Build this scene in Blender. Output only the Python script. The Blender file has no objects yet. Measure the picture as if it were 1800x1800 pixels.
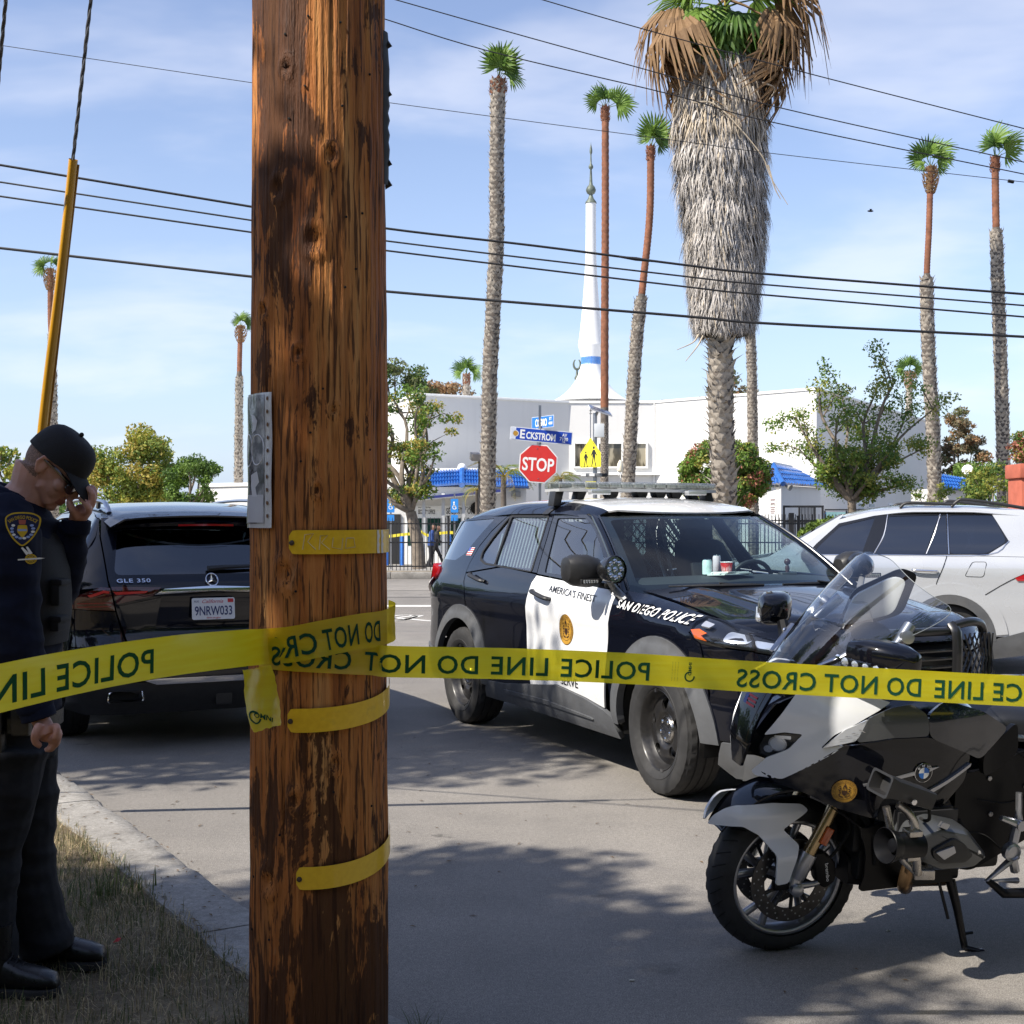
import bpy,bmesh,math,random
import numpy as np
from mathutils import Vector,Matrix,Euler,noise
from mathutils.geometry import delaunay_2d_cdt
random.seed(7); np.random.seed(7)
scene = bpy.context.scene
COL = scene.collection
R = math.radians
# ------------------------------------------------------------------ camera
CAM_H,FPX = 1.62,2315.0
cam_data = bpy.data.cameras.new("camera")
cam_data.sensor_width = 36.0
cam_data.lens = 36.0*FPX/1800.0
cam_data.shift_y = 13.0/1800.0
cam_data.clip_start,cam_data.clip_end = 0.05,3000.0
cam = bpy.data.objects.new("camera",cam_data)
cam.location = (0,0,CAM_H)
cam.rotation_euler = (R(90),0,0)
COL.objects.link(cam)
scene.camera = cam
# ------------------------------------------------------------------ light and sky
SUN_DIR = Vector((-0.80,-0.50,1.02)).normalized()      # towards the sun
sun_el = math.asin(SUN_DIR.z)
sun_az = math.atan2(SUN_DIR.x,SUN_DIR.y)                 # clockwise from +Y
world = bpy.data.worlds.new("World")
scene.world = world
world.use_nodes = True
wn,wl = world.node_tree.nodes,world.node_tree.links
wn.clear()
w_out = wn.new("ShaderNodeOutputWorld")
w_bg = wn.new("ShaderNodeBackground")
sky = wn.new("ShaderNodeTexSky")
sky.sky_type = 'NISHITA'
sky.sun_disc = False
sky.sun_elevation = sun_el
sky.sun_rotation = sun_az
sky.altitude = 50
sky.air_density = 1.0
sky.dust_density = 0.6
sky.ozone_density = 3.0
w_bg.inputs[1].default_value = 0.108
# thin broken cloud: noise on the direction, flattened towards the horizon
tc = wn.new("ShaderNodeTexCoord")
sep = wn.new("ShaderNodeSeparateXYZ")
wl.new(tc.outputs["Generated"],sep.inputs[0])
def wmath(op,a,b=None,c=None):
 n = wn.new("ShaderNodeMath"); n.operation = op
 for i,s in enumerate((a,b,c)):
  if s is None: continue
  if isinstance(s,(int,float)): n.inputs[i].default_value = s
  else: wl.new(s,n.inputs[i])
 return n.outputs[0]
zc = wmath('MAXIMUM',sep.outputs[2],0.0)
zz = wmath('ADD',zc,0.22)
cx = wmath('DIVIDE',sep.outputs[0],zz)
cy = wmath('DIVIDE',sep.outputs[1],zz)
comb = wn.new("ShaderNodeCombineXYZ")
wl.new(cx,comb.inputs[0]); wl.new(cy,comb.inputs[1])
nz = wn.new("ShaderNodeTexNoise"); nz.inputs["Scale"].default_value = 1.5
nz.inputs["Detail"].default_value = 5.0; nz.inputs["Roughness"].default_value = 0.52
nz.inputs["Distortion"].default_value = 0.25
cmap = wn.new("ShaderNodeMapping"); cmap.inputs["Location"].default_value = (3.1,1.4,0)
cmap.inputs["Scale"].default_value = (1.0,1.35,1)
wl.new(comb.outputs[0],cmap.inputs[0]); wl.new(cmap.outputs[0],nz.inputs["Vector"])
ramp = wn.new("ShaderNodeMapRange"); ramp.inputs[1].default_value = 0.46; ramp.inputs[2].default_value = 0.72
ramp.inputs[3].default_value = 0.0; ramp.inputs[4].default_value = 0.38
ramp.interpolation_type = 'SMOOTHSTEP'
wl.new(nz.outputs[0],ramp.inputs[0])
mix = wn.new("ShaderNodeMixRGB"); mix.inputs[2].default_value = (6.6,6.6,7.1,1)
hs = wn.new("ShaderNodeHueSaturation"); hs.inputs["Hue"].default_value = 0.509
hs.inputs["Saturation"].default_value = .90; hs.inputs["Value"].default_value = 1.15
wl.new(sky.outputs[0],hs.inputs["Color"])
hz = wmath('POWER',wmath('SUBTRACT',1.0,wmath('MINIMUM',zc,1.0)),9.0)
mixh = wn.new("ShaderNodeMixRGB"); mixh.inputs[2].default_value = (3.3,4.0,5.5,1)
wl.new(wmath('MULTIPLY',hz,0.9),mixh.inputs[0]); wl.new(hs.outputs[0],mixh.inputs[1])
wl.new(ramp.outputs[0],mix.inputs[0]); wl.new(mixh.outputs[0],mix.inputs[1])
wl.new(mix.outputs[0],w_bg.inputs[0])
wl.new(w_bg.outputs[0],w_out.inputs[0])
sun_data = bpy.data.lights.new("sun", 'SUN')
sun_data.energy = 5.0
sun_data.angle = R(0.53)
sun_data.color = (1.0,0.93,0.82)
sun = bpy.data.objects.new("sun",sun_data)
sun.rotation_euler = SUN_DIR.to_track_quat('Z', 'Y').to_euler()
sun.location = (-20,-12,30)
COL.objects.link(sun)
scene.view_settings.view_transform = 'Standard'
scene.view_settings.look = 'None'
scene.view_settings.exposure = 0.7
scene.view_settings.gamma = 1.0
scene.view_settings.use_curve_mapping = False
scene.render.engine = 'CYCLES'
scene.cycles.max_bounces = 8
scene.cycles.transparent_max_bounces = 24
scene.cycles.caustics_reflective = False
scene.cycles.caustics_refractive = False
# ------------------------------------------------------------------ materials
class NT:
 """small wrapper for building a node material"""
 def __init__(s,name):
  s.m = bpy.data.materials.new(name); s.m.use_nodes = True
  s.n,s.l = s.m.node_tree.nodes,s.m.node_tree.links
  s.n.clear()
  s.out = s.n.new("ShaderNodeOutputMaterial")
  s.p = s.n.new("ShaderNodeBsdfPrincipled")
  s.l.new(s.p.outputs[0],s.out.inputs[0])
  s.tc = s.n.new("ShaderNodeTexCoord")
 def put(s,sock,v):
  if isinstance(v,(int,float)): sock.default_value = v
  elif isinstance(v,(tuple,list)): sock.default_value = tuple(v) + ((1,) if len(v) == 3 and sock.type == 'RGBA' else ())
  else: s.l.new(v,sock)
 def pin(s,k,v): s.put(s.p.inputs[k],v)
 def coord(s,kind="Object",scale=(1,1,1),loc=(0,0,0)):
  mp = s.n.new("ShaderNodeMapping"); mp.inputs["Scale"].default_value = scale; mp.inputs["Location"].default_value = loc
  s.l.new(s.tc.outputs[kind],mp.inputs[0]); return mp.outputs[0]
 def noise(s,scale=5,detail=4,rough=.5,vec=None,dist=0):
  n = s.n.new("ShaderNodeTexNoise"); n.inputs["Scale"].default_value = scale
  n.inputs["Detail"].default_value = detail; n.inputs["Roughness"].default_value = rough
  n.inputs["Distortion"].default_value = dist
  s.l.new(vec if vec is not None else s.tc.outputs["Object"],n.inputs["Vector"]); return n.outputs[0]
 def voro(s,scale=5,vec=None,feature='F1',out=0):
  n = s.n.new("ShaderNodeTexVoronoi"); n.feature = feature; n.inputs["Scale"].default_value = scale
  s.l.new(vec if vec is not None else s.tc.outputs["Object"],n.inputs["Vector"]); return n.outputs[out]
 def rng(s,v,a,b,c=0.,d=1.):
  n = s.n.new("ShaderNodeMapRange"); s.put(n.inputs[0],v)
  for i,q in enumerate((a,b,c,d)): n.inputs[i + 1].default_value = q
  return n.outputs[0]
 def math(s,op,a,b=0.):
  n = s.n.new("ShaderNodeMath"); n.operation = op; s.put(n.inputs[0],a); s.put(n.inputs[1],b); return n.outputs[0]
 def mix(s,f,a,b,mode='MIX'):
  n = s.n.new("ShaderNodeMixRGB"); n.blend_type = mode
  s.put(n.inputs[0],f); s.put(n.inputs[1],a); s.put(n.inputs[2],b); return n.outputs[0]
 def ramp(s,v,stops):
  n = s.n.new("ShaderNodeValToRGB"); s.put(n.inputs[0],v)
  e = n.color_ramp.elements
  while len(e) < len(stops): e.new(0.5)
  for el,(p,c) in zip(e,stops): el.position = p; el.color = tuple(c) + (1,)
  return n.outputs[0]
 def bump(s,h,strength=.3,dist=.01):
  n = s.n.new("ShaderNodeBump"); n.inputs["Strength"].default_value = strength
  n.inputs["Distance"].default_value = dist; s.put(n.inputs["Height"],h)
  s.l.new(n.outputs[0],s.p.inputs["Normal"]); return n.outputs[0]
_mats = {}
def mat(name,col,rough=.5,metal=0.,var=0.,vs=6.,bump=0.,bs=60.,coat=0.,spec=.5,trans=0.,dirt=0.,alpha=1.):
 """plain procedural surface: colour with soft variation, fine relief"""
 if name in _mats: return _mats[name]
 t = NT(name)
 c = tuple(col)
 if var > 0:
  f = t.noise(vs,5,.6)
  base = t.mix(t.rng(f,.3,.7),tuple(x*(1 - var) for x in c),tuple(min(1,x*(1 + var)) for x in c))
 else: base = c
 if dirt > 0:
  g = t.noise(2.3,6,.65)
  base = t.mix(t.rng(g,.5,.75,0,dirt),base,(.12,.105,.085))
 t.pin("Base Color",base)
 if rough > .02 and (var > 0 or dirt > 0):
  t.pin("Roughness",t.rng(t.noise(vs*3,3,.5),.3,.7,max(.0,rough - .06),min(1,rough + .08)))
 else: t.pin("Roughness",rough)
 t.pin("Metallic",metal); t.pin("Coat Weight",coat); t.pin("Coat Roughness",.03); t.pin("Specular IOR Level",spec)
 t.pin("Transmission Weight",trans); t.pin("Alpha",alpha)
 if bump > 0: t.bump(t.noise(bs,4,.6),bump,.004)
 _mats[name] = t.m
 return t.m
def glass(name,tint=(.55,.62,.62),rough=0.0,refl=1.0):
 """thin sheet of glass: tinted transparency under a fresnel reflection"""
 if name in _mats: return _mats[name]
 m = bpy.data.materials.new(name); m.use_nodes = True
 n,l = m.node_tree.nodes,m.node_tree.links; n.clear()
 o = n.new("ShaderNodeOutputMaterial"); mx = n.new("ShaderNodeMixShader")
 tr = n.new("ShaderNodeBsdfTransparent"); tr.inputs[0].default_value = tuple(tint) + (1,)
 gl = n.new("ShaderNodeBsdfGlossy"); gl.inputs["Roughness"].default_value = rough
 ge = n.new("ShaderNodeNewGeometry"); dt = n.new("ShaderNodeVectorMath"); dt.operation = 'DOT_PRODUCT'
 l.new(ge.outputs["Normal"],dt.inputs[0]); l.new(ge.outputs["Incoming"],dt.inputs[1])
 def mm(op,x,y):
  q = n.new("ShaderNodeMath"); q.operation = op
  for s_,v in ((0,x),(1,y)):
   if isinstance(v,(int,float)): q.inputs[s_].default_value = v
   else: l.new(v,q.inputs[s_])
  return q
 # Schlick reflectance, the same from both sides of the sheet (two surfaces: about 8 percent head on)
 c = mm('SUBTRACT',1.,mm('ABSOLUTE',dt.outputs["Value"],0.).outputs[0]); pw = mm('POWER',c.outputs[0],5.)
 mu = mm('MULTIPLY',mm('ADD',mm('MULTIPLY',pw.outputs[0],.92).outputs[0],.075).outputs[0],refl); mu.use_clamp = True
 l.new(mu.outputs[0],mx.inputs[0])
 l.new(tr.outputs[0],mx.inputs[1]); l.new(gl.outputs[0],mx.inputs[2]); l.new(mx.outputs[0],o.inputs[0])
 _mats[name] = m
 return m
def leafmat(name,a,b,rough=.55,transl=.35):
 """foliage: two tones by clump noise, some light let through"""
 if name in _mats: return _mats[name]
 t = NT(name)
 f = t.noise(1.3,3,.6)
 g = t.noise(23.,2,.5)
 col = t.mix(t.rng(t.math('ADD',f,t.math('MULTIPLY',g,.6)),.55,1.05),a,b)
 t.pin("Base Color",col); t.pin("Roughness",rough); t.pin("Specular IOR Level",.35)
 tl = t.n.new("ShaderNodeBsdfTranslucent"); t.l.new(col,tl.inputs[0])
 mx = t.n.new("ShaderNodeMixShader"); mx.inputs[0].default_value = transl
 t.l.new(t.p.outputs[0],mx.inputs[1]); t.l.new(tl.outputs[0],mx.inputs[2]); t.l.new(mx.outputs[0],t.out.inputs[0])
 _mats[name] = t.m
 return t.m
# ------------------------------------------------------------------ objects
def thing(name,label,cat,loc=(0,0,0),rotz=0.,group=None,rot=None):
 o = bpy.data.objects.new(name,None); COL.objects.link(o)
 o.empty_display_size = .2
 o.location = loc; o.rotation_euler = rot if rot is not None else (0,0,rotz)
 o['label'] = label; o['category'] = cat
 if group: o['group'] = group
 return o
def tag(o,label=None,cat=None,group=None,kind=None):
 if label: o['label'] = label
 if cat: o['category'] = cat
 if group: o['group'] = group
 if kind: o['kind'] = kind
 return o
def link(name,me,parent=None,label=None,loc=None):
 o = bpy.data.objects.new(name,me); COL.objects.link(o)
 if parent is not None: o.parent = parent
 if label: o['label'] = label
 if loc is not None: o.location = loc
 return o
def copy_tree(o,parent=None):
 c = o.copy(); COL.objects.link(c)
 if parent is not None: c.parent = parent
 for ch in list(o.children): copy_tree(ch,c)
 return c
def frame_from(z,up=Vector((0,0,1))):
 z = z.normalized()
 if abs(z.dot(up)) > .99: up = Vector((0,1,0))
 x = up.cross(z).normalized(); y = z.cross(x)
 return x,y,z
class MB:
 """collects geometry for ONE mesh object"""
 def __init__(s): s.v,s.f,s.mi = [],[],[]
 def add(s,vs,fs,mi=0):
  b = len(s.v); s.v += [tuple(v) for v in vs]
  s.f += [tuple(i + b for i in f) for f in fs]; s.mi += [mi]*len(fs); return s
 def box(s,c,sz,rot=None,mi=0):
  hx,hy,hz = sz[0]/2,sz[1]/2,sz[2]/2
  vs = [Vector((x,y,z)) for x in (-hx,hx) for y in (-hy,hy) for z in (-hz,hz)]
  M = rot if isinstance(rot,Matrix) else (Euler(rot).to_matrix() if rot else Matrix.Identity(3))
  vs = [M @ v + Vector(c) for v in vs]
  return s.add(vs,[(0,1,3,2),(4,6,7,5),(0,4,5,1),(2,3,7,6),(0,2,6,4),(1,5,7,3)],mi)
 def tube(s,path,r,n=8,caps=True,mi=0,closed=False,flat=1.):
  P = [Vector(p) for p in path]; m = len(P)
  rr = list(r) if isinstance(r,(list,tuple)) else [r]*m
  T = []
  for i in range(m):
   a = P[(i - 1) % m] if (closed or i > 0) else P[i]; b = P[(i + 1) % m] if (closed or i < m - 1) else P[i]
   T.append((b - a).normalized())
  x,y,_ = frame_from(T[0]); vs = []
  for i in range(m):
   if i:
    x = (x - T[i]*x.dot(T[i]))
    x = x.normalized() if x.length > 1e-6 else frame_from(T[i])[0]
    y = T[i].cross(x)
   vs += [P[i] + (x*math.cos(2*math.pi*k/n) + y*math.sin(2*math.pi*k/n)*flat)*rr[i] for k in range(n)]
  fs = []
  for i in range(m if closed else m - 1):
   a,b = i*n,((i + 1) % m)*n
   fs += [(a + k,a + (k + 1) % n,b + (k + 1) % n,b + k) for k in range(n)]
  if caps and not closed: fs += [tuple(range(n - 1,-1,-1)),tuple((m - 1)*n + k for k in range(n))]
  return s.add(vs,fs,mi)
 def lathe(s,prof,n=24,o=(0,0,0),axis=(0,0,1),mi=0,cap=True,up=Vector((0,0,1))):
  x,y,z = frame_from(Vector(axis),up); o = Vector(o); vs = []
  for r,h in prof:
   vs += [o + z*h + (x*math.cos(2*math.pi*k/n) + y*math.sin(2*math.pi*k/n))*r for k in range(n)]
  fs = []
  for i in range(len(prof) - 1):
   a,b = i*n,(i + 1)*n
   fs += [(a + k,a + (k + 1) % n,b + (k + 1) % n,b + k) for k in range(n)]
  if cap: fs += [tuple(range(n - 1,-1,-1)),tuple((len(prof) - 1)*n + k for k in range(n))]
  return s.add(vs,fs,mi)
 def prism(s,poly,depth,o=(0,0,0),x=(1,0,0),y=(0,0,1),mi=0,taper=1.):
  """2D outline extruded both ways along x cross y"""
  o,x,y = Vector(o),Vector(x),Vector(y); nrm = x.cross(y).normalized(); n = len(poly)
  cx = sum(p[0] for p in poly)/n; cy = sum(p[1] for p in poly)/n
  a = [o + x*p[0] + y*p[1] - nrm*depth/2 for p in poly]
  b = [o + x*(cx + (p[0] - cx)*taper) + y*(cy + (p[1] - cy)*taper) + nrm*depth/2 for p in poly]
  fs = [tuple(range(n - 1,-1,-1)),tuple(range(n,2*n))] + [(i,(i + 1) % n,n + (i + 1) % n,n + i) for i in range(n)]
  return s.add(a + b,fs,mi)
 def grid(s,rows,mi=0,closed=False):
  n = len(rows[0]); vs = [p for r in rows for p in r]; fs = []
  for i in range(len(rows) - 1):
   for k in range(n if closed else n - 1):
    fs.append((i*n + k,i*n + (k + 1) % n,(i + 1)*n + (k + 1) % n,(i + 1)*n + k))
  return s.add(vs,fs,mi)
 def loft(s,rings,mi=0,caps=True):
  n = len(rings[0]); s.grid(rings,mi,closed=True)
  if caps:
   s.add(rings[0],[tuple(range(n - 1,-1,-1))],mi); s.add(rings[-1],[tuple(range(n))],mi)
  return s
 def ball(s,c,r,n=16,m=10,mi=0,sc=(1,1,1),rot=None):
  M = Euler(rot).to_matrix() if rot else Matrix.Identity(3); rows = []
  for i in range(m + 1):
   t = math.pi*i/m
   rows.append([Vector(c) + M @ Vector((r*sc[0]*math.sin(t)*math.cos(2*math.pi*k/n),r*sc[1]*math.sin(t)*math.sin(2*math.pi*k/n),r*sc[2]*math.cos(t))) for k in range(n)])
  return s.grid(rows,mi,closed=True)
 def mesh(s,name,mats,bevel=0.,smooth=38,seg=2,fix=True):
  me = bpy.data.meshes.new(name); me.from_pydata(s.v,[],s.f)
  for m in (mats if isinstance(mats,(list,tuple)) else [mats]): me.materials.append(m)
  if any(s.mi): me.polygons.foreach_set("material_index",s.mi)
  if bevel > 0 or fix:
   bm = bmesh.new(); bm.from_mesh(me)
   bmesh.ops.remove_doubles(bm,verts=bm.verts,dist=1e-5)
   bmesh.ops.dissolve_degenerate(bm,dist=1e-6,edges=bm.edges)
   bmesh.ops.recalc_face_normals(bm,faces=bm.faces)
   if bevel > 0:
    ed = [e for e in bm.edges if len(e.link_faces) == 2 and e.calc_face_angle(0) > R(30)]
    bmesh.ops.bevel(bm,geom=ed,offset=bevel,segments=seg,profile=.6,affect='EDGES',clamp_overlap=True)
   bm.to_mesh(me); bm.free()
  if smooth:
   me.shade_smooth(); me.set_sharp_from_angle(angle=R(smooth))
  me.update(); return me
 def build(s,name,mats,parent=None,bevel=0.,smooth=38,label=None,seg=2,fix=True):
  return link(name,s.mesh(name,mats,bevel,smooth,seg,fix),parent,label)
def np_mesh(name,verts,faces,mats,mi=None,smooth=False):
 """large mesh from numpy arrays, faces (n,3) or (n,4)"""
 me = bpy.data.meshes.new(name); nv,nf,k = len(verts),len(faces),faces.shape[1]
 me.vertices.add(nv); me.vertices.foreach_set("co",np.asarray(verts,dtype=np.float32).ravel())
 me.loops.add(nf*k); me.loops.foreach_set("vertex_index",np.asarray(faces,dtype=np.int32).ravel())
 me.polygons.add(nf); me.polygons.foreach_set("loop_start",np.arange(0,nf*k,k,dtype=np.int32))
 for m in (mats if isinstance(mats,(list,tuple)) else [mats]): me.materials.append(m)
 if mi is not None: me.polygons.foreach_set("material_index",np.asarray(mi,dtype=np.int32))
 me.polygons.foreach_set("use_smooth",np.full(nf,smooth,dtype=bool))
 me.update(calc_edges=True); me.validate(); return me
# ------------------------------------------------------------------ 2D outlines
def rc(pts,r=.03,n=4):
 """outline with rounded corners; a point may carry its own radius"""
 out = []; m = len(pts)
 for i in range(m):
  p = Vector(pts[i][:2]); a = Vector(pts[i - 1][:2]); b = Vector(pts[(i + 1) % m][:2])
  q = pts[i][2] if len(pts[i]) > 2 else r
  da,db = a - p,b - p
  q1 = min(q,da.length*.48,db.length*.48)
  if q1 < 1e-4: out.append(tuple(p)); continue
  s,e = p + da.normalized()*q1,p + db.normalized()*q1
  for k in range(n + 1):
   t = k/n; out.append(tuple(s*(1 - t) ** 2 + p*2*t*(1 - t) + e*t*t))
 return out
def cr(pts,n=5,closed=False):
 """Catmull-Rom through the points (2D or 3D)"""
 P = [Vector(p) for p in pts]; m = len(P); out = []
 for i in range(m if closed else m - 1):
  p1,p2 = P[i],P[(i + 1) % m]
  p0 = P[(i - 1) % m] if (closed or i > 0) else p1*2 - p2
  p3 = P[(i + 2) % m] if (closed or i < m - 2) else p2*2 - p1
  for k in range(n):
   t = k/n
   out.append(.5*((2*p1) + (p2 - p0)*t + (2*p0 - 5*p1 + 4*p2 - p3)*t*t + (3*p1 - p0 - 3*p2 + p3)*t ** 3))
 if not closed: out.append(P[-1])
 return [tuple(p) for p in out]
def circ(c,r,n=24,a0=0.,a1=360.,ry=None):
 full = abs(a1 - a0) >= 359.9; k = n if full else n + 1
 return [(c[0] + r*math.cos(R(a0 + (a1 - a0)*i/n)),c[1] + (ry or r)*math.sin(R(a0 + (a1 - a0)*i/n))) for i in range(k)]
def inside(p,poly):
 c = False; x,y = p; j = len(poly) - 1
 for i in range(len(poly)):
  xi,yi = poly[i]; xj,yj = poly[j]
  if (yi > y) != (yj > y) and x < (xj - xi)*(y - yi)/(yj - yi) + xi: c = not c
  j = i
 return c
def shrink(poly,d):
 """move each edge of an outline inwards by d"""
 m = len(poly); ar = sum(poly[i][0]*poly[(i + 1) % m][1] - poly[(i + 1) % m][0]*poly[i][1] for i in range(m))
 sg = 1 if ar > 0 else -1; out = []
 for i in range(m):
  p = Vector(poly[i]); a = p - Vector(poly[i - 1]); b = Vector(poly[(i + 1) % m]) - p
  if a.length < 1e-7 or b.length < 1e-7: out.append(tuple(p)); continue
  a.normalize(); b.normalize()
  na,nb = Vector((-a.y,a.x))*sg,Vector((-b.y,b.x))*sg; k = na + nb
  if k.length < 1e-6: out.append(tuple(p)); continue
  k = k/max(.4,k.dot(na)); out.append(tuple(p + k*d))
 return out
def fill2d(poly,step,holes=()):
 """triangulate an outline with inner grid points; returns points, triangles, loops"""
 pts,edges,loops = [],[],[]
 def ring(q):
  b = len(pts); L = []
  m = len(q)
  for i in range(m):
   a,c = Vector(q[i]),Vector(q[(i + 1) % m]); k = max(1,int(math.ceil((c - a).length/step - 1e-6)))
   for j in range(k): L.append(a.lerp(c,j/k))
  L2 = [L[0]]
  for p in L[1:]:
   if (p - L2[-1]).length > 1e-5: L2.append(p)
  if len(L2) > 2 and (L2[0] - L2[-1]).length < 1e-5: L2.pop()
  k = len(L2); pts.extend(L2); edges.extend([(b + i,b + (i + 1) % k) for i in range(k)]); loops.append(list(range(b,b + k)))
 ring(poly)
 for h in holes: ring(h)
 x0 = min(p[0] for p in poly); x1 = max(p[0] for p in poly); y0 = min(p[1] for p in poly); y1 = max(p[1] for p in poly)
 nb = len(pts); B = np.array([(p.x,p.y) for p in pts])
 gx,gy = int((x1 - x0)/step) + 1,int((y1 - y0)/step) + 1
 for i in range(gx + 1):
  for j in range(gy + 1):
   p = (x0 + (i + .5*(j % 2))*step,y0 + j*step*.9)
   if inside(p,poly) and not any(inside(p,h) for h in holes):
    if np.min((B[:,0] - p[0]) ** 2 + (B[:,1] - p[1]) ** 2) > (step*.45) ** 2: pts.append(Vector(p))
 r = delaunay_2d_cdt(pts,edges,[],0,1e-7)
 V = [tuple(v) for v in r[0]]; F = []
 for f in r[2]:
  if len(f) < 3: continue
  c = (sum(V[i][0] for i in f)/len(f),sum(V[i][1] for i in f)/len(f))
  if inside(c,poly) and not any(inside(c,h) for h in holes): F.append(tuple(f))
 omap = {}
 for i,o in enumerate(r[3]):
  for q in o: omap[q] = i
 L = [[omap[i] for i in lp if i in omap] for lp in loops]
 return V,F,L
def panel(name,poly,fn,m,parent=None,step=.07,holes=(),thick=.012,off=0.,gap=0.,label=None,nrm=None,flip=False):
 """a sheet cut to a 2D outline and laid on the surface fn(a, b), with rim depth"""
 if gap: poly = shrink(poly,gap)
 V,F,L = fill2d(poly,step,holes)
 e = 2e-3; P,N = [],[]
 for a,b in V:
  p = Vector(fn(a,b)); da = Vector(fn(a + e,b)) - Vector(fn(a - e,b)); db = Vector(fn(a,b + e)) - Vector(fn(a,b - e))
  n = da.cross(db)
  n = n.normalized() if n.length > 1e-12 else Vector((0,0,1))
  if flip: n = -n
  P.append(p + n*off); N.append(n)
 sg = -1 if flip else 1
 tri = [tuple(f[::sg]) for f in F]
 # keep winding consistent with the normals
 out = []
 for f in tri:
  q = (P[f[1]] - P[f[0]]).cross(P[f[2]] - P[f[0]])
  out.append(f if q.dot(N[f[0]]) >= 0 else f[::-1])
 verts = list(P); norms = list(N); faces = list(out)
 if thick > 0:
  for lp in L:
   b0 = len(verts); k = len(lp)
   for i in lp:
    verts.append(P[i].copy()); norms.append(None)
   for i in lp:
    verts.append(P[i] - N[i]*thick); norms.append(None)
   for i in range(k): faces.append((b0 + i,b0 + (i + 1) % k,b0 + k + (i + 1) % k,b0 + k + i))
 me = bpy.data.meshes.new(name); me.from_pydata([tuple(v) for v in verts],[],faces)
 for q in (m if isinstance(m,(list,tuple)) else [m]): me.materials.append(q)
 me.shade_smooth()
 cn = []
 for v,n in zip(me.vertices,norms): cn.append(tuple(n) if n is not None else tuple(v.normal))
 me.normals_split_custom_set_from_vertices(cn)
 me.update()
 return link(name,me,parent,label)
# ------------------------------------------------------------------ lettering
_txt = {}
def text_geo(body,bold=0.,shear=0.,spacing=1.,res=3):
 """glyph triangles at letter height 1 (cap height about .73), origin left baseline"""
 key = (body,bold,shear,spacing)
 if key in _txt: return _txt[key]
 cu = bpy.data.curves.new("text", 'FONT'); cu.body = body; cu.size = 1.; cu.offset = bold; cu.shear = shear
 cu.space_character = spacing; cu.resolution_u = res; cu.fill_mode = 'BOTH' if hasattr(cu, 'fill_mode') else 'FRONT'
 try: cu.fill_mode = 'FRONT'
 except Exception: pass
 ob = bpy.data.objects.new("text",cu)
 me = ob.to_mesh()
 bm = bmesh.new(); bm.from_mesh(me)
 bmesh.ops.triangulate(bm,faces=bm.faces)
 V = [(v.co.x,v.co.y) for v in bm.verts]; bm.verts.index_update()
 F = [tuple(v.index for v in f.verts) for f in bm.faces]
 bm.free(); ob.to_mesh_clear(); bpy.data.objects.remove(ob); bpy.data.curves.remove(cu)
 _txt[key] = (V,F)
 return _txt[key]
def lettering(name,body,fn,m,parent,height,width=None,bold=.0,shear=0.,spacing=1.,align='C',cuts=0,mirror=False,label=None,off=.0015,arc=None,into=None):
 """text laid on fn(u, v): u along the line, v up, both in metres; centred on (0,0)"""
 V,F = text_geo(body,bold,shear,spacing)
 A = np.array(V); x0,x1 = A[:,0].min(),A[:,0].max(); y0,y1 = A[:,1].min(),A[:,1].max()
 k = height/.73
 kx = width/(x1 - x0) if width else k
 if cuts:
  bm = bmesh.new(); vs = [bm.verts.new((a,b,0)) for a,b in V]
  for f in F:
   try: bm.faces.new([vs[i] for i in f])
   except ValueError: pass
  for c in np.linspace(x0,x1,cuts + 2)[1:-1]:
   bmesh.ops.bisect_plane(bm,geom=bm.verts[:] + bm.edges[:] + bm.faces[:],plane_co=(c,0,0),plane_no=(1,0,0))
  bmesh.ops.triangulate(bm,faces=bm.faces)
  bm.verts.index_update(); V = [(v.co.x,v.co.y) for v in bm.verts]; F = [tuple(v.index for v in f.verts) for f in bm.faces]; bm.free()
 xm = (x0 + x1)/2 if align == 'C' else (x0 if align == 'L' else x1)
 vs = []
 for a,b in V:
  u = (a - xm)*kx*(-1 if mirror else 1); v = (b - .365)*k
  if arc:          # bend round a circle of radius arc (text on the outside,reading clockwise)
   th = u/arc; rr = arc + v; u,v = rr*math.sin(th),rr*math.cos(th)
  p = Vector(fn(u,v))
  if off:
   e = 1e-3; n = (Vector(fn(u + e,v)) - Vector(fn(u - e,v))).cross(Vector(fn(u,v + e)) - Vector(fn(u,v - e)))
   if n.length > 1e-12: p = p + n.normalized()*off
  vs.append(p)
 if into is not None: into.add(vs,F); return into
 mb = MB(); mb.add(vs,F)
 return mb.build(name,m,parent,smooth=0,label=label,fix=False)
def flat(o,x,y):
 """plane through o spanned by unit vectors x, y, as fn(u, v)"""
 o,x,y = Vector(o),Vector(x).normalized(),Vector(y).normalized()
 return lambda u,v: o + x*u + y*v
def px(a,b,d):
 """point of the place seen at photograph pixel (a, b), d metres down the view"""
 return Vector(((a - 900.)/FPX*d,d,CAM_H - (b - 913.)/FPX*d))
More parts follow.
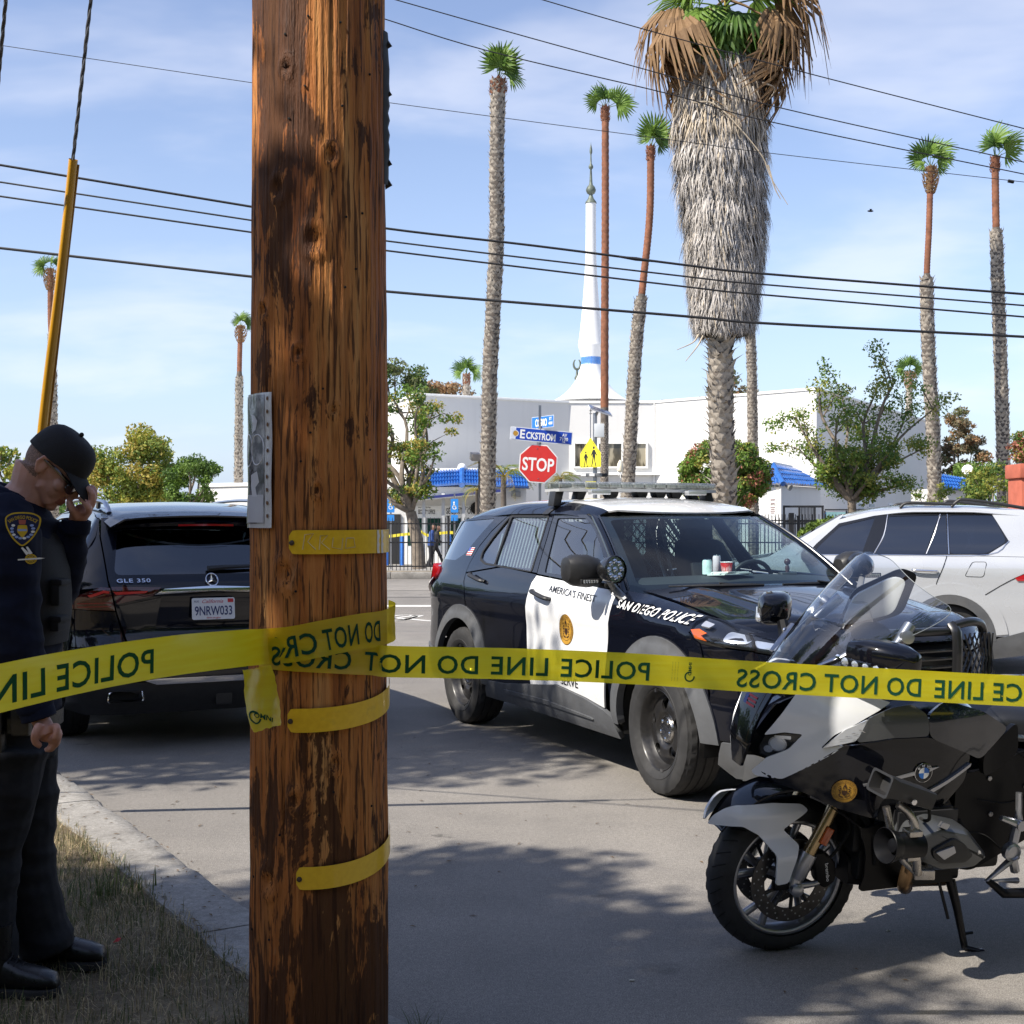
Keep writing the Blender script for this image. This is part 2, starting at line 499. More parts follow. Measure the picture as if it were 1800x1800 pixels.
# shared materials
M_TYRE = mat('tyre_rubber',(.022,.022,.023),.78,var=.35,vs=9,bump=.15,bs=120,dirt=.1)
M_BLACKPLASTIC = mat('black_plastic',(.018,.018,.019),.45,var=.2,vs=20,bump=.05,bs=300)
M_DARK = mat('dark_void',(.006,.006,.006),.9)
M_CHROME = mat('chrome',(.75,.75,.76),.12,metal=1.)
M_STEELGREY = mat('grey_metal',(.36,.36,.37),.38,metal=1.,var=.12,vs=14)
M_ALLOY = mat('alloy_silver',(.55,.56,.58),.3,metal=1.,var=.08,vs=20)
M_LAMPGLASS = glass('lamp_lens',(.93,.95,.97),0,.7)
M_AMBER = mat('amber_lens',(.55,.10,.012),.15,coat=.6)
M_REDLENS = mat('red_lens',(.36,.010,.014),.1,coat=1.)
M_LEDWHITE = mat('clear_reflector',(.75,.77,.8),.12,metal=.7)
M_GOLD = mat('gold_print',(.46,.25,.035),.45,var=.15,vs=60)
M_BROWNINK = mat('dark_ink',(.05,.022,.01),.5)
M_PAINTBLACK = mat('black_paint',(.0030,.0038,.008),.35,coat=1.,spec=.05)
M_WHITEINK = mat('white_print',(.82,.82,.80),.4)
M_BLACKINK = mat('black_print',(.012,.012,.014),.4)
class Spl:
 """smooth curve through table points (C1)"""
 def __init__(s,xs,ys):
  s.x,s.y = list(map(float,xs)),list(map(float,ys)); n = len(xs)
  d = [(s.y[i + 1] - s.y[i])/(s.x[i + 1] - s.x[i]) for i in range(n - 1)]
  s.m = [d[0]] + [0. if d[i - 1]*d[i] <= 0 else 2*d[i - 1]*d[i]/(d[i - 1] + d[i]) for i in range(1,n - 1)] + [d[-1]]
 def __call__(s,q):
  x,y,m = s.x,s.y,s.m
  if q <= x[0]: return y[0] + m[0]*(q - x[0])
  if q >= x[-1]: return y[-1] + m[-1]*(q - x[-1])
  i = 0
  while q > x[i + 1]: i += 1
  h = x[i + 1] - x[i]; t = (q - x[i])/h
  return (2*t**3 - 3*t*t + 1)*y[i] + (t**3 - 2*t*t + t)*h*m[i] + (3*t*t - 2*t**3)*y[i + 1] + (t**3 - t*t)*h*m[i + 1]
def sstep(a,b,x):
 t = min(1.,max(0.,(x - a)/(b - a))); return t*t*(3 - 2*t)
# =================================================================== ground
def asphalt_mat():
 t = NT('asphalt'); W_ = t.coord("Object")
 big = t.noise(.22,4,.6,W_); mid = t.noise(2.2,5,.65,W_); fine = t.noise(210,2,.6,W_); med = t.noise(46,3,.7,W_)
 base = t.mix(t.rng(big,.35,.68),(.19,.180,.168),(.27,.255,.235))
 base = t.mix(t.rng(mid,.40,.75,0,.45),base,(.14,.134,.128))
 agg = t.mix(t.rng(fine,.35,.68),(.55,.54,.53),(1.5,1.48,1.45))
 base = t.mix(.95,base,agg, 'MULTIPLY')
 base = t.mix(.6,base,t.mix(t.rng(med,.35,.7),(.72,.71,.70),(1.25,1.25,1.25)), 'MULTIPLY')
 chips = t.voro(95,W_); base = t.mix(t.math('LESS_THAN',chips,.10),base,(.34,.33,.31))
 # old oil and gum spots, each its own shape
 vv = t.n.new("ShaderNodeTexVoronoi"); vv.inputs["Scale"].default_value = 1.9; vv.inputs["Randomness"].default_value = 1.
 wob = t.noise(9,3,.6,W_)
 mp = t.n.new("ShaderNodeVectorMath"); mp.operation = 'ADD'
 cmb = t.n.new("ShaderNodeCombineXYZ"); t.l.new(t.math('MULTIPLY',wob,.35),cmb.inputs[0]); t.l.new(t.math('MULTIPLY',mid,.3),cmb.inputs[1])
 t.l.new(W_,mp.inputs[0]); t.l.new(cmb.outputs[0],mp.inputs[1]); t.l.new(mp.outputs[0],vv.inputs["Vector"])
 spot = t.rng(vv.outputs[0],.05,.13,.72,0)
 base = t.mix(t.math('MULTIPLY',spot,t.rng(t.noise(.7,2,.5,W_),.46,.56)),base,(.028,.027,.026))
 t.pin("Base Color",base); t.pin("Roughness",t.rng(med,.3,.7,.78,.95)); t.pin("Specular IOR Level",.3)
 t.bump(t.math('ADD',fine,t.math('MULTIPLY',med,.8)),.55,.006)
 return t.m
M_ASPH = asphalt_mat()
def concrete_mat(name,a=(.40,.385,.36),b=(.27,.26,.245),sc=1.):
 t = NT(name); W_ = t.coord("Object")
 n1,n2,n3 = t.noise(1.7*sc,5,.65,W_),t.noise(28*sc,4,.7,W_),t.noise(190,2,.6,W_)
 c = t.mix(t.rng(n1,.35,.7),a,b)
 c = t.mix(.7,c,t.mix(t.rng(n2,.3,.7),(.62,.61,.60),(1.22,1.22,1.22)), 'MULTIPLY')
 c = t.mix(.5,c,t.mix(t.rng(n3,.35,.65),(.6,.6,.6),(1.3,1.3,1.3)), 'MULTIPLY')
 t.pin("Base Color",c); t.pin("Roughness",.9); t.pin("Specular IOR Level",.25)
 t.bump(t.math('ADD',n2,t.math('MULTIPLY',n3,.5)),.5,.008)
 return t.m
M_CONC = concrete_mat('kerb_concrete',(.34,.325,.30),(.19,.18,.165),1.6)
# street as a gridded sheet, gently uneven
mb = MB()
rows = []
for y in list(np.linspace(-30,2,6)) + list(np.linspace(3,14,24)) + [18,22,26,30,33,36.0]:
 rows.append([(x,y,0) for x in [-220,-60,-20] + list(np.linspace(-10,10,21)) + [20,60,220]])
mb.grid(rows)
tag(mb.build('street',M_ASPH,fix=False),kind='structure')
# lot beyond the fence lies lower
M_LOT = concrete_mat('lot_concrete',(.36,.34,.31),(.25,.24,.22),.3)
mb = MB(); mb.grid([[(x,y,z) for x in (-400,-30,0,30,400)] for y,z in ((36.6,.12),(40,.0),(47,-.35),(110,-.35),(1500,-.5))])
tag(mb.build('parking_lot',M_LOT),kind='structure')
# far kerb with verge strip
mb = MB()
for i in range(-30,31):
 mb.box((i*2.4 + .3,35.95,.095),(2.392,.32,.19),mi=0)
o = tag(mb.build('far_kerb',M_CONC,bevel=.02),kind='structure')
mb = MB(); mb.grid([[(x,36.1,.17),(x,36.7,.19)] for x in (-200,0,200)])
tag(mb.build('verge',mat('verge_soil',(.22,.17,.10),.95,var=.4,vs=4)),kind='structure')
# painted markings
M_PAINT = mat('road_paint',(.62,.61,.58),.8,var=.18,vs=12,dirt=.35)
def sheet(name,polys,z,m):
 mb = MB()
 for p in polys: mb.add([(a,b,z) for a,b in p],[tuple(range(len(p)))])
 return mb.build(name,m,smooth=0)
o = sheet('limit_line',[[(-14,24.45),(4.5,24.35),(4.5,24.8),(-14,24.9)]],.004,M_PAINT)
tag(o,kind='structure')
o = sheet('tar_seam',[[(-30,27.5),(20,27.2),(20,27.32),(-30,27.62)],[(-30,29.9),(20,29.8),(20,29.87),(-30,29.98)]],.004,mat('tar',(.03,.03,.03),.6))
tag(o,kind='structure')
# worn painted oval symbol with arrow strokes, long way towards the viewer
polys = []
def stroke(pts,w):
 P = [Vector(p) for p in cr(pts,6)]
 for a,b in zip(P[:-1],P[1:]):
  n = Vector((-(b - a).y,(b - a).x)).normalized()*w/2
  polys.append([tuple(a - n),tuple(b - n),tuple(b + n),tuple(a + n)])
for off in (0,.32):
 stroke([(-2.6 + off,20.9),(-1.9 + off,22.2),(-1.62,22.0 - off),(-1.75,21.2),(-2.3,20.2 + off)],.10)
stroke([(-2.6,21.9),(-1.9,21.55),(-1.28,20.95)],.13)
stroke([(-3.4,21.6),(-2.6,21.3),(-1.9,20.3)],.11)
o = sheet('lane_symbol',polys,.005,M_PAINT); tag(o,kind='structure')
o = sheet('cross_line',[[(-12,22.75),(-5.5,22.7),(-5.5,22.85),(-12,22.9)]],.004,M_PAINT); tag(o,kind='structure')
# near kerb: wide concrete top, broken edge towards the asphalt
KD = Vector((-.61,1.)).normalized(); KN = Vector((KD.y,-KD.x))        # along,towards the street
K0 = Vector((-1.026,5.13))
def kerb_pt(s,n): p = K0 + KD*s + KN*n; return (p.x,p.y)
rng_ = random.Random(3)
seg_edges = [-9,-6.0,-3.9,-1.9,-.25,2.27,4.1,7.0,10,13,17,21]
root = thing('kerb', 'grey concrete kerb with broken edge between dry grass and street', 'kerb',(0,0,0))
root['kind'] = 'structure'
del root['category']
for a,b in zip(seg_edges[:-1],seg_edges[1:]):
 rows = []; n = max(4,int((b - a)/.055))
 for i in range(n + 1):
  s = a + .006 + (b - a - .012)*i/n
  w =   .016*noise.noise((s*9,0,1)) + .008*noise.noise((s*31,0,3)) + .022*noise.noise((s*2.1,3,1)) - (.02 if abs(noise.noise((s*3.3,9,0))) > .55 else 0)
  r = []
  for n_,z in ((w + .025,-.02),(w + .022,.055),(w,.098),(w - .022,.116),(-.10,.121),(-.20,.121),(-.285 + .02*noise.noise((s*3,5,2)),.119),(-.30,.05)):
   p = kerb_pt(s,n_); r.append((p[0],p[1],z + .004*noise.noise((p[0]*6,p[1]*6,4))*(z > .1)))
  rows.append(r)
 mb = MB(); mb.grid(rows); mb.add([rows[0][k] for k in range(8)],[tuple(range(8))]); mb.add([rows[-1][k] for k in range(8)],[tuple(range(7,-1,-1))])
 link('kerb_stone',mb.mesh('kerb_stone',M_CONC,smooth=50),root)
# berm of dry grass
def berm_z(x,y):
 n = (Vector((x,y)) - K0).dot(KN)
 return .105 + .02*noise.noise((x*.9,y*.9,0)) + .012*noise.noise((x*4,y*4,5)) + .03*min(1,max(0,(-n - .5)/2))
t = NT('dry_soil'); n1,n2 = t.noise(3.2,5,.6),t.noise(60,3,.7)
c = t.mix(t.rng(n1,.35,.65),(.115,.088,.055),(.20,.160,.10)); c = t.mix(.7,c,t.mix(t.rng(n2,.3,.7),(.5,.5,.5),(1.35,1.35,1.3)), 'MULTIPLY')
t.pin("Base Color",c); t.pin("Roughness",.95); t.bump(n2,.6,.02); M_SOIL = t.m
mb = MB(); rows = []
for s in np.linspace(-10,16,80):
 r = []
 for n_ in [-.262,-.33,-.42,-.6,-.8,-1.0,-1.25,-1.5,-2,-2.6,-3.4,-5,-8,-12]:
  p = kerb_pt(s,n_ + (.03*noise.noise((s*2.3,1,7)) if n_ > -.3 else 0)); r.append((p[0],p[1],berm_z(*p)))
 rows.append(r)
mb.grid(rows); tag(mb.build('berm',M_SOIL),kind='structure')
def grass(n,seed,mats,h0,h1,w,lie,smin=-2.6,smax=5.2,nmin=-2.4,nmax=-.25,clump=.0):
 g = np.random.default_rng(seed); V = []; F = []; MI = []
 k = 0
 while k < n:
  s,q = g.uniform(smin,smax),g.uniform(nmin,nmax)
  x,y = kerb_pt(s,q)
  if y < 2.2 or (x + .556) ** 2 + (y - 3.79) ** 2 < .19 ** 2:
   k += 1; continue
  d = noise.noise((x*2.1,y*2.1,seed)) + .5*noise.noise((x*7,y*7,seed))
  if d < clump*2 - 1 + g.uniform(-.3,.3): k += 1; continue
  z = berm_z(x,y) - .004; h = g.uniform(h0,h1)*(1 + .5*d); a = g.uniform(0,6.283); ln = g.uniform(0,lie)
  dx,dy = math.cos(a),math.sin(a); wx,wy = -dy*w,dx*w
  b = len(V); r1,r2 = h*ln*.45,h*ln*1.1; z1,z2 = z + h*(1 - ln*.35)*.6,z + h*(1 - ln*.75)
  V += [(x - wx,y - wy,z),(x + wx,y + wy,z),(x + dx*r1 + wx*.8,y + dy*r1 + wy*.8,z1),(x + dx*r1 - wx*.8,y + dy*r1 - wy*.8,z1),(x + dx*r2,y + dy*r2,z2),(x + dx*r2,y + dy*r2,z2 + .0005)]
  F += [(b,b + 1,b + 2,b + 3),(b + 3,b + 2,b + 4,b + 5)]; m = g.integers(0,len(mats)); MI += [m,m]; k += 1
 return np.array(V),np.array(F),mats,np.array(MI)
M_STRAW = [leafmat('straw_a',(.40,.32,.18),(.54,.44,.27),.7,.2),leafmat('straw_b',(.20,.155,.085),(.30,.24,.14),.7,.2)]
M_GRASS = [leafmat('grass_a',(.055,.085,.022),(.10,.13,.04),.6,.3),leafmat('grass_b',(.10,.11,.045),(.15,.15,.07),.6,.3)]
v,f,m,mi = grass(52000,5,M_STRAW + M_STRAW + M_GRASS[1:],.035,.085,.0014,1.25,clump=.16)
tag(link('dry_grass',np_mesh('dry_grass',v,f,m,mi)),kind='stuff',label='short trampled straw coloured grass between kerb and officer')
v,f,m,mi = grass(20000,11,M_GRASS,.04,.09,.0016,1.0,clump=.46)
tag(link('green_grass',np_mesh('green_grass',v,f,m,mi)),kind='stuff',label='patches of green grass in the dry verge')
# taller tufts at the foot of the pole
def tuft(c,n,h,name,label,spread=.07,seed=1):
 g = random.Random(seed); mb = MB()
 for k in range(n):
  a = g.uniform(0,6.28); r = g.uniform(0,spread); x,y = c[0] + r*math.cos(a),c[1] + r*math.sin(a); z = c[2]
  b = g.uniform(0,6.28); hh = h*g.uniform(.5,1.1); ln = g.uniform(.1,.8)*hh; w = g.uniform(.002,.005)
  pts = [Vector((x + math.cos(b)*ln*q*q,y + math.sin(b)*ln*q*q,z + hh*q*(1 - .25*q*ln/hh))) for q in (0,.35,.7,1)]
  wv = Vector((-math.sin(b),math.cos(b),0))*w
  mb.grid([[p - wv*(1 - i/3.05),p + wv*(1 - i/3.05)] for i,p in enumerate(pts)])
 return tag(mb.build(name,M_GRASS,smooth=0,fix=False),label, 'grass tuft')
tuft((-.80,3.70,.10),60,.16, 'grass_tuft', 'green grass tuft at the left foot of the wooden pole',.10,2)
tuft((-.27,3.92,.04),26,.16, 'grass_tuft', 'thin grass tuft growing at the right foot of the wooden pole',.06,3)
tuft((-1.62,5.25,.11),90,.12, 'grass_tuft', 'green grass tuft at the kerb behind the officer',.22,4)
# litter
mb = MB(); mb.add([(0,0,0),(.02,.003,.004),(.024,.018,.012),(.004,.02,.006),(.012,.01,.014)],[(0,1,4),(1,2,4),(2,3,4),(3,0,4)])
o = mb.build('litter',mat('litter_red',(.5,.03,.03),.5),smooth=0); o.location = (-1.40,4.62,.135); tag(o, 'small red scrap of litter in the dry grass', 'litter')
def pebble(x,y,r,col,label,seed):
 g = random.Random(seed); mb = MB(); mb.ball((0,0,r*.4),r,8,6,sc=(1.3,.9,.5))
 mb.v = [tuple(c*(1 + .2*g.uniform(-1,1)) for c in v) for v in mb.v]
 o = mb.build('pebble',mat('pebble_' + col[0],col[1],.8),smooth=60); o.location = (x,y,0); tag(o,label, 'pebble', 'bits of gravel and litter on the street')
pebble(.42,4.62,.008,('pale',(.5,.48,.4)), 'pale pebble on shaded asphalt at the bottom centre',1)
pebble(-1.02,6.42,.014,('white',(.75,.75,.75)), 'white scrap lying on the street just left of the wooden pole',2)
pebble(1.48,5.18,.006,('pale',(.5,.48,.4)), 'tiny pale pebble under the motorcycle engine',3)
# fallen leaves and twigs
g = np.random.default_rng(4); mb = MB()
for k in range(420):
 if k < 240: s,q = g.uniform(-2,5),g.uniform(-.28,.0); x,y = kerb_pt(s,q); z = .124
 else: x,y,z = g.uniform(-2,3),g.uniform(4,10),.003;
 if k >= 240 and (Vector((x,y)) - K0).dot(KN) < .05: continue
 a = g.uniform(0,6.28); l = g.uniform(.006,.02) ; w = l*g.uniform(.12,.4); dx,dy = math.cos(a),math.sin(a)
 mb.add([(x - dx*l,y - dy*l,z),(x - dy*w,y + dx*w,z + .003),(x + dx*l,y + dy*l,z + .002),(x + dy*w,y - dx*w,z + .004)],[(0,1,2,3)])
tag(mb.build('leaf_litter',[mat('leaf_brown',(.12,.075,.035),.8,var=.4,vs=9)],smooth=0,fix=False),kind='stuff',label='dry leaf bits scattered on kerb and street')
# =================================================================== mosque compound, fence, signs
def wall_mat(name,col,var=.05):
 t = NT(name); n1,n2 = t.noise(.35,4,.6),t.noise(70,3,.6)
 st = t.noise(1.,4,.6,t.coord("Object",(3.0,3.0,.18)))
 c = t.mix(t.rng(n1,.35,.7),tuple(x*(1 - var) for x in col),col)
 c = t.mix(t.rng(st,.52,.8,0,.22),c,tuple(x*.72 for x in col))
 t.pin("Base Color",c); t.pin("Roughness",.85); t.pin("Specular IOR Level",.25); t.bump(n2,.25,.01); return t.m
M_STUCCO = wall_mat('white_stucco',(.66,.655,.64)); M_TRIM = mat('white_trim',(.80,.80,.78),.6,var=.04)
M_TILE = mat('blue_glazed_tile',(.022,.115,.40),.25,var=.25,vs=3,coat=.5)
M_BLUEPAINT = mat('blue_paint',(.05,.20,.62),.45,var=.1)
M_IRON = mat('black_iron',(.012,.012,.014),.5,var=.2)
M_PANE = mat('dark_pane',(.03,.035,.035),.06,coat=.5)
BZ = -.35
B = thing('main_building', 'white two storey building with flat roof and angled wings behind the stop sign', 'building',(0,0,0))
bp = [(-7.6,73.0),(-4.62,63.7),(2.94,68.0),(7.34,68.0),(14.1,61.0),(27.5,84.5),(27.5,92),(-7.6,92)]
HZ = 7.74
def slab(name,poly,z0,z1,m,par,bev=.0):
 mb = MB(); n = len(poly)
 vs = [(a,b,z0) for a,b in poly] + [(a,b,z1) for a,b in poly]
 mb.add(vs,[tuple(range(n - 1,-1,-1)),tuple(range(n,2*n))] + [(i,(i + 1) % n,n + (i + 1) % n,n + i) for i in range(n)])
 return mb.build(name,m,par,bevel=bev,smooth=20)
slab('wall',bp,BZ,HZ - .12,M_STUCCO,B)
slab('parapet',shrink(bp,-.06),HZ - .12,HZ,M_TRIM,B,.01)
# window band in the middle facet
mb = MB()
x0,x1,z0,z1 = px(1009,820,67.9).x,px(1137,820,67.9).x,px(0,823,67.9).z,px(0,777,67.9).z
for (a,b,c,d) in ((x0,x1,z0,z0 + .09),(x0,x1,z1 - .09,z1)): mb.box(((a + b)/2,67.93,(c + d)/2),(b - a,.16,d - c))
mull = [x0,px(1051,0,67.9).x,px(1094,0,67.9).x,x1]
for x in mull: mb.box((x,67.93,(z0 + z1)/2),(.10,.18,z1 - z0))
wf = mb.build('window_frame',M_TRIM,B)
t = NT('curtained_pane'); n = t.noise(1.1,3,.6,t.coord("Object",(2.2,1,.5)))
t.pin("Base Color",t.ramp(n,[(.3,(.035,.032,.028)),(.52,(.10,.085,.06)),(.60,(.34,.30,.22))])); t.pin("Roughness",.12); t.pin("Coat Weight",.6); M_CURT = t.m
for a,b in zip(mull[:-1],mull[1:]):
 mb = MB(); mb.box(((a + b)/2,67.97,(z0 + z1)/2),(b - a - .1,.02,z1 - z0 - .18)); mb.build('pane',M_CURT,wf)
mb = MB(); mb.box((5.2,67.85,z0 - .28),(5.2,.3,.14)); mb.build('ledge',M_TRIM,B)
mb = MB(); mb.box(((px(1150,0,67.9).x),67.96,5.0),(.05,.1,5.4)); mb.build('downpipe',M_TRIM,B)
for (a,b,d) in ((1060,1070,66.5),):
 mb = MB(); mb.box((px(1186,0,66).x,70,7.86),(.45,.5,.22)); mb.build('roof_vent',mat('vent_grey',(.2,.2,.2),.6),B)
# ground floor louvre windows on the shaded side wall
sd = (Vector((27.5,84.5)) - Vector((14.1,61.0))).normalized(); sn = Vector((sd.y,-sd.x))
for q in (7.5,9.6,14.0,17.5):
 c = Vector((14.1,61.0)) + sd*q + sn*.03
 mb = MB(); rz = math.atan2(sd.y,sd.x)
 mb.box((c.x,c.y,1.55),(1.1,.08,1.9),(0,0,rz)); w = mb.build('window_frame',M_TRIM,B)
 for k in range(9):
  mb = MB(); c2 = c + sn*.06; mb.box((c2.x,c2.y,.75 + k*.2),(.95,.05,.14),(0,0,rz)); mb.build('louvre',mat('louvre_blue',(.30,.36,.42),.4),w)
# minaret
M_COPPER = mat('weathered_copper',(.105,.125,.10),.55,metal=.2,var=.5,vs=3)
def zy(v,d=72.): return 1.62 + (913 - (200 + v*.389))*d/FPX
K = .389*72/FPX
mx = px(880 + 408*.389,0,72.).x
Mn = thing('minaret', 'slender white minaret with flared foot and green copper spire', 'minaret',(mx,72,0))
prof = [(23,405),(23,470),(23.5,560),(25,650),(28,720),(33,800),(40,890),(48,970),(56,1035),(58,1046),(55,1058),(48,1085),(42.5,1107)]
prof = [(p[0],p[1]) for p in cr([(a,b) for a,b in prof],4)]
mb = MB(); mb.lathe([(r*K,zy(v)) for r,v in reversed(prof)],32,cap=True); mb.build('shaft',mat('minaret_white',(.70,.70,.70),.7,var=.03),Mn,smooth=50)
mb = MB(); mb.lathe([(42.5*K,zy(1128)),(42.8*K,zy(1108))],40,cap=False); bd = mb.build('tile_band',mat('band_white',(.62,.66,.72),.3),Mn)
for k in range(40):
 a = 2*math.pi*k/40; mb = MB(); r = 43.2*K
 mb.box((r*math.cos(a),r*math.sin(a),(zy(1128) + zy(1108))/2),(.03,r*2*math.pi/40*.72,.42),(0,0,a)); mb.build('tile',mat('band_blue',(.09,.24,.58),.25,var=.3,vs=2),bd)
prof = cr([(43,1128),(47,1145),(58,1180),(76,1215),(104,1250),(140,1280),(175,1300)],4)
mb = MB(); mb.lathe([(r*K,zy(v)) for r,v in reversed(prof)],40); mb.build('flared_foot',_mats['minaret_white'],Mn,smooth=50)
prof = [(26,405),(24,398),(14,385),(9,372),(8,366),(17,360),(22,350),(22.5,343),(17,330),(9,322),(7,310),(5,270),(4,252),(9,247),(11,240),(8,232),(4,226),(3.2,200),(2.8,185),(6,176),(6.5,165),(4,150),(1.5,140),(.3,128)]
mb = MB(); mb.lathe([(r*K,zy(v)) for r,v in prof],20); mb.build('spire',M_COPPER,Mn,smooth=60)
dx_ = px(880 + 305*.389,0,78.).x
Dm = thing('dome', 'low white dome with a small crescent finial beside the minaret', 'dome',(dx_,78,7.2))
mb = MB(); mb.lathe([(4.2*math.cos(R(a)),1.35*math.sin(R(a))) for a in range(0,91,9)],40,cap=False); mb.build('shell',M_STUCCO,Dm,smooth=60)
fx_ = px(880 + 347*.389,0,76.).x - dx_
z1 = 1.62 + (913 - (200 + 1155*.389))*76/FPX - 7.2
mb = MB(); mb.lathe([(.14,0),(.14,z1 - 1.2),(.22,z1 - 1.15),(.26,z1 - .95),(.16,z1 - .75),(.10,z1 - .6),(.16,z1 - .45),(.08,z1 - .3),(.05,z1)],14,o=(fx_,-1.5,0)); fi = mb.build('finial',M_COPPER,Dm,smooth=60)
mb = MB(); mb.tube([(fx_ + .20*math.sin(R(a)) ,-1.5,z1 + .36 - .30*math.cos(R(a))) for a in range(-150,151,20)],[.02 + .05*math.cos(R(a/2)) for a in range(-150,151,20)],8); mb.build('crescent',M_COPPER,fi,smooth=60)
# glazed tile roofs
def tile_roof(name,a,b,c,d,cols,rows,par):
 """a, b eave ends; d, c ridge ends: rounded tiles in overlapping courses"""
 a,b,c,d = map(Vector,(a,b,c,d)); nrm = (b - a).cross(d - a).normalized(); mb = MB()
 for i in range(cols):
  for r in range(rows):
   u0,u1 = i/cols,(i + 1)/cols; v0,v1 = r/rows,(r + 1.12)/rows
   P = lambda u,v: (a.lerp(b,u)).lerp(d.lerp(c,u),min(1,v))
   ring = []
   for v,lift in ((v0,.05),(v1,.0)):
    ring.append([P(u0 + (u1 - u0)*k/4,v) + nrm*((.075*math.sin(math.pi*k/4)*(1 if k not in (0,4) else 0)) + lift) for k in range(5)])
   mb.grid(ring)
   mb.add(ring[0] + [P(u0 + (u1 - u0)*k/4,v0) for k in range(5)],[(k,k + 5,k + 6,k + 1) for k in range(4)])
 o = mb.build(name,M_TILE,par,smooth=60,fix=False); o['kind'] = 'stuff'
 mb = MB(); mb.add([p - nrm*.03 for p in (a,b,c,d)],[(0,1,2,3)]); mb.build('roof_deck',mat('deck_blue',(.03,.10,.33),.6),par)
 return o
# left annex: security office
S = thing('security_office', 'low white security office with blue tiled roof edge behind the iron fence', 'building',(0,0,0))
d0 = 58.
P = lambda a,b,d=d0: px(a,b,d)
zt = P(0,860).z
slab('wall',[(P(640,0).x,d0),(P(925,0).x,d0),(P(925,0).x,63.4),(P(640,0).x,63.4)],BZ,zt + .1,M_STUCCO,S)
slab('parapet',[(P(725,0).x,d0 + .9),(P(935,0).x,d0 + .9),(P(935,0).x,63.3),(P(725,0).x,63.3)],zt + .1,P(0,823,d0 + .9).z,M_TRIM,S,.02)
tile_roof('roof_tiles',P(738,857,d0 - .5),P(812,852,d0 - .5),P(812,826,d0 + .8),P(738,830,d0 + .8),15,4,S)
tile_roof('roof_tiles',P(814,852,d0 - .5),P(930,858,d0 - .5),P(926,828,d0 + .8),P(814,826,d0 + .8),24,4,S)
mb = MB(); mb.tube([P(812,853,d0 - .55),P(812,824,d0 + .75)],.13,8); mb.build('hip_ridge',M_TILE,S)
mb = MB(); mb.ball(P(812,822,d0 + .8),.2,10,6); mb.build('ridge_cap',M_TRIM,S)
# canopy with blue edge, signs, windows
cz0,cz1 = P(0,874).z,P(0,861).z
mb = MB(); a,b = P(700,878,d0 - 1.6),P(880,861,d0 - 1.6)
mb.add([a,b,b + Vector((0,1.6,0)),a + Vector((0,1.6,0)),a - Vector((0,0,.12)),b - Vector((0,0,.12)),b + Vector((0,1.6,-.12)),a + Vector((0,1.6,-.12))],[(0,1,2,3),(4,7,6,5),(0,4,5,1),(1,5,6,2),(2,6,7,3),(3,7,4,0)])
cn = mb.build('canopy',M_TRIM,S)
mb = MB(); mb.add([a + Vector((0,-.02,.02)),b + Vector((0,-.02,.02)),b + Vector((0,-.02,-.09)),a + Vector((0,-.02,-.09))],[(0,3,2,1)]); mb.build('canopy_edge',mat('navy_edge',(.02,.03,.16),.5),cn)
for xa,xb,txt,wd,ht in ((724,776, "SECURITY OFFICE",30,8.),(781,850, "SECURITY OFFICE",62,10.)):
 mb = MB(); c = (P(xa,0).x + P(xb,0).x)/2; mb.box((c,d0 - .03,P(0,898).z),(P(xb,0).x - P(xa,0).x,.05,.46)); sg = mb.build('sign_board',M_TRIM,S)
 k = d0/FPX
 lettering('sign_lettering',txt,flat((c,d0 - .062,P(0,899.5 if ht < 9 else 898).z),(1,0,0),(0,0,1)),M_BLACKINK,sg,ht*k,width=wd*k,bold=.015)
 lettering('sign_small_print', "Islamic Center of San Diego",flat((c - .1,d0 - .062,P(0,891.5).z),(1,0,0),(0,0,1)),M_BLACKINK,sg,2.6*k,width=wd*.72*k,bold=.01)
for xa,xb in ((676,702),(714,744),(749,777),(790,812),(818,846)):
 mb = MB(); mb.box(((P(xa,0).x + P(xb,0).x)/2,d0 - .02,P(0,952).z),(P(xb,0).x - P(xa,0).x,.06,90*d0/FPX)); w = mb.build('window_frame',M_TRIM,S)
 mb = MB(); mb.box(((P(xa,0).x + P(xb,0).x)/2,d0 - .055,P(0,935).z),(P(xb,0).x - P(xa,0).x - .12,.02,48*d0/FPX)); mb.build('pane',mat('green_pane',(.012,.05,.038),.08,coat=.5),w)
for xa in (745,779,815):
 mb = MB(); mb.box((P(xa,0,d0 - 1.2).x,d0 - 1.2,(BZ + P(0,868).z)/2),(.13,.13,P(0,868).z - BZ)); mb.build('post',mat('post_grey',(.42,.43,.44),.6),S)
mb = MB(); mb.box((P(692,0).x,d0 - .03,.75),(.62,.08,2.2)); mb.build('door',mat('door_dark',(.025,.025,.025),.4),S)
mb = MB(); mb.lathe([(.28,0),(.26,.10),(.16,.18),(.0,.20)],16,o=P(838,893,d0 - .1),axis=(0,-1,0)); mb.build('wall_lamp',M_DARK,S)
mb = MB(); mb.box(P(907,869,d0 - .15),(.42,.3,.24)); wl_ = mb.build('flood_lamp',mat('lamp_grey',(.2,.2,.19),.5),S,bevel=.03)
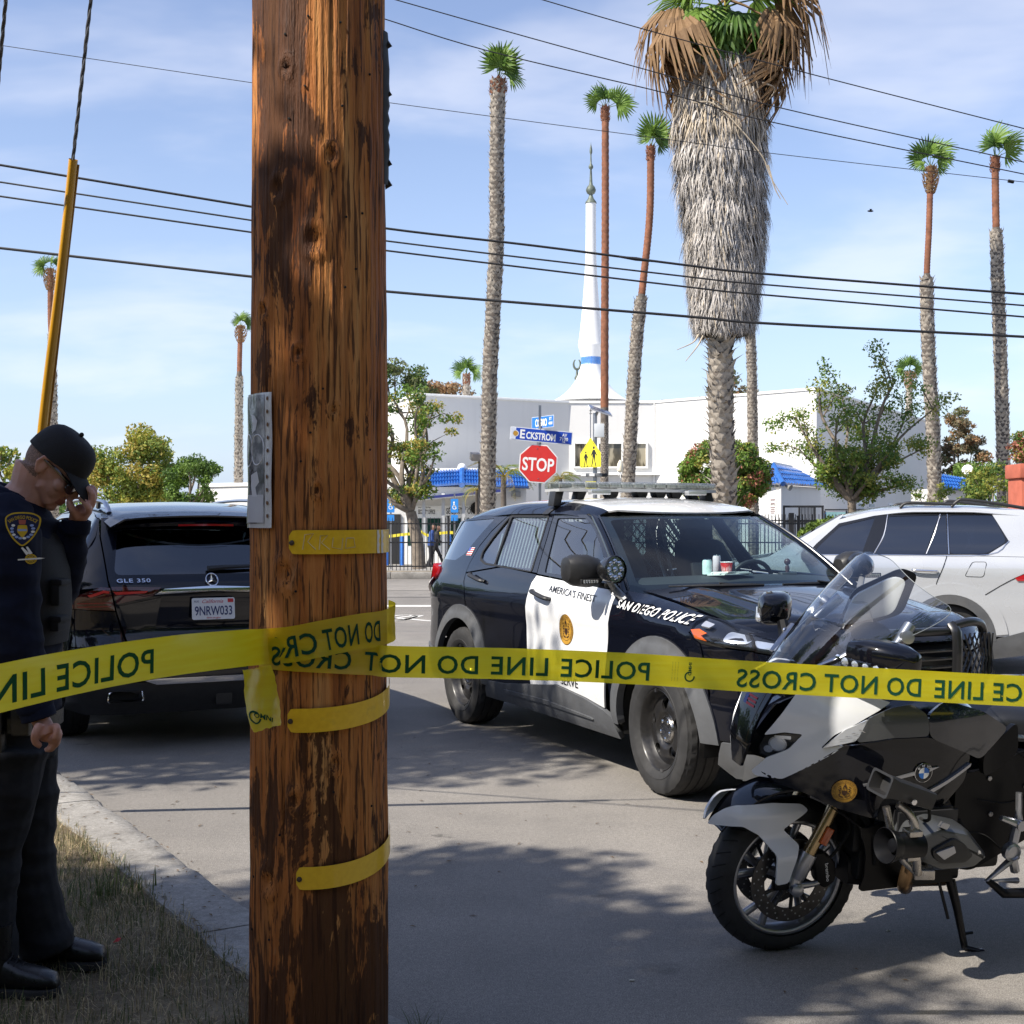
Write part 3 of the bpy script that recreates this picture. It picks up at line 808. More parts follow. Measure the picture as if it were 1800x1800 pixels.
# door arch and bare concrete slab show between bollards
# right annex: gate lodge with hipped blue roof
L = thing('gate_lodge', 'small white gate lodge with hipped blue tile roof behind the black gate', 'building',(0,0,0))
dl = 52.
P = lambda a,b,d=dl: px(a,b,d)
ca,cb,cc = P(1338,0,54.5),P(1373,0,dl),P(1442,0,56.0)
slab('wall',[(ca.x,54.5),(cb.x,dl),(cc.x,56.),(cc.x - 2,60),(ca.x - 1,59)],BZ,P(0,853).z,M_STUCCO,L)
e0,e1,e2 = P(1330,851,54.3),P(1376,851,51.5),P(1452,851,55.9)
e0.z = e1.z = e2.z = P(0,852).z
r0,r1,r2 = Vector((e0.x + .6,55.6,e0.z + .82)),Vector((e1.x - .1,52.9,e0.z + .82)),Vector((e2.x - 1.2,56.9,e0.z + .82))
tile_roof('roof_tiles',e0,e1,r1,r0,9,4,L); tile_roof('roof_tiles',e1,e2,r2,r1,16,4,L)
mb = MB(); mb.tube([e1 + Vector((0,-.06,.02)),r1],.11,8); mb.build('hip_ridge',M_TILE,L)
slab('parapet',[(r0.x,r0.y),(r1.x,r1.y),(r2.x,r2.y),(r2.x - 1,60),(r0.x - 1,60)],e0.z - .1,e0.z + .95,M_TRIM,L)
mb = MB(); mb.tube([(r1.x - .5,r1.y + .6,e0.z + .9),(r1.x - .5,r1.y + .6,e0.z + 1.5)],.05,6); mb.build('vent_pipe',mat('pipe_brown',(.30,.22,.15),.6),L)
q = (cb - ca).normalized(); q.z = 0
for k,(a,b,hh,nm) in enumerate(((.80,882,.34, 'notice'),(.80,897,.5, 'notice'))):
 c = ca.lerp(cb,.62 if k == 0 else .62); c.z = P(0,b,53.2).z; nn = Vector((q.y,-q.x,0)); c = c + nn*.02
 mb = MB(); u = q*.42
 mb.add([c - u - Vector((0,0,hh/2)),c + u - Vector((0,0,hh/2)),c + u + Vector((0,0,hh/2)),c - u + Vector((0,0,hh/2))],[(0,1,2,3)]); nt = mb.build(nm,M_TRIM,L)
 for j in range(2 if k == 0 else 4):
  mb = MB(); c2 = c + nn*.01 + Vector((0,0,hh*(.22 - .44*j/max(1,(1 if k == 0 else 3))))); u2 = q*(.32 if j % 2 == 0 else .26); v2 = Vector((0,0,.028 if k == 0 else .02))
  mb.add([c2 - u2 - v2,c2 + u2 - v2,c2 + u2 + v2,c2 - u2 + v2],[(0,1,2,3)]); mb.build('notice_line',mat('notice_ink',(.22,.16,.16),.7),nt)
for a,b in ((1370,851),(1384,853)):
 mb = MB(); mb.lathe([(.03,-.2),(.06,0),(.13,.16),(.12,.17),(.02,.1)],10,o=P(a,b + 2,51.6),axis=(-.6 if a < 1375 else .6,-.6,-.35)); mb.build('flood_lamp',mat('lamp_grey',(.2,.2,.19),.5),L)
# blue awning at the far right
A = thing('blue_awning_shed', 'low white shed with blue tiled awning at the right, beyond the palm', 'building',(0,0,0))
da = 58.
P = lambda a,b,d=da: px(a,b,d)
slab('wall',[(P(1650,0).x,da),(P(1712,0).x,da),(P(1712,0).x,da + 4),(P(1650,0).x,da + 4)],BZ,P(0,858).z,M_STUCCO,A)
tile_roof('roof_tiles',P(1655,860,da - .8),P(1716,862,da - .8),P(1700,843,da + .8),P(1648,833,da + .8),12,4,A)
mb = MB(); mb.lathe([(.02,0),(.22,.06),(.24,.1)],14,o=P(1701,827,da + .2),axis=(-.4,-.8,.4)); mb.tube([P(1701,830,da + .2),P(1703,845,da + .3)],.04,6); mb.build('dish',M_TRIM,A)
# white truck or hall at the far left
V = thing('white_hall', 'plain white flat building seen above the black SUV, left of the pole', 'building',(0,0,0))
P = lambda a,b,d=66.: px(a,b,d)
slab('wall',[(P(350,0).x,66),(P(520,0).x,63),(P(520,0).x,75),(P(350,0).x,75)],BZ,P(0,856).z,M_STUCCO,V)
slab('roof_edge',[(P(349,0).x,65.9),(P(522,0).x,62.9),(P(522,0).x,75.1),(P(349,0).x,75.1)],P(0,856).z,P(0,850).z,M_TRIM,V)
# ------------------------------------------------------------------- iron fence along the kerb
Fc = thing('iron_fence', 'black iron picket fence on the far kerb, left of the police SUV', 'fence',(0,0,0))
fy,fz0,fz1 = 36.45,.18,1.60
pk = MB(); pk.box((0,0,(fz1 - fz0)/2),(.018,.018,fz1 - fz0)); pk.add([(-.012,-.012,fz1 - fz0),(.012,-.012,fz1 - fz0),(.012,.012,fz1 - fz0),(-.012,.012,fz1 - fz0),(0,0,fz1 - fz0 + .06)],[(0,1,4),(1,2,4),(2,3,4),(3,0,4)])
pm = pk.mesh('picket',M_IRON,smooth=0)
for i in range(0,150): link('picket',pm,Fc,loc=(-7.4 + i*.105,fy,fz0 + .03))
po = MB(); po.box((0,0,.76),(.06,.06,1.52)); po.box((0,0,1.53),(.08,.08,.03)); pom = po.mesh('post',M_IRON,smooth=0)
for i in range(7): link('post',pom,Fc,loc=(-6.6 + i*2.42,fy + .02,fz0))
for z in (.32,.98,1.50):
 mb = MB(); mb.box((.5,fy + .02,z),(16.4,.03,.035)); mb.build('rail',M_IRON,Fc)
# low picket and gate at the right
Fd = thing('gate_fence', 'low black picket fence in front of the lodge, right of the police SUV', 'fence',(0,0,0))
fy2 = 47.
P = lambda a,b,d=fy2: px(a,b,d)
pk = MB(); hh = P(0,904).z - .0 ; pk.box((0,0,hh/2),(.022,.022,hh)); pm2 = pk.mesh('picket',M_IRON,smooth=0)
for i in range(0,42): link('picket',pm2,Fd,loc=(P(1345,0).x + i*.12,fy2,0))
for z in (.2,hh - .22):
 mb = MB(); mb.box((P(1345,0).x + 2.5,fy2 + .02,z),(5.2,.03,.04)); mb.build('rail',M_IRON,Fd)
mb = MB(); mb.box((P(1391,0).x,fy2,hh/2),(.16,.16,hh + .1)); mb.build('post',M_IRON,Fd)
G = thing('iron_gate', 'black iron gate with close vertical bars beside the white lodge', 'gate',(0,0,0))
dg = 49.5
P = lambda a,b,d=dg: px(a,b,d)
gz = P(0,888.5).z
for a in (1378,1405,1432,1446):
 mb = MB(); mb.box((P(a,0).x,dg,(gz + BZ)/2),(.07,.07,gz - BZ)); mb.build('post',M_IRON,G)
mb = MB(); mb.box((P(1412,0).x,dg,gz - .04),(P(1446,0).x - P(1378,0).x + .07,.06,.08)); mb.build('rail',M_IRON,G)
mb = MB(); mb.box((P(1412,0).x,dg,P(0,917).z),(P(1446,0).x - P(1378,0).x,.06,.08)); mb.build('rail',M_IRON,G)
for k in range(10):
 mb = MB(); mb.box((P(1406.5 + k*2.5,0).x,dg + .01,(gz + BZ)/2),(.028,.02,gz - BZ - .15)); mb.build('bar',M_IRON,G)
mb = MB(); mb.box((P(1435,0).x,dg,(gz + BZ)/2),(.25,.05,.5)); mb.build('lock_box',M_IRON,G)
Rl = thing('glass_railing', 'glass panel railing in front of the white side wall, right of the gate', 'railing',(0,0,0))
P = lambda a,b,d=50.: px(a,b,d)
mb = MB(); mb.tube([P(1450,896),P(1610,896)],.03,6); mb.build('rail',M_IRON,Rl)
for k in range(5):
 mb = MB(); mb.box((P(1450 + k*38,0).x,50,.8),(.05,.05,2.3)); mb.build('post',M_IRON,Rl)
 mb = MB(); mb.box((P(1469 + k*38,0).x,50,.95),(.74,.015,1.9)); mb.build('glass_panel',mat('railing_glass',(.20,.36,.38),.08,coat=.6),Rl)
for k,(a,l) in enumerate(((1462, 'blue bin behind the glass railing, nearest the gate'),)):
 mb = MB(); mb.box(P(a,912,51),(.5,.5,.5)); o = mb.build('blue_bin',M_BLUEPAINT,None,bevel=.04); tag(o,l, 'bin')
# ------------------------------------------------------------------- bollards, disabled parking signs, barrier tape, people
bl = MB(); bl.lathe([(.085,0),(.085,1.22),(.07,1.27),(.03,1.29)],14); blm = bl.mesh('bollard',M_BLUEPAINT)
side_txt = ['blue steel bollard nearest the wooden pole', 'blue steel bollard in the middle, left of the tree trunk', 'blue steel bollard right of the tree trunk', 'blue steel bollard just behind the police SUV rear window']
for (a,l) in zip((679.5,706,733.5,790),side_txt):
 p = px(a,0,56.5); o = link('bollard',blm,None,loc=(p.x,56.5,BZ)); tag(o,l, 'bollard', 'blue bollards in the lot behind the fence')
for (a,l) in ((687, 'blue disabled parking sign on a thin post behind the fence, near the wooden pole'),(799, 'blue disabled parking sign on a thin post above the police SUV rear window')):
 x = px(a,0,52).x; k = 52/FPX
 t_ = thing('parking_sign',l, 'sign',(x,52,BZ),group='disabled parking signs')
 mb = MB(); mb.box((0,0,1.5),(.06,.06,3.0)); mb.build('post',M_STEELGREY,t_)
 z1_ = px(0,889,52).z - BZ
 mb = MB(); mb.prism(rc([(-.15,-.27),(.15,-.27),(.15,.27),(-.15,.27)],.04),.02,(0,-.05,z1_)); sp = mb.build('sign_plate',mat('sign_blue',(.03,.22,.62),.4),t_)
 fn = flat((0,-.0605,z1_ - .02),(1,0,0),(0,0,1)); mb = MB()
 def put(p_): mb.add([fn(u,v) - Vector((0,.002,0)) for u,v in p_],[tuple(range(len(p_)))])
 put(circ((-.02,.15),.035,10)); put([(-.045,.11),(.0,.11),(.005,.0),(-.035,.0)]); put([(-.03,.02),(.06,.02),(.06,-.01),(-.03,-.01)]); put([(.05,.02),(.085,-.10),(.055,-.11),(.03,.0)])
 for i in range(14):
  a0,a1 = R(80 + i*17),R(80 + (i + 1)*17); put([(-.0 + .085*math.cos(a0),-.04 + .085*math.sin(a0)),(.085*math.cos(a1),-.04 + .085*math.sin(a1)),(.062*math.cos(a1),-.04 + .062*math.sin(a1)),(.062*math.cos(a0),-.04 + .062*math.sin(a0))])
 mb.build('wheelchair_symbol',M_WHITEINK,sp,smooth=0,fix=False)
 mb = MB(); mb.prism(rc([(-.14,-.12),(.14,-.12),(.14,.12),(-.14,.12)],.03),.02,(0,-.05,z1_ - .48)); sp2 = mb.build('sign_plate',_mats['sign_blue'],t_)
M_TAPE_FAR = mat('far_tape_yellow',(.62,.52,.03),.5)
for pts,l in (([(672,940),(679,943),(706,940),(733,937),(742,935)], 'yellow barrier tape strung between the far bollards'),([(742,936),(752,941),(768,938),(792,936),(800,938)], 'yellow barrier tape running right from the tree trunk behind the two walkers')):
 mb = MB(); P3 = [px(a,b,55.9) for a,b in cr(pts,4)]
 mb.grid([[p - Vector((0,0,.06)),p + Vector((0,.02,.06))] for p in P3]); o = mb.build('far_barrier_tape',M_TAPE_FAR,smooth=60); tag(o,l, 'tape')
# street lamp box beside the palm
t_ = thing('lot_lamp', 'square lamp head on a thin dark post beside the tall grey palm', 'lamp',(px(838,0,44).x,44,0))
mb = MB(); mb.box((.1,0,1.9),(.10,.10,3.8)); mb.build('post',mat('lamp_post',(.12,.11,.10),.6),t_)
mb = MB(); mb.box((-.05,-.1,px(0,803,44).z),(.30,.45,.24),(R(12),0,R(12))); mb.build('lamp_head',mat('lamp_head_grey',(.30,.27,.24),.5),t_,bevel=.02)
mb = MB(); mb.box((.30,-.28,px(0,838,44).z),(.26,.1,.18),(0,R(-14),0)); mb.build('flood_lamp',M_DARK,t_,bevel=.02)
mb = MB(); mb.box((.30,-.335,px(0,838,44).z),(.20,.01,.12),(0,R(-14),0)); mb.build('lens',mat('lens_pale',(.6,.6,.55),.2),t_)
# ------------------------------------------------------------------- stop sign with street name blades
ds = 26.3
Sx = px(946,0,ds).x
T = thing('stop_sign', 'red octagonal stop sign under blue street name blades', 'sign',(Sx,ds,0),R(6))
mb = MB(); mb.box((.04,.05,1.95),(.05,.05,3.9)); mb.build('post',M_STEELGREY,T)
zc_ = px(0,815,ds).z
oc = [(.381/math.cos(R(22.5))*math.cos(R(22.5 + 45*k)),.381/math.cos(R(22.5))*math.sin(R(22.5 + 45*k))) for k in range(8)]
oc = [(a*math.cos(R(4)) + b*math.sin(R(4)),-a*math.sin(R(4)) + b*math.cos(R(4))) for a,b in oc]
mb = MB(); mb.prism(oc,.006,(0,0,zc_)); pl = mb.build('sign_face',M_WHITEINK,T,smooth=0)
mb = MB(); mb.prism([(a*.945,b*.945) for a,b in oc],.004,(0,-.0055,zc_)); rd = mb.build('red_field',mat('sign_red',(.60,.035,.03),.4,var=.06),T,smooth=0)
lettering('sign_lettering', "STOP",flat((0,-.0085,zc_ - .01),(math.cos(R(-4)),0,math.sin(R(-4))),(-math.sin(R(-4)),0,math.cos(R(-4)))),M_WHITEINK,pl,.265,width=.64,bold=.022,off=.001)
for z in (.30,-.30):
 mb = MB(); mb.lathe([(.012,0),(.008,.008),(0,.009)],8,o=(-.02 if z > 0 else .0,-.008,zc_ + z),axis=(0,-1,0),cap=False); mb.build('bolt',M_STEELGREY,T)
def blade(name,cx,cz,w,h,rz,tilt,lab):
 e = bpy.data.objects.new(name,None)
 o = MB(); o.prism(rc([(-w/2,-h/2),(w/2,-h/2),(w/2,h/2),(-w/2,h/2)],.012),.008); b = o.build(name,mat('blade_rim',(.70,.72,.74),.4),T,smooth=0,label=lab)
 bpy.data.objects.remove(e)
 b.location = (cx,-.02,cz); b.rotation_euler = (0,R(tilt),R(rz)); return b
z_b = px(0,766,ds).z
b1 = blade('street_name_blade',px(951.5,0,ds).x - Sx + .0,z_b,1.27,.265,4,4.7, 'wide blue blade reading Eckstrom')
M_SBLUE = mat('blade_blue',(.012,.06,.42),.4)
mb = MB(); mb.prism([(-.615,-.115),(.615,-.115),(.615,.115),(-.615,.115)],.004,(0,-.005,0)); bb = mb.build('blade_field',M_SBLUE,b1,smooth=0)
mb = MB(); mb.prism([(-.615,-.116),(-.52,-.116),(-.52,.116),(-.615,.116)],.004,(0,-.0065,0)); mb.build('blade_white',mat('blade_white',(.62,.66,.74),.4),b1,smooth=0)
fnb = lambda u0,v0: flat((u0,-.0085,v0),(1,0,0),(0,0,1))
mb = MB(); mb.add([fnb(-.525,0)(a,b) for a,b in circ((0,0),.062,20)],[tuple(range(20))]); mb.build('blade_ring',M_WHITEINK,b1,smooth=0)
mb = MB(); mb.add([fnb(-.525,0)(a,b) + Vector((0,-.001,0)) for a,b in circ((0,0),.05,20)],[tuple(range(20))]); mb.build('blade_seal',M_GOLD,b1,smooth=0)
lettering('blade_lettering', "E",fnb(-.385,.005),M_WHITEINK,b1,.175,width=.10,bold=.03)
lettering('blade_lettering', "CKSTROM",fnb(-.01,-.012),M_WHITEINK,b1,.14,width=.60,bold=.03)
lettering('blade_lettering', "AV",fnb(.47,.055),M_WHITEINK,b1,.065,width=.10,bold=.02)
lettering('blade_lettering', "7100",fnb(.46,-.025),M_WHITEINK,b1,.07,width=.17,bold=.02)
mb = MB(); f = fnb(.46,-.085)
mb.add([f(*p) for p in [(-.03,-.007),(.01,-.007),(.01,.007),(-.03,.007)]],[(0,1,2,3)]); mb.add([f(*p) for p in [(.01,-.02),(.036,0),(.01,.02)]],[(0,1,2)]); mb.build('arrow',M_WHITEINK,b1,smooth=0)
b2 = blade('street_name_blade',px(954,0,ds).x - Sx,px(0,742,ds).z,.80,.235,-64,0, 'short blue blade seen edge on, reading Cosmo')
mb = MB(); mb.prism([(-.39,-.11),(.39,-.11),(.39,.11),(-.39,.11)],.004,(0,-.005,0)); mb.build('blade_field',mat('blade_blue_light',(.02,.16,.60),.4),b2,smooth=0)
lettering('blade_lettering', "COSMO",fnb(-.05,-.005),M_WHITEINK,b2,.15,width=.42,bold=.03)
lettering('blade_lettering', "ST",fnb(.29,.055),M_WHITEINK,b2,.06,width=.09,bold=.02)
lettering('blade_lettering', "4800",fnb(.29,-.035),M_WHITEINK,b2,.06,width=.14,bold=.02)
mb = MB(); mb.tube([(.04,0.0,z_b + .12),(.04,0,z_b + .2)],.03,8); mb.tube([(.0,0.0,z_b - .13),(.0,0,z_b - .17)],.03,8); mb.build('blade_bracket',M_STEELGREY,T)
# ------------------------------------------------------------------- school crossing beacon
dc = 34.
T = thing('crossing_sign', 'yellow school crossing sign on a pole with solar panel and beacon box', 'sign',(px(1046,0,dc).x,dc,0))
Z = lambda b: px(0,b,dc).z
X = lambda a: px(a,0,dc).x - px(1046,0,dc).x
mb = MB(); mb.lathe([(.055,0),(.055,Z(726))],14); mb.build('pole',M_STEELGREY,T)
M_SYEL = mat('sign_yellow',(.80,.70,.03),.4)
w = .62; mb = MB(); pent = [(-w,-.42),(w,-.42),(w,.12),(0,.74),(-w,.12)]
sp = bpy.data.objects.new('x',None); bpy.data.objects.remove(sp)
mb.prism(rc([(a*.62,b*.66) for a,b in pent],.03,3),.01); s1 = mb.build('sign_face',M_SYEL,T,smooth=0)
s1.location = (X(1037.5),-.12,Z(803)); s1.rotation_euler = (0,0,R(-50));
mb = MB(); k_ = rc([(a*.58,b*.615 - .0) for a,b in pent],.025,3); k2 = [(a*.96,b*.96) for a,b in k_]; n = len(k_)
fs = flat((0,-.0065,0),(1,0,0),(0,0,1))
mb.add([fs(*p) for p in k_ + k2],[(i,(i + 1) % n,n + (i + 1) % n,n + i) for i in range(n)])
def fig(ox,oy,s):
 def put(p): mb.add([fs(ox + a*s,oy + b*s) for a,b in p],[tuple(range(len(p)))])
 put(circ((0,.42),.065,12)); put([(-.07,.33),(.07,.33),(.10,.02),(-.10,.02)]); put([(-.08,.03),(0,.03),(-.05,-.22),(-.12,-.42),(-.17,-.40),(-.11,-.18)]); put([(.0,.03),(.09,.03),(.10,-.2),(.17,-.40),(.11,-.42),(.04,-.2)]); put([(-.07,.32),(-.04,.22),(-.16,.05),(-.20,.08)]); put([(.07,.32),(.04,.22),(.17,.05),(.21,.08)])
fig(.13,-.02,.58); fig(-.17,-.08,.46)
mb.build('pictogram',M_BLACKINK,s1,smooth=0,fix=False)
mb = MB(); mb.box((X(1053),-.03,Z(757)),(.25,.2,.35)); mb.build('beacon_box',mat('box_pale',(.55,.58,.60),.5),T,bevel=.01)
mb = MB(); mb.box((X(1055),0,Z(722)),(.62,.42,.03),(R(18),R(18),R(10))); s2 = mb.build('solar_panel',mat('panel_frame',(.5,.52,.55),.4),T)
mb = MB(); mb.box((X(1055) ,0,Z(722) + .022),(.58,.38,.012),(R(18),R(18),R(10))); mb.build('solar_cell',mat('cell_blue',(.03,.05,.12),.2,coat=.7),s2)
mb = MB(); mb.tube([(0,0,Z(733)),(X(1050),0,Z(724))],.04,8); mb.build('panel_arm',M_STEELGREY,T)
mb = MB(); mb.tube([(X(1038),-.0,Z(780)),(X(1038),0,Z(718))],.012,6); mb.tube([(X(1036),0,Z(727)),(X(1041),0,Z(727))],.012,6); mb.tube([(X(1036),0,Z(722)),(X(1041),0,Z(722))],.012,6); mb.build('antenna',M_STEELGREY,T)
mb = MB(); mb.box((X(1040),-.08,Z(835)),(.52,.12,.09)); br = mb.build('beacon_bar',mat('beacon_grey',(.16,.17,.18),.5),T,bevel=.01)
for a in (1025,1040):
 mb = MB(); mb.box((X(a),-.15,Z(835)),(.13,.03,.07)); mb.build('beacon_lamp',M_WHITEINK,br)
mb = MB(); mb.box((X(1058),.06,Z(835)),(.28,.14,.09)); mb.build('beacon_bar',M_BLACKPLASTIC,T,bevel=.01)
mb = MB(); mb.prism(rc([(-.14,-.10),(.14,-.10),(.14,.10),(-.14,.10)],.02),.01,(X(1038),-.10,Z(853))); mb.build('arrow_plate',M_SYEL,T)
t_ = thing('pole_lantern', 'small white lantern hung on the leaning palm trunk', 'lamp',(px(1090,0,43).x,43,px(0,822,43).z))
mb = MB(); mb.lathe([(.02,.25),(.05,.2),(.09,.12),(.10,.0),(.09,-.10),(.05,-.14)],12); mb.build('lantern_body',mat('lantern_cream',(.72,.66,.52),.5),t_)
mb = MB(); mb.tube([(0,0,-.14),(-.06,0,-.26),(-.1,0,-.2),(-.06,0,-.1)],.015,6); mb.tube([(.0,0,-.14),(.02,0,-.34)],.015,6); mb.build('lantern_bracket',M_TRIM,t_)
# brick gate pier at the right edge
t_ = thing('gate_pier', 'terracotta red gate pier at the right edge of the picture', 'pier',(px(1795,0,22).x + .22,22,0))
mb = MB(); mb.box((0,0,1.15),(.66,.6,2.3)); mb.build('pier_body',mat('terracotta',(.42,.11,.065),.8,var=.15,vs=5,bump=.2,bs=40),t_,bevel=.02)
mb = MB(); mb.box((0,0,2.42),(.74,.68,.24)); mb.build('pier_cap',mat('terracotta',(.4,.1,.06)),t_,bevel=.03)
# =================================================================== vegetation
def leaves_np(C,n,size,seed,aspect=.5,droop=0.,sizevar=.4):
 """n leaf-sized folded quads round the points C ((x,y,z,rx,ry,rz) ellipsoids, weighted by volume)"""
 g = np.random.default_rng(seed); C = np.asarray(C,float)
 w = (C[:,3]*C[:,4]*C[:,5]) ** .8; idx = g.choice(len(C),n,p=w/w.sum())
 d = g.normal(size=(n,3)); d /= np.linalg.norm(d,axis=1)[:,None]; r = g.uniform(0,1,n) ** .45
 P = C[idx,:3] + d*r[:,None]*C[idx,3:6]
 a = g.normal(size=(n,3)); a[:,2] -= droop; a /= np.linalg.norm(a,axis=1)[:,None]
 b = np.cross(a,d + g.normal(size=(n,3))*.6); b /= np.linalg.norm(b,axis=1)[:,None] + 1e-9
 s = size*(1 + sizevar*g.uniform(-1,1,n))[:,None]; nn = np.cross(a,b)*s*.12
 V = np.stack([P - a*s,P + b*s*aspect + nn,P + a*s,P - b*s*aspect + nn],1).reshape(-1,3)
 F = np.arange(4*n).reshape(n,4)
 return V,F,idx
def crown(name,C,n,size,seed,mats,parent,aspect=.5,droop=0.):
 V,F,idx = leaves_np(C,n,size,seed,aspect,droop); g = np.random.default_rng(seed + 1)
 cl = g.integers(0,len(mats),len(C)); mi = np.where(g.uniform(size=n) < .6,cl[idx],g.integers(0,len(mats),n))
 return link(name,np_mesh(name,V,F,mats,mi),parent)
M_BARK = mat('bark_grey',(.17,.14,.11),.9,var=.35,vs=8,bump=.5,bs=30)
M_BARKDARK = mat('bark_dark',(.075,.06,.05),.9,var=.35,vs=8,bump=.5,bs=30)
G1 = [leafmat('leaf_mid',(0.083,0.150,0.027),(0.180,0.270,0.053)),leafmat('leaf_deep',(0.045,0.093,0.021),(0.098,0.173,0.036)),leafmat('leaf_yellowgreen',(0.225,0.255,0.045),(0.360,0.330,0.068))]
G2 = [leafmat('leaf_gold',(.27,.28,.035),(.38,.37,.06)),leafmat('leaf_olive',(.15,.21,.035),(.25,.30,.06)),leafmat('leaf_amber',(.34,.27,.05),(.42,.34,.08))]
G3 = [leafmat('leaf_eucalypt',(0.091,0.111,0.046),(0.156,0.169,0.072)),leafmat('leaf_rust',(0.260,0.150,0.072),(0.364,0.221,0.111)),leafmat('leaf_greybrown',(0.169,0.137,0.078),(0.247,0.195,0.117))]
G4 = [leafmat('leaf_bright',(0.102,0.203,0.029),(0.232,0.348,0.058)),leafmat('leaf_red',(0.348,0.109,0.072),(0.464,0.203,0.131)),G1[1]]
def blobs(region,n,r,seed,flat_=.75,shell=.5):
 """clump centres inside an ellipsoid (cx,cy,cz,rx,ry,rz), most of them near its skin"""
 g = np.random.default_rng(seed); out = []
 while len(out) < n:
  d = g.normal(size=3); d /= np.linalg.norm(d); q = g.uniform(shell,1) ** .7
  rr = r*g.uniform(.6,1.35)
  out.append((region[0] + d[0]*q*(region[3] - rr*.35),region[1] + d[1]*q*(region[4] - rr*.35),region[2] + d[2]*q*(region[5] - rr*.35),rr,rr,rr*flat_))
 return out
def limbs(base,tips,r0,seed,mats,parent,fork=.35,name='trunk'):
 """tapered trunk splitting into a limb for each tip"""
 g = random.Random(seed); mb = MB(); base = Vector(base)
 cen = sum((Vector(t) for t in tips),Vector())/len(tips)
 f = base.lerp(Vector((base.x*.6 + cen.x*.4,base.y*.6 + cen.y*.4,cen.z)),fork)
 mb.tube(cr([base,base.lerp(f,.5) + Vector((g.uniform(-.05,.05),0,0)),f],4),[r0*(1.25 - .4*k/8) for k in range(9)],10)
 for t in tips:
  t = Vector(t); m1 = f.lerp(t,.35) + Vector((g.uniform(-.15,.15),g.uniform(-.15,.15),.12))*(t - f).length*.5; m2 = f.lerp(t,.7) + Vector((g.uniform(-.15,.15),g.uniform(-.15,.15),.05))*(t - f).length*.4
  rr = r0*g.uniform(.38,.6)
  pth = cr([f - Vector((0,0,.05)),m1,m2,t],4); mb.tube(pth,[rr*(1 - .85*k/(len(pth) - 1)) + .006 for k in range(len(pth))],6)
 return mb.build(name,mats,parent,smooth=60,fix=False)
def tree(label,base,region,n_blob,r_blob,n_leaf,size,mats,seed,bark=M_BARK,r0=.16,name='tree',tips=None,group=None,aspect=.5,shell=.5,flat_=.75,extra=None,fork=.35):
 t = thing(name,label, 'tree' if 'bush' not in name and 'hedge' not in name and 'shrub' not in name else 'bush',(0,0,0),group=group)
 C = blobs(region,n_blob,r_blob,seed,flat_,shell) + (extra or [])
 crown('crown',C,n_leaf,size,seed,mats,t,aspect)
 g = random.Random(seed)
 tp = [c[:3] for c in (g.sample(C,min(tips or 9,len(C))))]
 if r0: limbs(base,tp,r0,seed,bark,t,fork)
 return t
def el(x0,x1,y0,y1,d,ry=None):
 """ellipsoid filling a box of the photograph at distance d"""
 a,b = px(x0,y0,d),px(x1,y1,d); rx = (b.x - a.x)/2
 return ((a.x + b.x)/2,d,(a.z + b.z)/2,rx,ry or rx,abs(a.z - b.z)/2)
tree('round golden green tree rising left of centre behind the black SUV',px(245,960,60),el(158,330,752,900,60),70,.55,17000,.085,G2 + [G1[0]],21,r0=.25)
tree('bright green loose tree to the right of the round golden tree',px(330,960,58),el(278,390,790,900,58),30,.40,6000,.075,[G1[0],G1[1],G4[0]],22,r0=.15)
tree('golden green tree at the left edge behind the officer',px(0,960,60),el(-70,52,758,900,60),32,.5,4200,.11,G2 + [G1[0]],23,r0=.2)
tree('small green tree beside the left of the wooden pole, above the white hall',px(440,960,70),el(428,470,800,880,70),8,.4,900,.11,[G1[0],G2[1]],24,r0=.1)
tree('tall olive eucalyptus behind the white building, right of the wooden pole',px(700,960,92),el(600,768,618,800,92),70,.8,13000,.13,G3[:1]*2 + [G1[1],G2[1]],25,bark=M_BARKDARK,r0=.3)
tree('rusty brown tree top behind the parapet, left of the small palm',px(780,960,96),el(735,845,655,800,96),30,.7,3600,.15,[G3[1],G3[2]],26,r0=.2)
tree('brown tree top behind the parapet, behind the big shaggy palm',px(1290,960,95),el(1222,1352,642,790,95),30,.7,3600,.15,[G3[1],G3[2],G3[0]],27,r0=.2)
tree('tall brown eucalyptus at the right between two palms',px(1688,960,85),el(1640,1738,712,880,85),60,.42,6500,.11,[G3[2],G3[1],G3[0]],28,r0=.2,fork=.1,shell=.3)
tree('low green trees beyond the blue awning at the right',px(1710,960,75),el(1640,1790,808,880,75),24,.5,2600,.11,[G1[0],G4[0]],29,r0=.1,name='bush')
tree('dense yellow green bush beside the red gate pier',px(1750,960,34),el(1688,1802,806,915,34),40,.24,5200,.045,[G1[2],G1[0],G2[1],G1[1]],30,r0=.05,name='bush',shell=.65)
tree('small reddish green bush above the red gate pier at the right edge',px(1800,960,36),el(1776,1830,748,840,36),14,.22,1500,.05,[G1[2],G4[1],G1[0]],31,r0=.04,name='bush')
# clipped round bush behind the shaggy palm
tree('clipped round bush with red tips around the foot of the shaggy palm',px(1275,990,35.5),el(1197,1352,772,900,35.5,1.1),170,.22,24000,.050,[G4[0],G1[0],G1[1],G4[0],G1[0],G1[2],G4[1],G4[0]],32,r0=.06,name='bush',shell=.86,flat_=1.)
tree('bright juniper hedge beside the roof of the white SUV',px(1470,990,27),el(1370,1660,905,1000,27,1.0),170,.17,16000,.045,[leafmat('juniper_a',(.10,.17,.02),(.20,.28,.035)),leafmat('juniper_b',(.045,.085,.015),(.10,.15,.025))],33,r0=0,name='hedge',shell=.4)
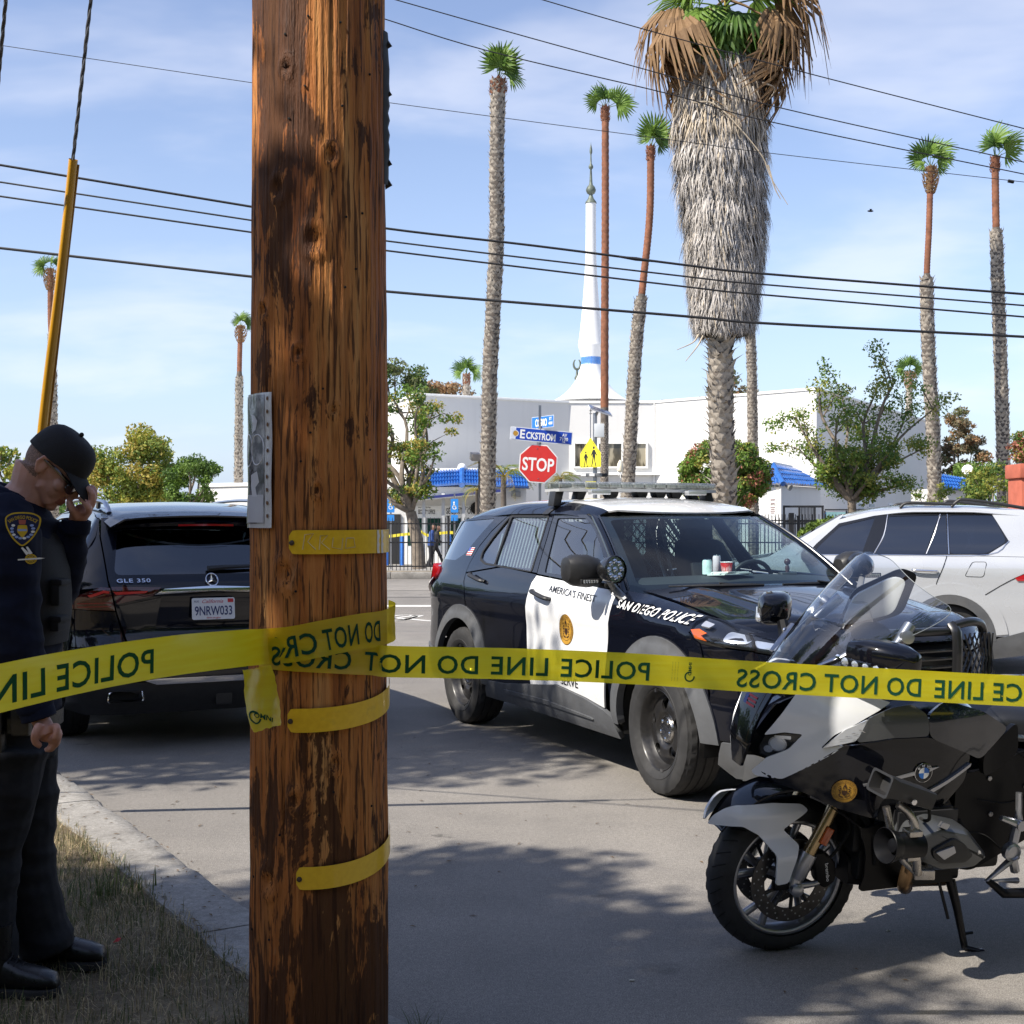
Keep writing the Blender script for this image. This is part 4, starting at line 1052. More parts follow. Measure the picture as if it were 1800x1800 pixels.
# open tree with bare limbs behind the police SUV's rear window
def open_tree(label,base,tips,r0,leafr,n,size,mats,seed,bark,forkp,twig=3,name='tree'):
 t = thing(name,label, 'tree',(0,0,0)); g = random.Random(seed); mb = MB(); base,f = Vector(base),Vector(forkp); C = []
 mb.tube(cr([base,base.lerp(f,.5) + Vector((.06,0,0)),f],4),[r0*(1.2 - .3*k/8) for k in range(9)],10)
 for tip in tips:
  tip = Vector(tip); L = (tip - f).length
  m1 = f.lerp(tip,.33) + Vector((g.uniform(-1,1),g.uniform(-1,1),g.uniform(-.4,1)))*L*.10; m2 = f.lerp(tip,.68) + Vector((g.uniform(-1,1),g.uniform(-1,1),g.uniform(-.5,1)))*L*.09
  pth = [Vector(q) for q in cr([f,m1,m2,tip],4)]; rr = r0*g.uniform(.42,.62)
  mb.tube(pth,[rr*(1 - .85*k/(len(pth) - 1)) + .008 for k in range(len(pth))],6)
  for k in range(twig):
   s = pth[g.randint(4,len(pth) - 1)]; e = s + Vector((g.uniform(-1,1),g.uniform(-.8,.8),g.uniform(-.3,1)))*L*.30
   mb.tube([s,s.lerp(e,.5) + Vector((0,0,.05*L)),e],[rr*.25 + .005,rr*.15 + .004,.003],5)
   for q in (1.,.6): C.append((*(s.lerp(e,q)),leafr*g.uniform(.5,1.2),leafr*g.uniform(.5,1.2),leafr*g.uniform(.4,.9)))
  C.append((*tip,leafr,leafr,leafr*.8))
 crown('crown',C,n,size,seed,mats,t); mb.build('trunk',bark,t,smooth=60,fix=False); return t
d = 43.
tip = lambda a,b,o=0.: px(a,b,d + o)
open_tree('open tree with crooked dark limbs and sparse green leaves right of the wooden pole',px(737,1000,d),[tip(690,700),tip(715,690,1),tip(735,705,-1),tip(765,715),tip(660,720,1),tip(748,740),tip(640,760),tip(765,800,-1),tip(690,780,1),tip(670,820,-1),tip(745,850),tip(700,880,1),tip(640,850)],   .19,.36,9500,.058,[G1[0],G1[2],G1[1],G4[0],G2[2]],41,M_BARK,px(722,900,d))
d = 37.
open_tree('airy green tree in front of the white side wall, above the white SUV',px(1493,1000,d),[tip(1440,680),tip(1478,690,1),tip(1540,690),tip(1575,668,-.5),tip(1400,735),tip(1405,790,.6),tip(1470,740,-1),tip(1530,745,1),tip(1590,740),tip(1620,790,.8),tip(1560,800,-1),tip(1500,800,-1.2),tip(1445,830),tip(1600,850,-.6),tip(1470,860,.8),tip(1540,860),tip(1640,720,.5),tip(1510,830,.9)],.13,.40,17000,.048,[G1[0],G1[1],G1[2],G2[1],G4[0]],42,M_BARK,px(1497,880,d),4)
# little leafy stems at the foot of the right palm
tree('small leafy shrub at the foot of the right hand palm, above the white SUV',px(1655,960,40),el(1600,1710,845,930,40),18,.22,1300,.055,[G1[0],G2[1],G1[2]],43,r0=.03,name='shrub')
# ---------------------------------------------------------------- palms
M_BOOT = mat('palm_boot_grey',(.37,.325,.27),.85,var=.4,vs=7,bump=.3,bs=40)
M_PTRUNK = mat('palm_trunk_dark',(.11,.092,.078),.9,var=.4,vs=6,bump=.4,bs=25)
M_PRED = mat('palm_trunk_red',(.20,.080,.042),.85,var=.4,vs=6,bump=.3,bs=25)
M_FROND = [leafmat('frond_green',(.10,.19,.028),(.19,.29,.05),.5,.3),leafmat('frond_dark',(.05,.11,.02),(.10,.18,.035),.5,.3)]
M_FROND_DRY = leafmat('frond_dry',(.20,.115,.055),(.32,.20,.10),.7,.25)
M_FROND_YEL = leafmat('frond_yellow',(.36,.25,.02),(.42,.32,.04),.6,.35)
M_THATCH = [mat('thatch_grey',(.42,.39,.36),.9,var=.35,vs=4),mat('thatch_tan',(.42,.35,.26),.9,var=.35,vs=4),mat('thatch_dark',(.22,.195,.17),.9,var=.3,vs=4)]
def fan_leaf(L,nseg,spread,droop,seed,mats,wf=.040):
 """palmate leaf: petiole along +Y, ribs folded into a fan with split drooping tips"""
 g = random.Random(seed); mb = MB(); pet = L*.55
 mb.tube([(0,0,0),(0,pet*.5,.02*L),(0,pet,0)],[.02*L,.014*L,.012*L],5,mi=0)
 for k in range(nseg):
  a = R(-spread + 2*spread*k/(nseg - 1)) + g.uniform(-.03,.03); l = L*(.62 + .2*math.cos(a*.8))*g.uniform(.85,1.05); w = L*wf*min(1,20/nseg)
  d = Vector((math.sin(a),math.cos(a),0)); s = Vector((d.y,-d.x,0)); o = Vector((0,pet,0))
  z0,zz = (.02*L if k % 2 else -.005*L),[]
  mids = [(0,0),(.4,.02),(.7,-.06*(1 + droop)),(1,-.22*(1 + 1.6*droop)*g.uniform(.5,1.4))]
  rows = []
  for q,z in mids:
   ww = w*(q*1.5 + .12) if q < .7 else w*(1.2*(1 - q)/.3*.8 + .05)
   c = o + d*l*q*(1 - .12*droop*q) + Vector((0,0,z*l)); rows.append([c - s*ww,c + Vector((0,0,z0)),c + s*ww])
  mb.grid(rows,mi=1)
 return mb.mesh('frond',mats,smooth=0,fix=False)
def place_frond(me,parent,loc,az,elev,roll=0.,sc=1.,name='frond'):
 o = link(name,me,parent,loc=loc); o.scale = (sc,)*3
 o.rotation_euler = (Matrix.Rotation(az,3, 'Z') @ Matrix.Rotation(elev,3, 'X') @ Matrix.Rotation(roll,3, 'Y')).to_euler(); return o
FAN_S = [fan_leaf(1.0,20,105,.35,s,[M_FROND[0],M_FROND[s % 2]]) for s in range(3)]
def boots(mb,path,rad,z0,z1,per,step,size,seed,mi=0,out=.55):
 """old leaf bases standing off a trunk in spirals"""
 g = random.Random(seed); P = [Vector(p) for p in path]; zs = [p.z for p in P]
 z = z0; row = 0
 while z < z1:
  i = max(0,min(len(P) - 2,sum(1 for q in zs if q <= z) - 1)); f = min(1,max(0,(z - zs[i])/max(1e-6,zs[i + 1] - zs[i]))); c = P[i].lerp(P[i + 1],f); r = rad(z)
  for k in range(per):
   a = 2*math.pi*(k + .5*(row % 2))/per + g.uniform(-.15,.15); u = Vector((math.cos(a),math.sin(a),0)); v = Vector((-u.y,u.x,0)); s = size*g.uniform(.7,1.3); h = g.uniform(.7,1.2)
   p = Vector((c.x,c.y,z + g.uniform(-.3,.3)*step)) + u*r*.92; w = s*.62
   tip = p + u*s*out*g.uniform(.6,1.5) + Vector((0,0,s*h)) + v*g.uniform(-.3,.3)*s
   a1,a2,b1,b2 = p - v*w,p + v*w,p - v*w*.42 + Vector((0,0,s*.5)) + u*s*.26,p + v*w*.42 + Vector((0,0,s*.5)) + u*s*.26
   m = p + u*s*.16 + Vector((0,0,s*.1))
   mb.add([a1,a2,b2,b1,tip,m,p - Vector((0,0,s*.25))],[(0,5,3),(5,2,3),(5,1,2),(3,2,4),(0,6,5),(6,1,5)],mi)
  z += step; row += 1
def thin_palm(label,d,pts,w0,w1,zred,fr,seed,lean=(.5,0),size=1.0,boot=.12,knob=False,name='palm_tree',wred=None):
 """pts: trunk line in photograph pixels, top first; zred: pixel row where the clean red trunk starts (None: all rough)"""
 t = thing(name,label, 'palm',(0,0,0),group='tall thin palms')
 P = [px(a,b,d) for a,b in pts][::-1]; P[0].z = min(P[0].z,-.2)
 pth = [Vector(p) for p in cr(P,6)]; zt = P[-1].z; zb = pth[0].z
 zr = px(0,zred,d).z if zred else 1e9
 rad = lambda z: (w0 + (w1 - w0)*(z - zb)/(zt - zb))/2
 if wred:
  rad0 = rad; rad = lambda z: rad0(z) if z < zr else wred/2
 lo = [p for p in pth if p.z <= zr]; hi = [p for p in pth if p.z > zr]
 mb = MB(); mb.tube(lo + hi[:1],[rad(p.z) for p in lo] + [rad(p.z) for p in hi[:1]],12,mi=0)
 o = mb.build('trunk',M_PTRUNK,t,smooth=60)
 mb = MB(); boots(mb,pth,rad,zb + .5,min(zr,zt) - .05,10,boot*.95,boot,seed,out=.45); b = mb.build('leaf_bases',M_BOOT,t,smooth=0,fix=False); b['kind'] = 'stuff'
 if hi:
  mb = MB(); n = 0; q = []
  a = hi[0]
  L = [a] + hi[1:]
  rows = []
  for i in range(len(L) - 1):
   for j in range(6):
    p = L[i].lerp(L[i + 1],j/6); q.append((p,rad(p.z)*(1.06 if j % 2 else .97)))
  mb.tube([p for p,_ in q] + [L[-1]],[r for _,r in q] + [rad(L[-1].z)],12); mb.build('upper_trunk',M_PRED,t,smooth=60)
 top = pth[-1]
 if knob:
  mb = MB(); boots(mb,[top - Vector((0,0,size*1.3)),top + Vector((0,0,.1))],lambda z: rad(zt)*(1.5 + 1.1*math.sin(math.pi*min(1,max(0,(z - top.z + size*1.3)/(size*1.3))))),top.z - size*1.3,top.z,10,.12*size,.16*size,seed + 1,out=.6); mb.build('dead_boots',M_FROND_DRY,t,smooth=0,fix=False)['kind'] = 'stuff'
 else:
  mb = MB(); boots(mb,[top - Vector((0,0,size*.7)),top + Vector((0,0,.1))],lambda z: rad(zt)*1.3,top.z - size*.7,top.z,8,.11*size,.15*size,seed + 1,out=.5); mb.build('dead_boots',M_PRED,t,smooth=0,fix=False)['kind'] = 'stuff'
 g = random.Random(seed)
 for k,(az,elv,s) in enumerate(fr):
  place_frond(FAN_S[k % 3],t,top - Vector((0,0,.05)),R(az),R(elv),R(g.choice((-1,1))*g.uniform(35,85)),s*size*g.uniform(.85,1.1))
 return t
# azimuth: -90 points the leaf to the right of the picture, 90 to the left
WIND = [(-80,78,1.5),(-100,68,1.4),(-30,84,1.6),(-120,80,1.5),(-85,52,1.2),(-75,20,1.),(-140,72,1.3),(70,84,1.3)]
WIND2 = [(90,30,.9),(75,58,1.1),(-85,30,1.3),(-95,12,1.2),(-10,84,1.3),(-80,66,1.1),(100,74,1.1)]
thin_palm('tall shaggy grey palm just right of the wooden pole, taller than the minaret',40,[(876,140),(873,300),(873,420),(866,560),(860,700),(856,900)],.46,.42,None,WIND,51,size=.62,boot=.15,wred=None)
thin_palm('straight slim palm with a clean red trunk just right of the minaret',53,[(1064,188),(1064,400),(1063,600),(1062,900)],.34,.28,740,WIND2,52,size=.78,boot=.08)
thin_palm('leaning palm, red above and grey below, second right of the minaret',46,[(1144,258),(1142,380),(1130,500),(1119,600),(1110,740),(1097,900)],.46,.40,520,[(-60,70,1.3),(-95,50,1.3),(-110,78,1.4),(20,84,1.4),(-80,22,1.),(95,76,1.1)],53,size=.64,boot=.15,wred=.25)
thin_palm('bare grey palm trunk standing close behind the big shaggy palm',50,[(1313,430),(1318,560),(1322,680),(1325,900)],.40,.34,None,WIND[3:6],54,size=.4,boot=.13)
thin_palm('right hand palm with a green tuft, nearer the centre of the two at the right',43,[(1636,292),(1633,400),(1629,500),(1633,640),(1640,760),(1647,900)],.44,.40,490,[(0,86,1.4),(75,72,1.2),(-80,66,1.3),(-100,40,1.1),(85,48,1.),(-80,10,.9),(95,18,.8)],55,size=.66,boot=.15,knob=True,wred=.2)
thin_palm('rightmost tall palm, its crown cut by the right edge of the picture',45,[(1749,276),(1751,400),(1756,560),(1762,740),(1766,900)],.44,.40,405,[(0,86,1.5),(-30,84,1.3),(-85,28,1.3),(-95,46,1.4),(80,80,1.1)],56,size=.70,boot=.15,wred=.24)
thin_palm('small far palm above the parapet between the pole and the tall grey palm',88,[(820,658),(820,690),(819,900)],.52,.40,None,[(0,84,1),(-50,75,1),(60,72,1),(-85,40,1),(85,45,.95),(-70,10,.9),(80,15,.9),(180,70,1)],57,size=.95,boot=.22)
thin_palm('small far palm seen over the airy tree at the right',86,[(1599,652),(1598,690),(1597,900)],.50,.36,None,[(0,84,1),(-50,70,1),(60,70,1),(-85,35,1),(85,40,1),(-70,5,.95),(80,10,.9),(180,70,1)],58,size=.85,boot=.2,knob=True)
thin_palm('distant palm just left of the wooden pole with a brown knob under its crown',75,[(423,572),(421,640),(420,740),(418,900)],.50,.34,660,[(-10,84,1),(-60,70,1),(-85,50,1),(60,70,.9),(-75,20,.9),(80,50,.8)],59,size=.72,boot=.2,knob=True,wred=.28)
thin_palm('distant palm half hidden behind the yellow guy guard',70,[(89,472),(89,560),(92,640),(96,900)],.46,.34,590,[(85,20,1),(80,40,1),(-85,30,.9),(0,84,.9),(-70,60,.9),(95,5,.9)],60,size=.85,boot=.2,knob=True,wred=.3)
# big palm in its thatch of dead leaves
def shaggy_palm():
 d = 33.; k = d/FPX
 t = thing('shaggy_palm', 'big palm wearing a thick grey skirt of dead fronds, right of centre', 'palm',(0,0,0))
 cx = lambda b: 1267 + (8 if b > 700 else 0)*(b - 700)/200
 P = [px(1275,1012,d),px(1273,880,d),px(1268,740,d),px(1267,590,d),px(1270,300,d),px(1274,60,d)]
 P[0].z = .0; pth = [Vector(p) for p in cr(P,6)]
 z0 = px(0,575,d).z
 mb = MB(); mb.tube(pth,[.30]*8 + [.27]*(len(pth) - 8),16); mb.build('trunk',M_PTRUNK,t,smooth=60)
 mb = MB(); boots(mb,pth,lambda z: .27 if z > .6 else .30,.2,z0 + .3,9,.15,.27,71,out=.75); b = mb.build('leaf_bases',M_BOOT,t,smooth=0,fix=False); b['kind'] = 'stuff'
 # skirt: thousands of hanging blades on a tapering sleeve
 prof = Spl([0,130,200,300,400,500,560,590],[66,76,83,80,74,66,57,48])      # pixel row -> half width
 cen = Spl([0,130,250,400,590],[1272,1268,1266,1273,1272])
 g = np.random.default_rng(8); V,F,MI = [],[],[]
 for i in range(17000):
  b = 118 + 467*g.uniform() ** .92; a = g.uniform(0,2*math.pi); w = prof(b)*k; c = px(cen(b),b,d)
  lump = 1 + .12*noise.noise((a*1.5,b*.016,3)) + .11*noise.noise((a*4.5,b*.045,9)) + .05*((b*.021 + .35*noise.noise((a*2.5,1,4))) % 1.); row = .05*math.sin(b*.12 + 2*noise.noise((a*2,0,1)))
  r = w*.95*(1 + (lump - 1 + row)*(1 if b < 430 else .6))*g.uniform(.84,1.02); u = Vector((math.cos(a),math.sin(a),0)); v = Vector((-u.y,u.x,0))
  L = g.uniform(.25,.62)*(1.25 if b < 260 else 1.); wd = g.uniform(.006,.017)*(1.3 if b < 300 else 1); sw = g.uniform(-.32,.32)*L
  p0 = c + u*r*.96 + Vector((0,0,.05)); p1 = c + u*(r + .05) + v*sw*.5 - Vector((0,0,L*.5)); p2 = c + u*(r + g.uniform(-.02,.12)) + v*sw - Vector((0,0,L))
  zb_ = z0 - .12 + .22*noise.noise((a*1.6,0,7))
  if p2.z < zb_ - .2: p2.z = zb_ - g.uniform(-.1,.25); p1.z = (p0.z + p2.z)/2
  n0 = len(V); tw = u*wd*g.uniform(-.8,.8)
  V += [p0 - v*wd - tw,p0 + v*wd + tw,p1 + v*wd*.9,p1 - v*wd*.9,p2 + v*wd*.15,p2 - v*wd*.15]
  F += [(n0,n0 + 1,n0 + 2,n0 + 3),(n0 + 3,n0 + 2,n0 + 4,n0 + 5)]
  m = 1 if g.uniform() < (.55 if b < 240 else .06) else (2 if g.uniform() < .22 else 0); MI += [m,m]
 o = link('thatch',np_mesh('thatch',np.array([tuple(q) for q in V]),np.array(F),M_THATCH,np.array(MI)),t); o['kind'] = 'stuff'
 mb = MB(); rows = []
 for b in range(110,591,30):
  c = px(cen(b),b,d); rows.append([c + Vector((math.cos(a),math.sin(a),0))*prof(b)*k*.86 for a in [2*math.pi*q/20 for q in range(20)]])
 mb.grid(rows,closed=True); mb.build('thatch_core',M_THATCH[2],t,smooth=60)
 # torn stalks hanging out of the skirt
 for pts in ([(1218,180),(1255,182),(1300,225),(1340,275),(1354,310),(1385,360)],[(1350,290),(1362,330),(1372,350)],[(1236,590),(1225,610),(1205,635)],[(1228,588),(1218,602),(1190,615)],[(1340,145),(1362,155),(1352,175)]):
  mb = MB(); q = [px(a,b,d - prof(min(580,b))*k - .1) for a,b in cr(pts,4)]; mb.tube(q,[.022*(1 - .8*i/(len(q) - 1)) + .004 for i in range(len(q))],5); mb.build('hanging_stalk',M_THATCH[1],t)
 # crown
 big = [fan_leaf(1.6,26,100,.6,80 + s,[M_FROND[0],M_FROND[s % 2]]) for s in range(3)]
 yel = fan_leaf(1.2,24,75,.9,90,[M_FROND_YEL,M_FROND_YEL]); dry = [fan_leaf(1.75,30,80,1.7,92 + s,[M_FROND_DRY,M_FROND_DRY]) for s in range(2)]
 top = px(1272,14,d); g = random.Random(5)
 for az,elv,rl in ((172,-58,0),(150,-52,10),(205,-56,-10),(-140,-50,10),(190,-30,0),(120,-30,20),(95,-38,-10),(-95,-28,10),(-118,-42,-15),(-160,-38,20),(150,-25,-20),(60,-20,0),(-60,-15,0),(90,10,0),(-90,15,0),(180,5,0),(140,25,0),(-140,25,0)):
  place_frond(big[g.randint(0,2)],t,top,R(az),R(elv),R(rl),g.uniform(.9,1.05))
 place_frond(yel,t,top + Vector((-.02,-.3,.05)),R(176),R(-66),0,1.)
 for az,elv in ((85,-45),(100,-58),(75,-30),(110,-20),(-80,-48),(-95,-60),(-105,-30),(-70,-22),(130,-60),(-130,-62),(90,-8),(-92,-5),(-120,-12),(65,-62),(-60,-64),(160,-75),(-165,-76)):
  place_frond(dry[g.randint(0,1)],t,top + Vector((0,0,g.uniform(-.5,.3))),R(az + g.uniform(-8,8)),R(elv),R(g.uniform(-30,30)),g.uniform(1.05,1.45), 'dead_frond')
 return t
shaggy_palm()
# feathery young palms by the wall
def feather(L,seed,mats):
 g = random.Random(seed); mb = MB(); n = 22; sp = [Vector((0,L*q*(1 - .25*q),L*(.55*q - .95*q*q))) for q in [i/n for i in range(n + 1)]]
 mb.tube(sp,[.018*(1 - .8*i/n) for i in range(n + 1)],4,mi=0)
 for i in range(3,n + 1):
  for s in (-1,1):
   l = L*.32*math.sin(math.pi*(.12 + .86*i/n)) + .08; e = sp[i] + Vector((s*l*.8,l*.45,-l*.45*g.uniform(.6,1.3))); w = .014
   mb.add([sp[i] - Vector((0,w,0)),sp[i] + Vector((0,w,0)),e],[(0,1,2)],1)
 return mb.mesh('frond',mats,smooth=0,fix=False)
FE = [feather(1.5,1,[M_FROND_YEL,leafmat('feather_green',(.09,.15,.03),(.19,.24,.05),.5,.35)]),feather(1.4,2,[M_FROND_YEL,leafmat('feather_yellow',(.24,.22,.05),(.36,.28,.07),.5,.35)])]
for (a,b,dd,sc,lab) in ((885,838,50,1.05, 'yellow green feather palm right of the tall grey palm trunk'),(985,842,51,.8, 'golden feather palm half hidden behind the stop sign'),(838,862,52,.6, 'small golden feather palm left of the tall grey palm trunk'),(1218,905,34,.35, 'tiny feather palm at the foot of the clipped bush')):
 t = thing('feather_palm',lab, 'palm',px(a,b,dd)); z = t.location.z
 mb = MB(); mb.tube([(0,0,-z - .3),(0,0,0)],[.14*sc,.09*sc],10); mb.build('trunk',M_PTRUNK,t)
 g = random.Random(int(a))
 for q in range(13):
  f = place_frond(FE[1 if q % 3 == 0 else 0],t,(0,0,0),q*2.4,R(g.uniform(-25,45)),0,sc*g.uniform(.8,1.1))
# shade trees on the near side, left of the picture: their crowns dapple the pole, the officer and the street
def shade_tree(label,x,y,zc_,rx,ry,rz,n,seed,nb=46,rb=.75):
 t = thing('shade_tree',label, 'tree',(0,0,0))
 C = blobs((x,y,zc_,rx,ry,rz),nb,rb,seed,.7,.25)
 crown('crown',C,n,.075,seed,[G1[0],G1[1],G1[2]],t)
 limbs((x,y,0.1),[c[:3] for c in random.Random(seed).sample(C,12)],.26,seed,M_BARKDARK,t)
 return t
SHD = SUN_DIR/SUN_DIR.z
def above(gx,gy,h): return gx + SHD.x*h,gy + SHD.y*h
# far belt of trees closing the view, read as one mass
g_ = random.Random(77); C_ = []
for i in range(520):
 x = g_.uniform(-75,75); r = g_.uniform(1.2,2.6); C_.append((x,125 + g_.uniform(-8,8),g_.uniform(.2,3.0 + 1.3*noise.noise((x*.06,0,2))),r,r,r*.8))
V_,F_,i_ = leaves_np(C_,42000,.30,5)
tag(link('far_trees',np_mesh('far_trees',V_,F_,[G1[0],G2[1],G1[1]],i_ % 3)),kind='stuff',label='belt of trees and hedges closing the far distance')
# unseen greenery added behind and beside the camera to block sky and darken reflections
C_ = [(g_.uniform(-22,26),-8 + g_.uniform(-3.5,3.5),g_.uniform(.3,8),1.7,1.7,1.4) for i in range(300)] + [(12 + g_.uniform(-1.5,3),g_.uniform(-4,9),g_.uniform(.3,7),1.6,1.6,1.4) for i in range(110)] + [(-17 + g_.uniform(-2,2),g_.uniform(-12,34),g_.uniform(.3,4.2),1.6,1.6,1.3) for i in range(150)]
V_,F_,i_ = leaves_np(C_,48000,.30,9)
tag(link('added_trees',np_mesh('added_trees',V_,F_,[G1[1],G1[0]],i_ % 2)),kind='stuff',label='unseen hedges and trees added on the near side to darken shade and reflections')
# =================================================================== wooden pole, barrier tape, wires
PX_,PY_,PZ0,PZ1 = -.556,3.79,.06,9.2
def pole_mat():
 t = NT('weathered_pole_wood')
 W_ = t.coord("Object"); S1 = t.coord("Object",(14,14,.9)); S2 = t.coord("Object",(55,55,1.6)); S3 = t.coord("Object",(7,7,1.9)); S4 = t.coord("Object",(110,110,5))
 n1,n2,n3,n4 = t.noise(1.,5,.62,S1,.3),t.noise(1.,4,.6,S2,.2),t.noise(1.,6,.68,S3,1.2),t.noise(1.,3,.6,S4)
 base = t.ramp(n1,[(.30,(.23,.066,.014)),(.42,(.39,.128,.029)),(.55,(.51,.200,.052)),(.70,(.60,.31,.11))])
 base = t.mix(t.rng(n2,.45,.66,0,.6),base,(.20,.075,.024))
 # torn strips and creosote stain: darker lower down and in one long run on the camera side
 sep = t.n.new("ShaderNodeSeparateXYZ"); t.l.new(W_,sep.inputs[0])
 zf = sep.outputs[2]; xf = sep.outputs[0]
 stain_low = t.rng(zf,1.30,.2,0.,.22)
 run = t.math('MULTIPLY',t.rng(t.math('ABSOLUTE',t.math('ADD',xf,.075)),.11,.03,0.,.24),t.rng(zf,2.0,2.35,0.,1.))
 n5 = t.noise(1.,4,.7,t.coord("Object",(40,40,6)))
 rag = t.math('MULTIPLY',t.math('SUBTRACT',n5,.5),.45)
 thr = t.math('ADD',t.math('ADD',n3,rag),t.math('ADD',stain_low,run))
 base = t.mix(t.rng(thr,.60,.635,0,.92),base,(.060,.022,.008))
 base = t.mix(t.rng(n3,.36,.28,0,.55),base,(.50,.30,.15))
 base = t.mix(t.rng(n4,.53,.60,0,.85),base,(.045,.016,.006))
 t.pin("Base Color",base); t.pin("Roughness",t.rng(n1,.3,.7,.62,.85)); t.pin("Specular IOR Level",.3)
 h = t.math('ADD',t.math('ADD',n2,t.math('MULTIPLY',n4,.8)),t.math('MULTIPLY',thr,-.9)); t.bump(h,.85,.012)
 return t.m
M_POLE = pole_mat()
POLE = thing('utility_pole', 'thick weathered brown wooden utility pole in the foreground', 'pole',(PX_,PY_,0))
def pole_r(z): return .197 - .0032*(z - .2)
KNOTS = [(2.62,-1.25,.022),(2.2,-2.35,.02),(.85,-1.75,.022),(2.385,-1.50,.034),(1.47,-1.92,.034),(2.075,-1.72,.018),(2.53,-2.05,.028),(.62,-2.2,.03),(2.86,-1.9,.02),(1.92,-1.2,.016),(1.7,-1.45,.014),(.95,-1.2,.02),(1.14,-2.4,.02)]
def pole_surf(a,z,off=0.):
 r = pole_r(z) + .003*noise.noise((a*1.5,z*5,41)) + .0045*noise.noise((a*3.2,z*.7,0)) + .0030*noise.noise((a*11,z*1.3,3)) + .0022*noise.noise((a*34,z*2.3,7))
 k = noise.noise((a*6.5,z*1.1,12)); r -= .006*max(0,k - .25)
 c = noise.noise((a*22,z*.55,21)); r -= .012*max(0,abs(c)*-1 + .05)/.05*max(0,noise.noise((a*3,z*.8,31)) + .15)
 for kz,ka,kr in KNOTS:
  d = math.hypot((a - ka)*.195,(z - kz)*.8)/kr
  if d < 2.2: r += .007*math.exp(-(d - 1) ** 2*5) - .009*math.exp(-d*d*2.5)
 return (math.cos(a)*(r + off),math.sin(a)*(r + off),z)
A_ = np.linspace(-math.pi,math.pi,241)[:-1]
Zs = list(np.linspace(PZ0,3.5,260)) + list(np.linspace(3.6,PZ1,40))
V = np.array([pole_surf(a,z) if z < 3.55 else (math.cos(a)*pole_r(z),math.sin(a)*pole_r(z),z) for z in Zs for a in A_]); n = len(A_)
F = np.array([(i*n + k,i*n + (k + 1) % n,(i + 1)*n + (k + 1) % n,(i + 1)*n + k) for i in range(len(Zs) - 1) for k in range(n)])
me = np_mesh('pole_body',V,F,M_POLE,smooth=True); link('pole_body',me,POLE)
for kz,ka,kr in KNOTS[:10]:
 mb = MB(); c = Vector(pole_surf(ka,kz,-.002)); nn = Vector((math.cos(ka),math.sin(ka),0)); uu = Vector((-nn.y,nn.x,0)); rows = []
 for j,(q,h) in enumerate(((1.,0.),(.75,.004),(.5,-.001),(.25,.003),(.02,.001))):
  rows.append([c + nn*(h + .0012*noise.noise((i,j,kz*9))) + (uu*math.cos(2*math.pi*i/14) + Vector((0,0,1.15*math.sin(2*math.pi*i/14))))*kr*.62*q*(1 + .14*noise.noise((i*.9,j,kz*7))) for i in range(14)])
 mb.grid(rows,closed=True); mb.build('knot',mat('knot_dark',(.055,.022,.010),.8,var=.6,vs=60,bump=.6,bs=120),POLE,smooth=60)
# staples and nails
gg = random.Random(2)
for k in range(26):
 a,z = gg.uniform(-2.7,-.5),gg.uniform(.4,3.0); c = Vector(pole_surf(a,z)); nn = Vector((math.cos(a),math.sin(a),0))
 mb = MB(); mb.lathe([(.0035,0),(.0035,.003),(.001,.004)],6,o=c,axis=nn); mb.build('nail_head',M_DARK,POLE)
# torn dark guard down the right side
mb = MB(); rows = []
for i in range(22):
 z = 3.02 - i*.021; a = -.02; w = .008 + .006*abs(math.sin(i*1.7))*(1 if 3 < i < 18 else .3)
 rows.append([Vector(pole_surf(a - .10,z,.001)),Vector(pole_surf(a - .04,z,w)),Vector(pole_surf(a + .02,z,w + .003)),Vector(pole_surf(a + .1,z,.001))])
mb.grid(rows); mb.build('cable_guard',mat('guard_rubber',(.03,.028,.03),.55),POLE)
mb = MB()
for z in (3.0,2.86,2.66,2.60): mb.add([Vector(pole_surf(-.05,z,.002)),Vector(pole_surf(-.02,z - .02,.024)),Vector(pole_surf(.03,z - .03,.002)),Vector(pole_surf(0,z + .012,.004))],[(0,1,2),(0,2,3),(0,3,1)])
mb.build('torn_flap',_mats['guard_rubber'],POLE,smooth=0)
def wrap(name,a0,a1,z0,z1,h,mt,parent,off=.004,n=40,wav=0.,endround=0.):
 """strip laid round the pole from angle a0 to a1, centre height z0 to z1"""
 rows = []
 for i in range(n + 1):
  q = i/n; a = a0 + (a1 - a0)*q; z = z0 + (z1 - z0)*(q if not callable(h) else q); hh = h
  e = q*abs(a1 - a0)*.195
  if endround and e < endround: hh = h - 2*(endround - math.sqrt(max(0,endround ** 2 - (endround - e) ** 2)))*.9
  rows.append([Vector((math.cos(a)*(pole_r(z) + off + .004),math.sin(a)*(pole_r(z) + off + .004),z + hh*t)) + Vector((math.cos(a),math.sin(a),0))*wav*noise.noise((q*9,t*2,z0)) for t in (-.5,-.25,0,.25,.5)])
 mb = MB(); mb.grid(rows); return mb.build(name,mt,parent,smooth=60)
t = NT('yellow_band'); n_ = t.noise(9,5,.6); n2_ = t.noise(60,3,.6)
t.pin("Base Color",t.mix(t.rng(n_,.66,.76,0,.4),t.mix(t.rng(n2_,.3,.7),(.74,.44,.008),(.82,.52,.014)),(.42,.26,.03))); t.pin("Roughness",.42); t.pin("Coat Weight",.3); t.bump(n2_,.08,.002); M_BAND = t.m
zpx = lambda b: 1.62 - (b - 913)/FPX*3.6
def ang(a): return -math.pi/2 + math.asin(max(-1,min(1,((a - 900)/FPX*3.64 - PX_)/.205)))
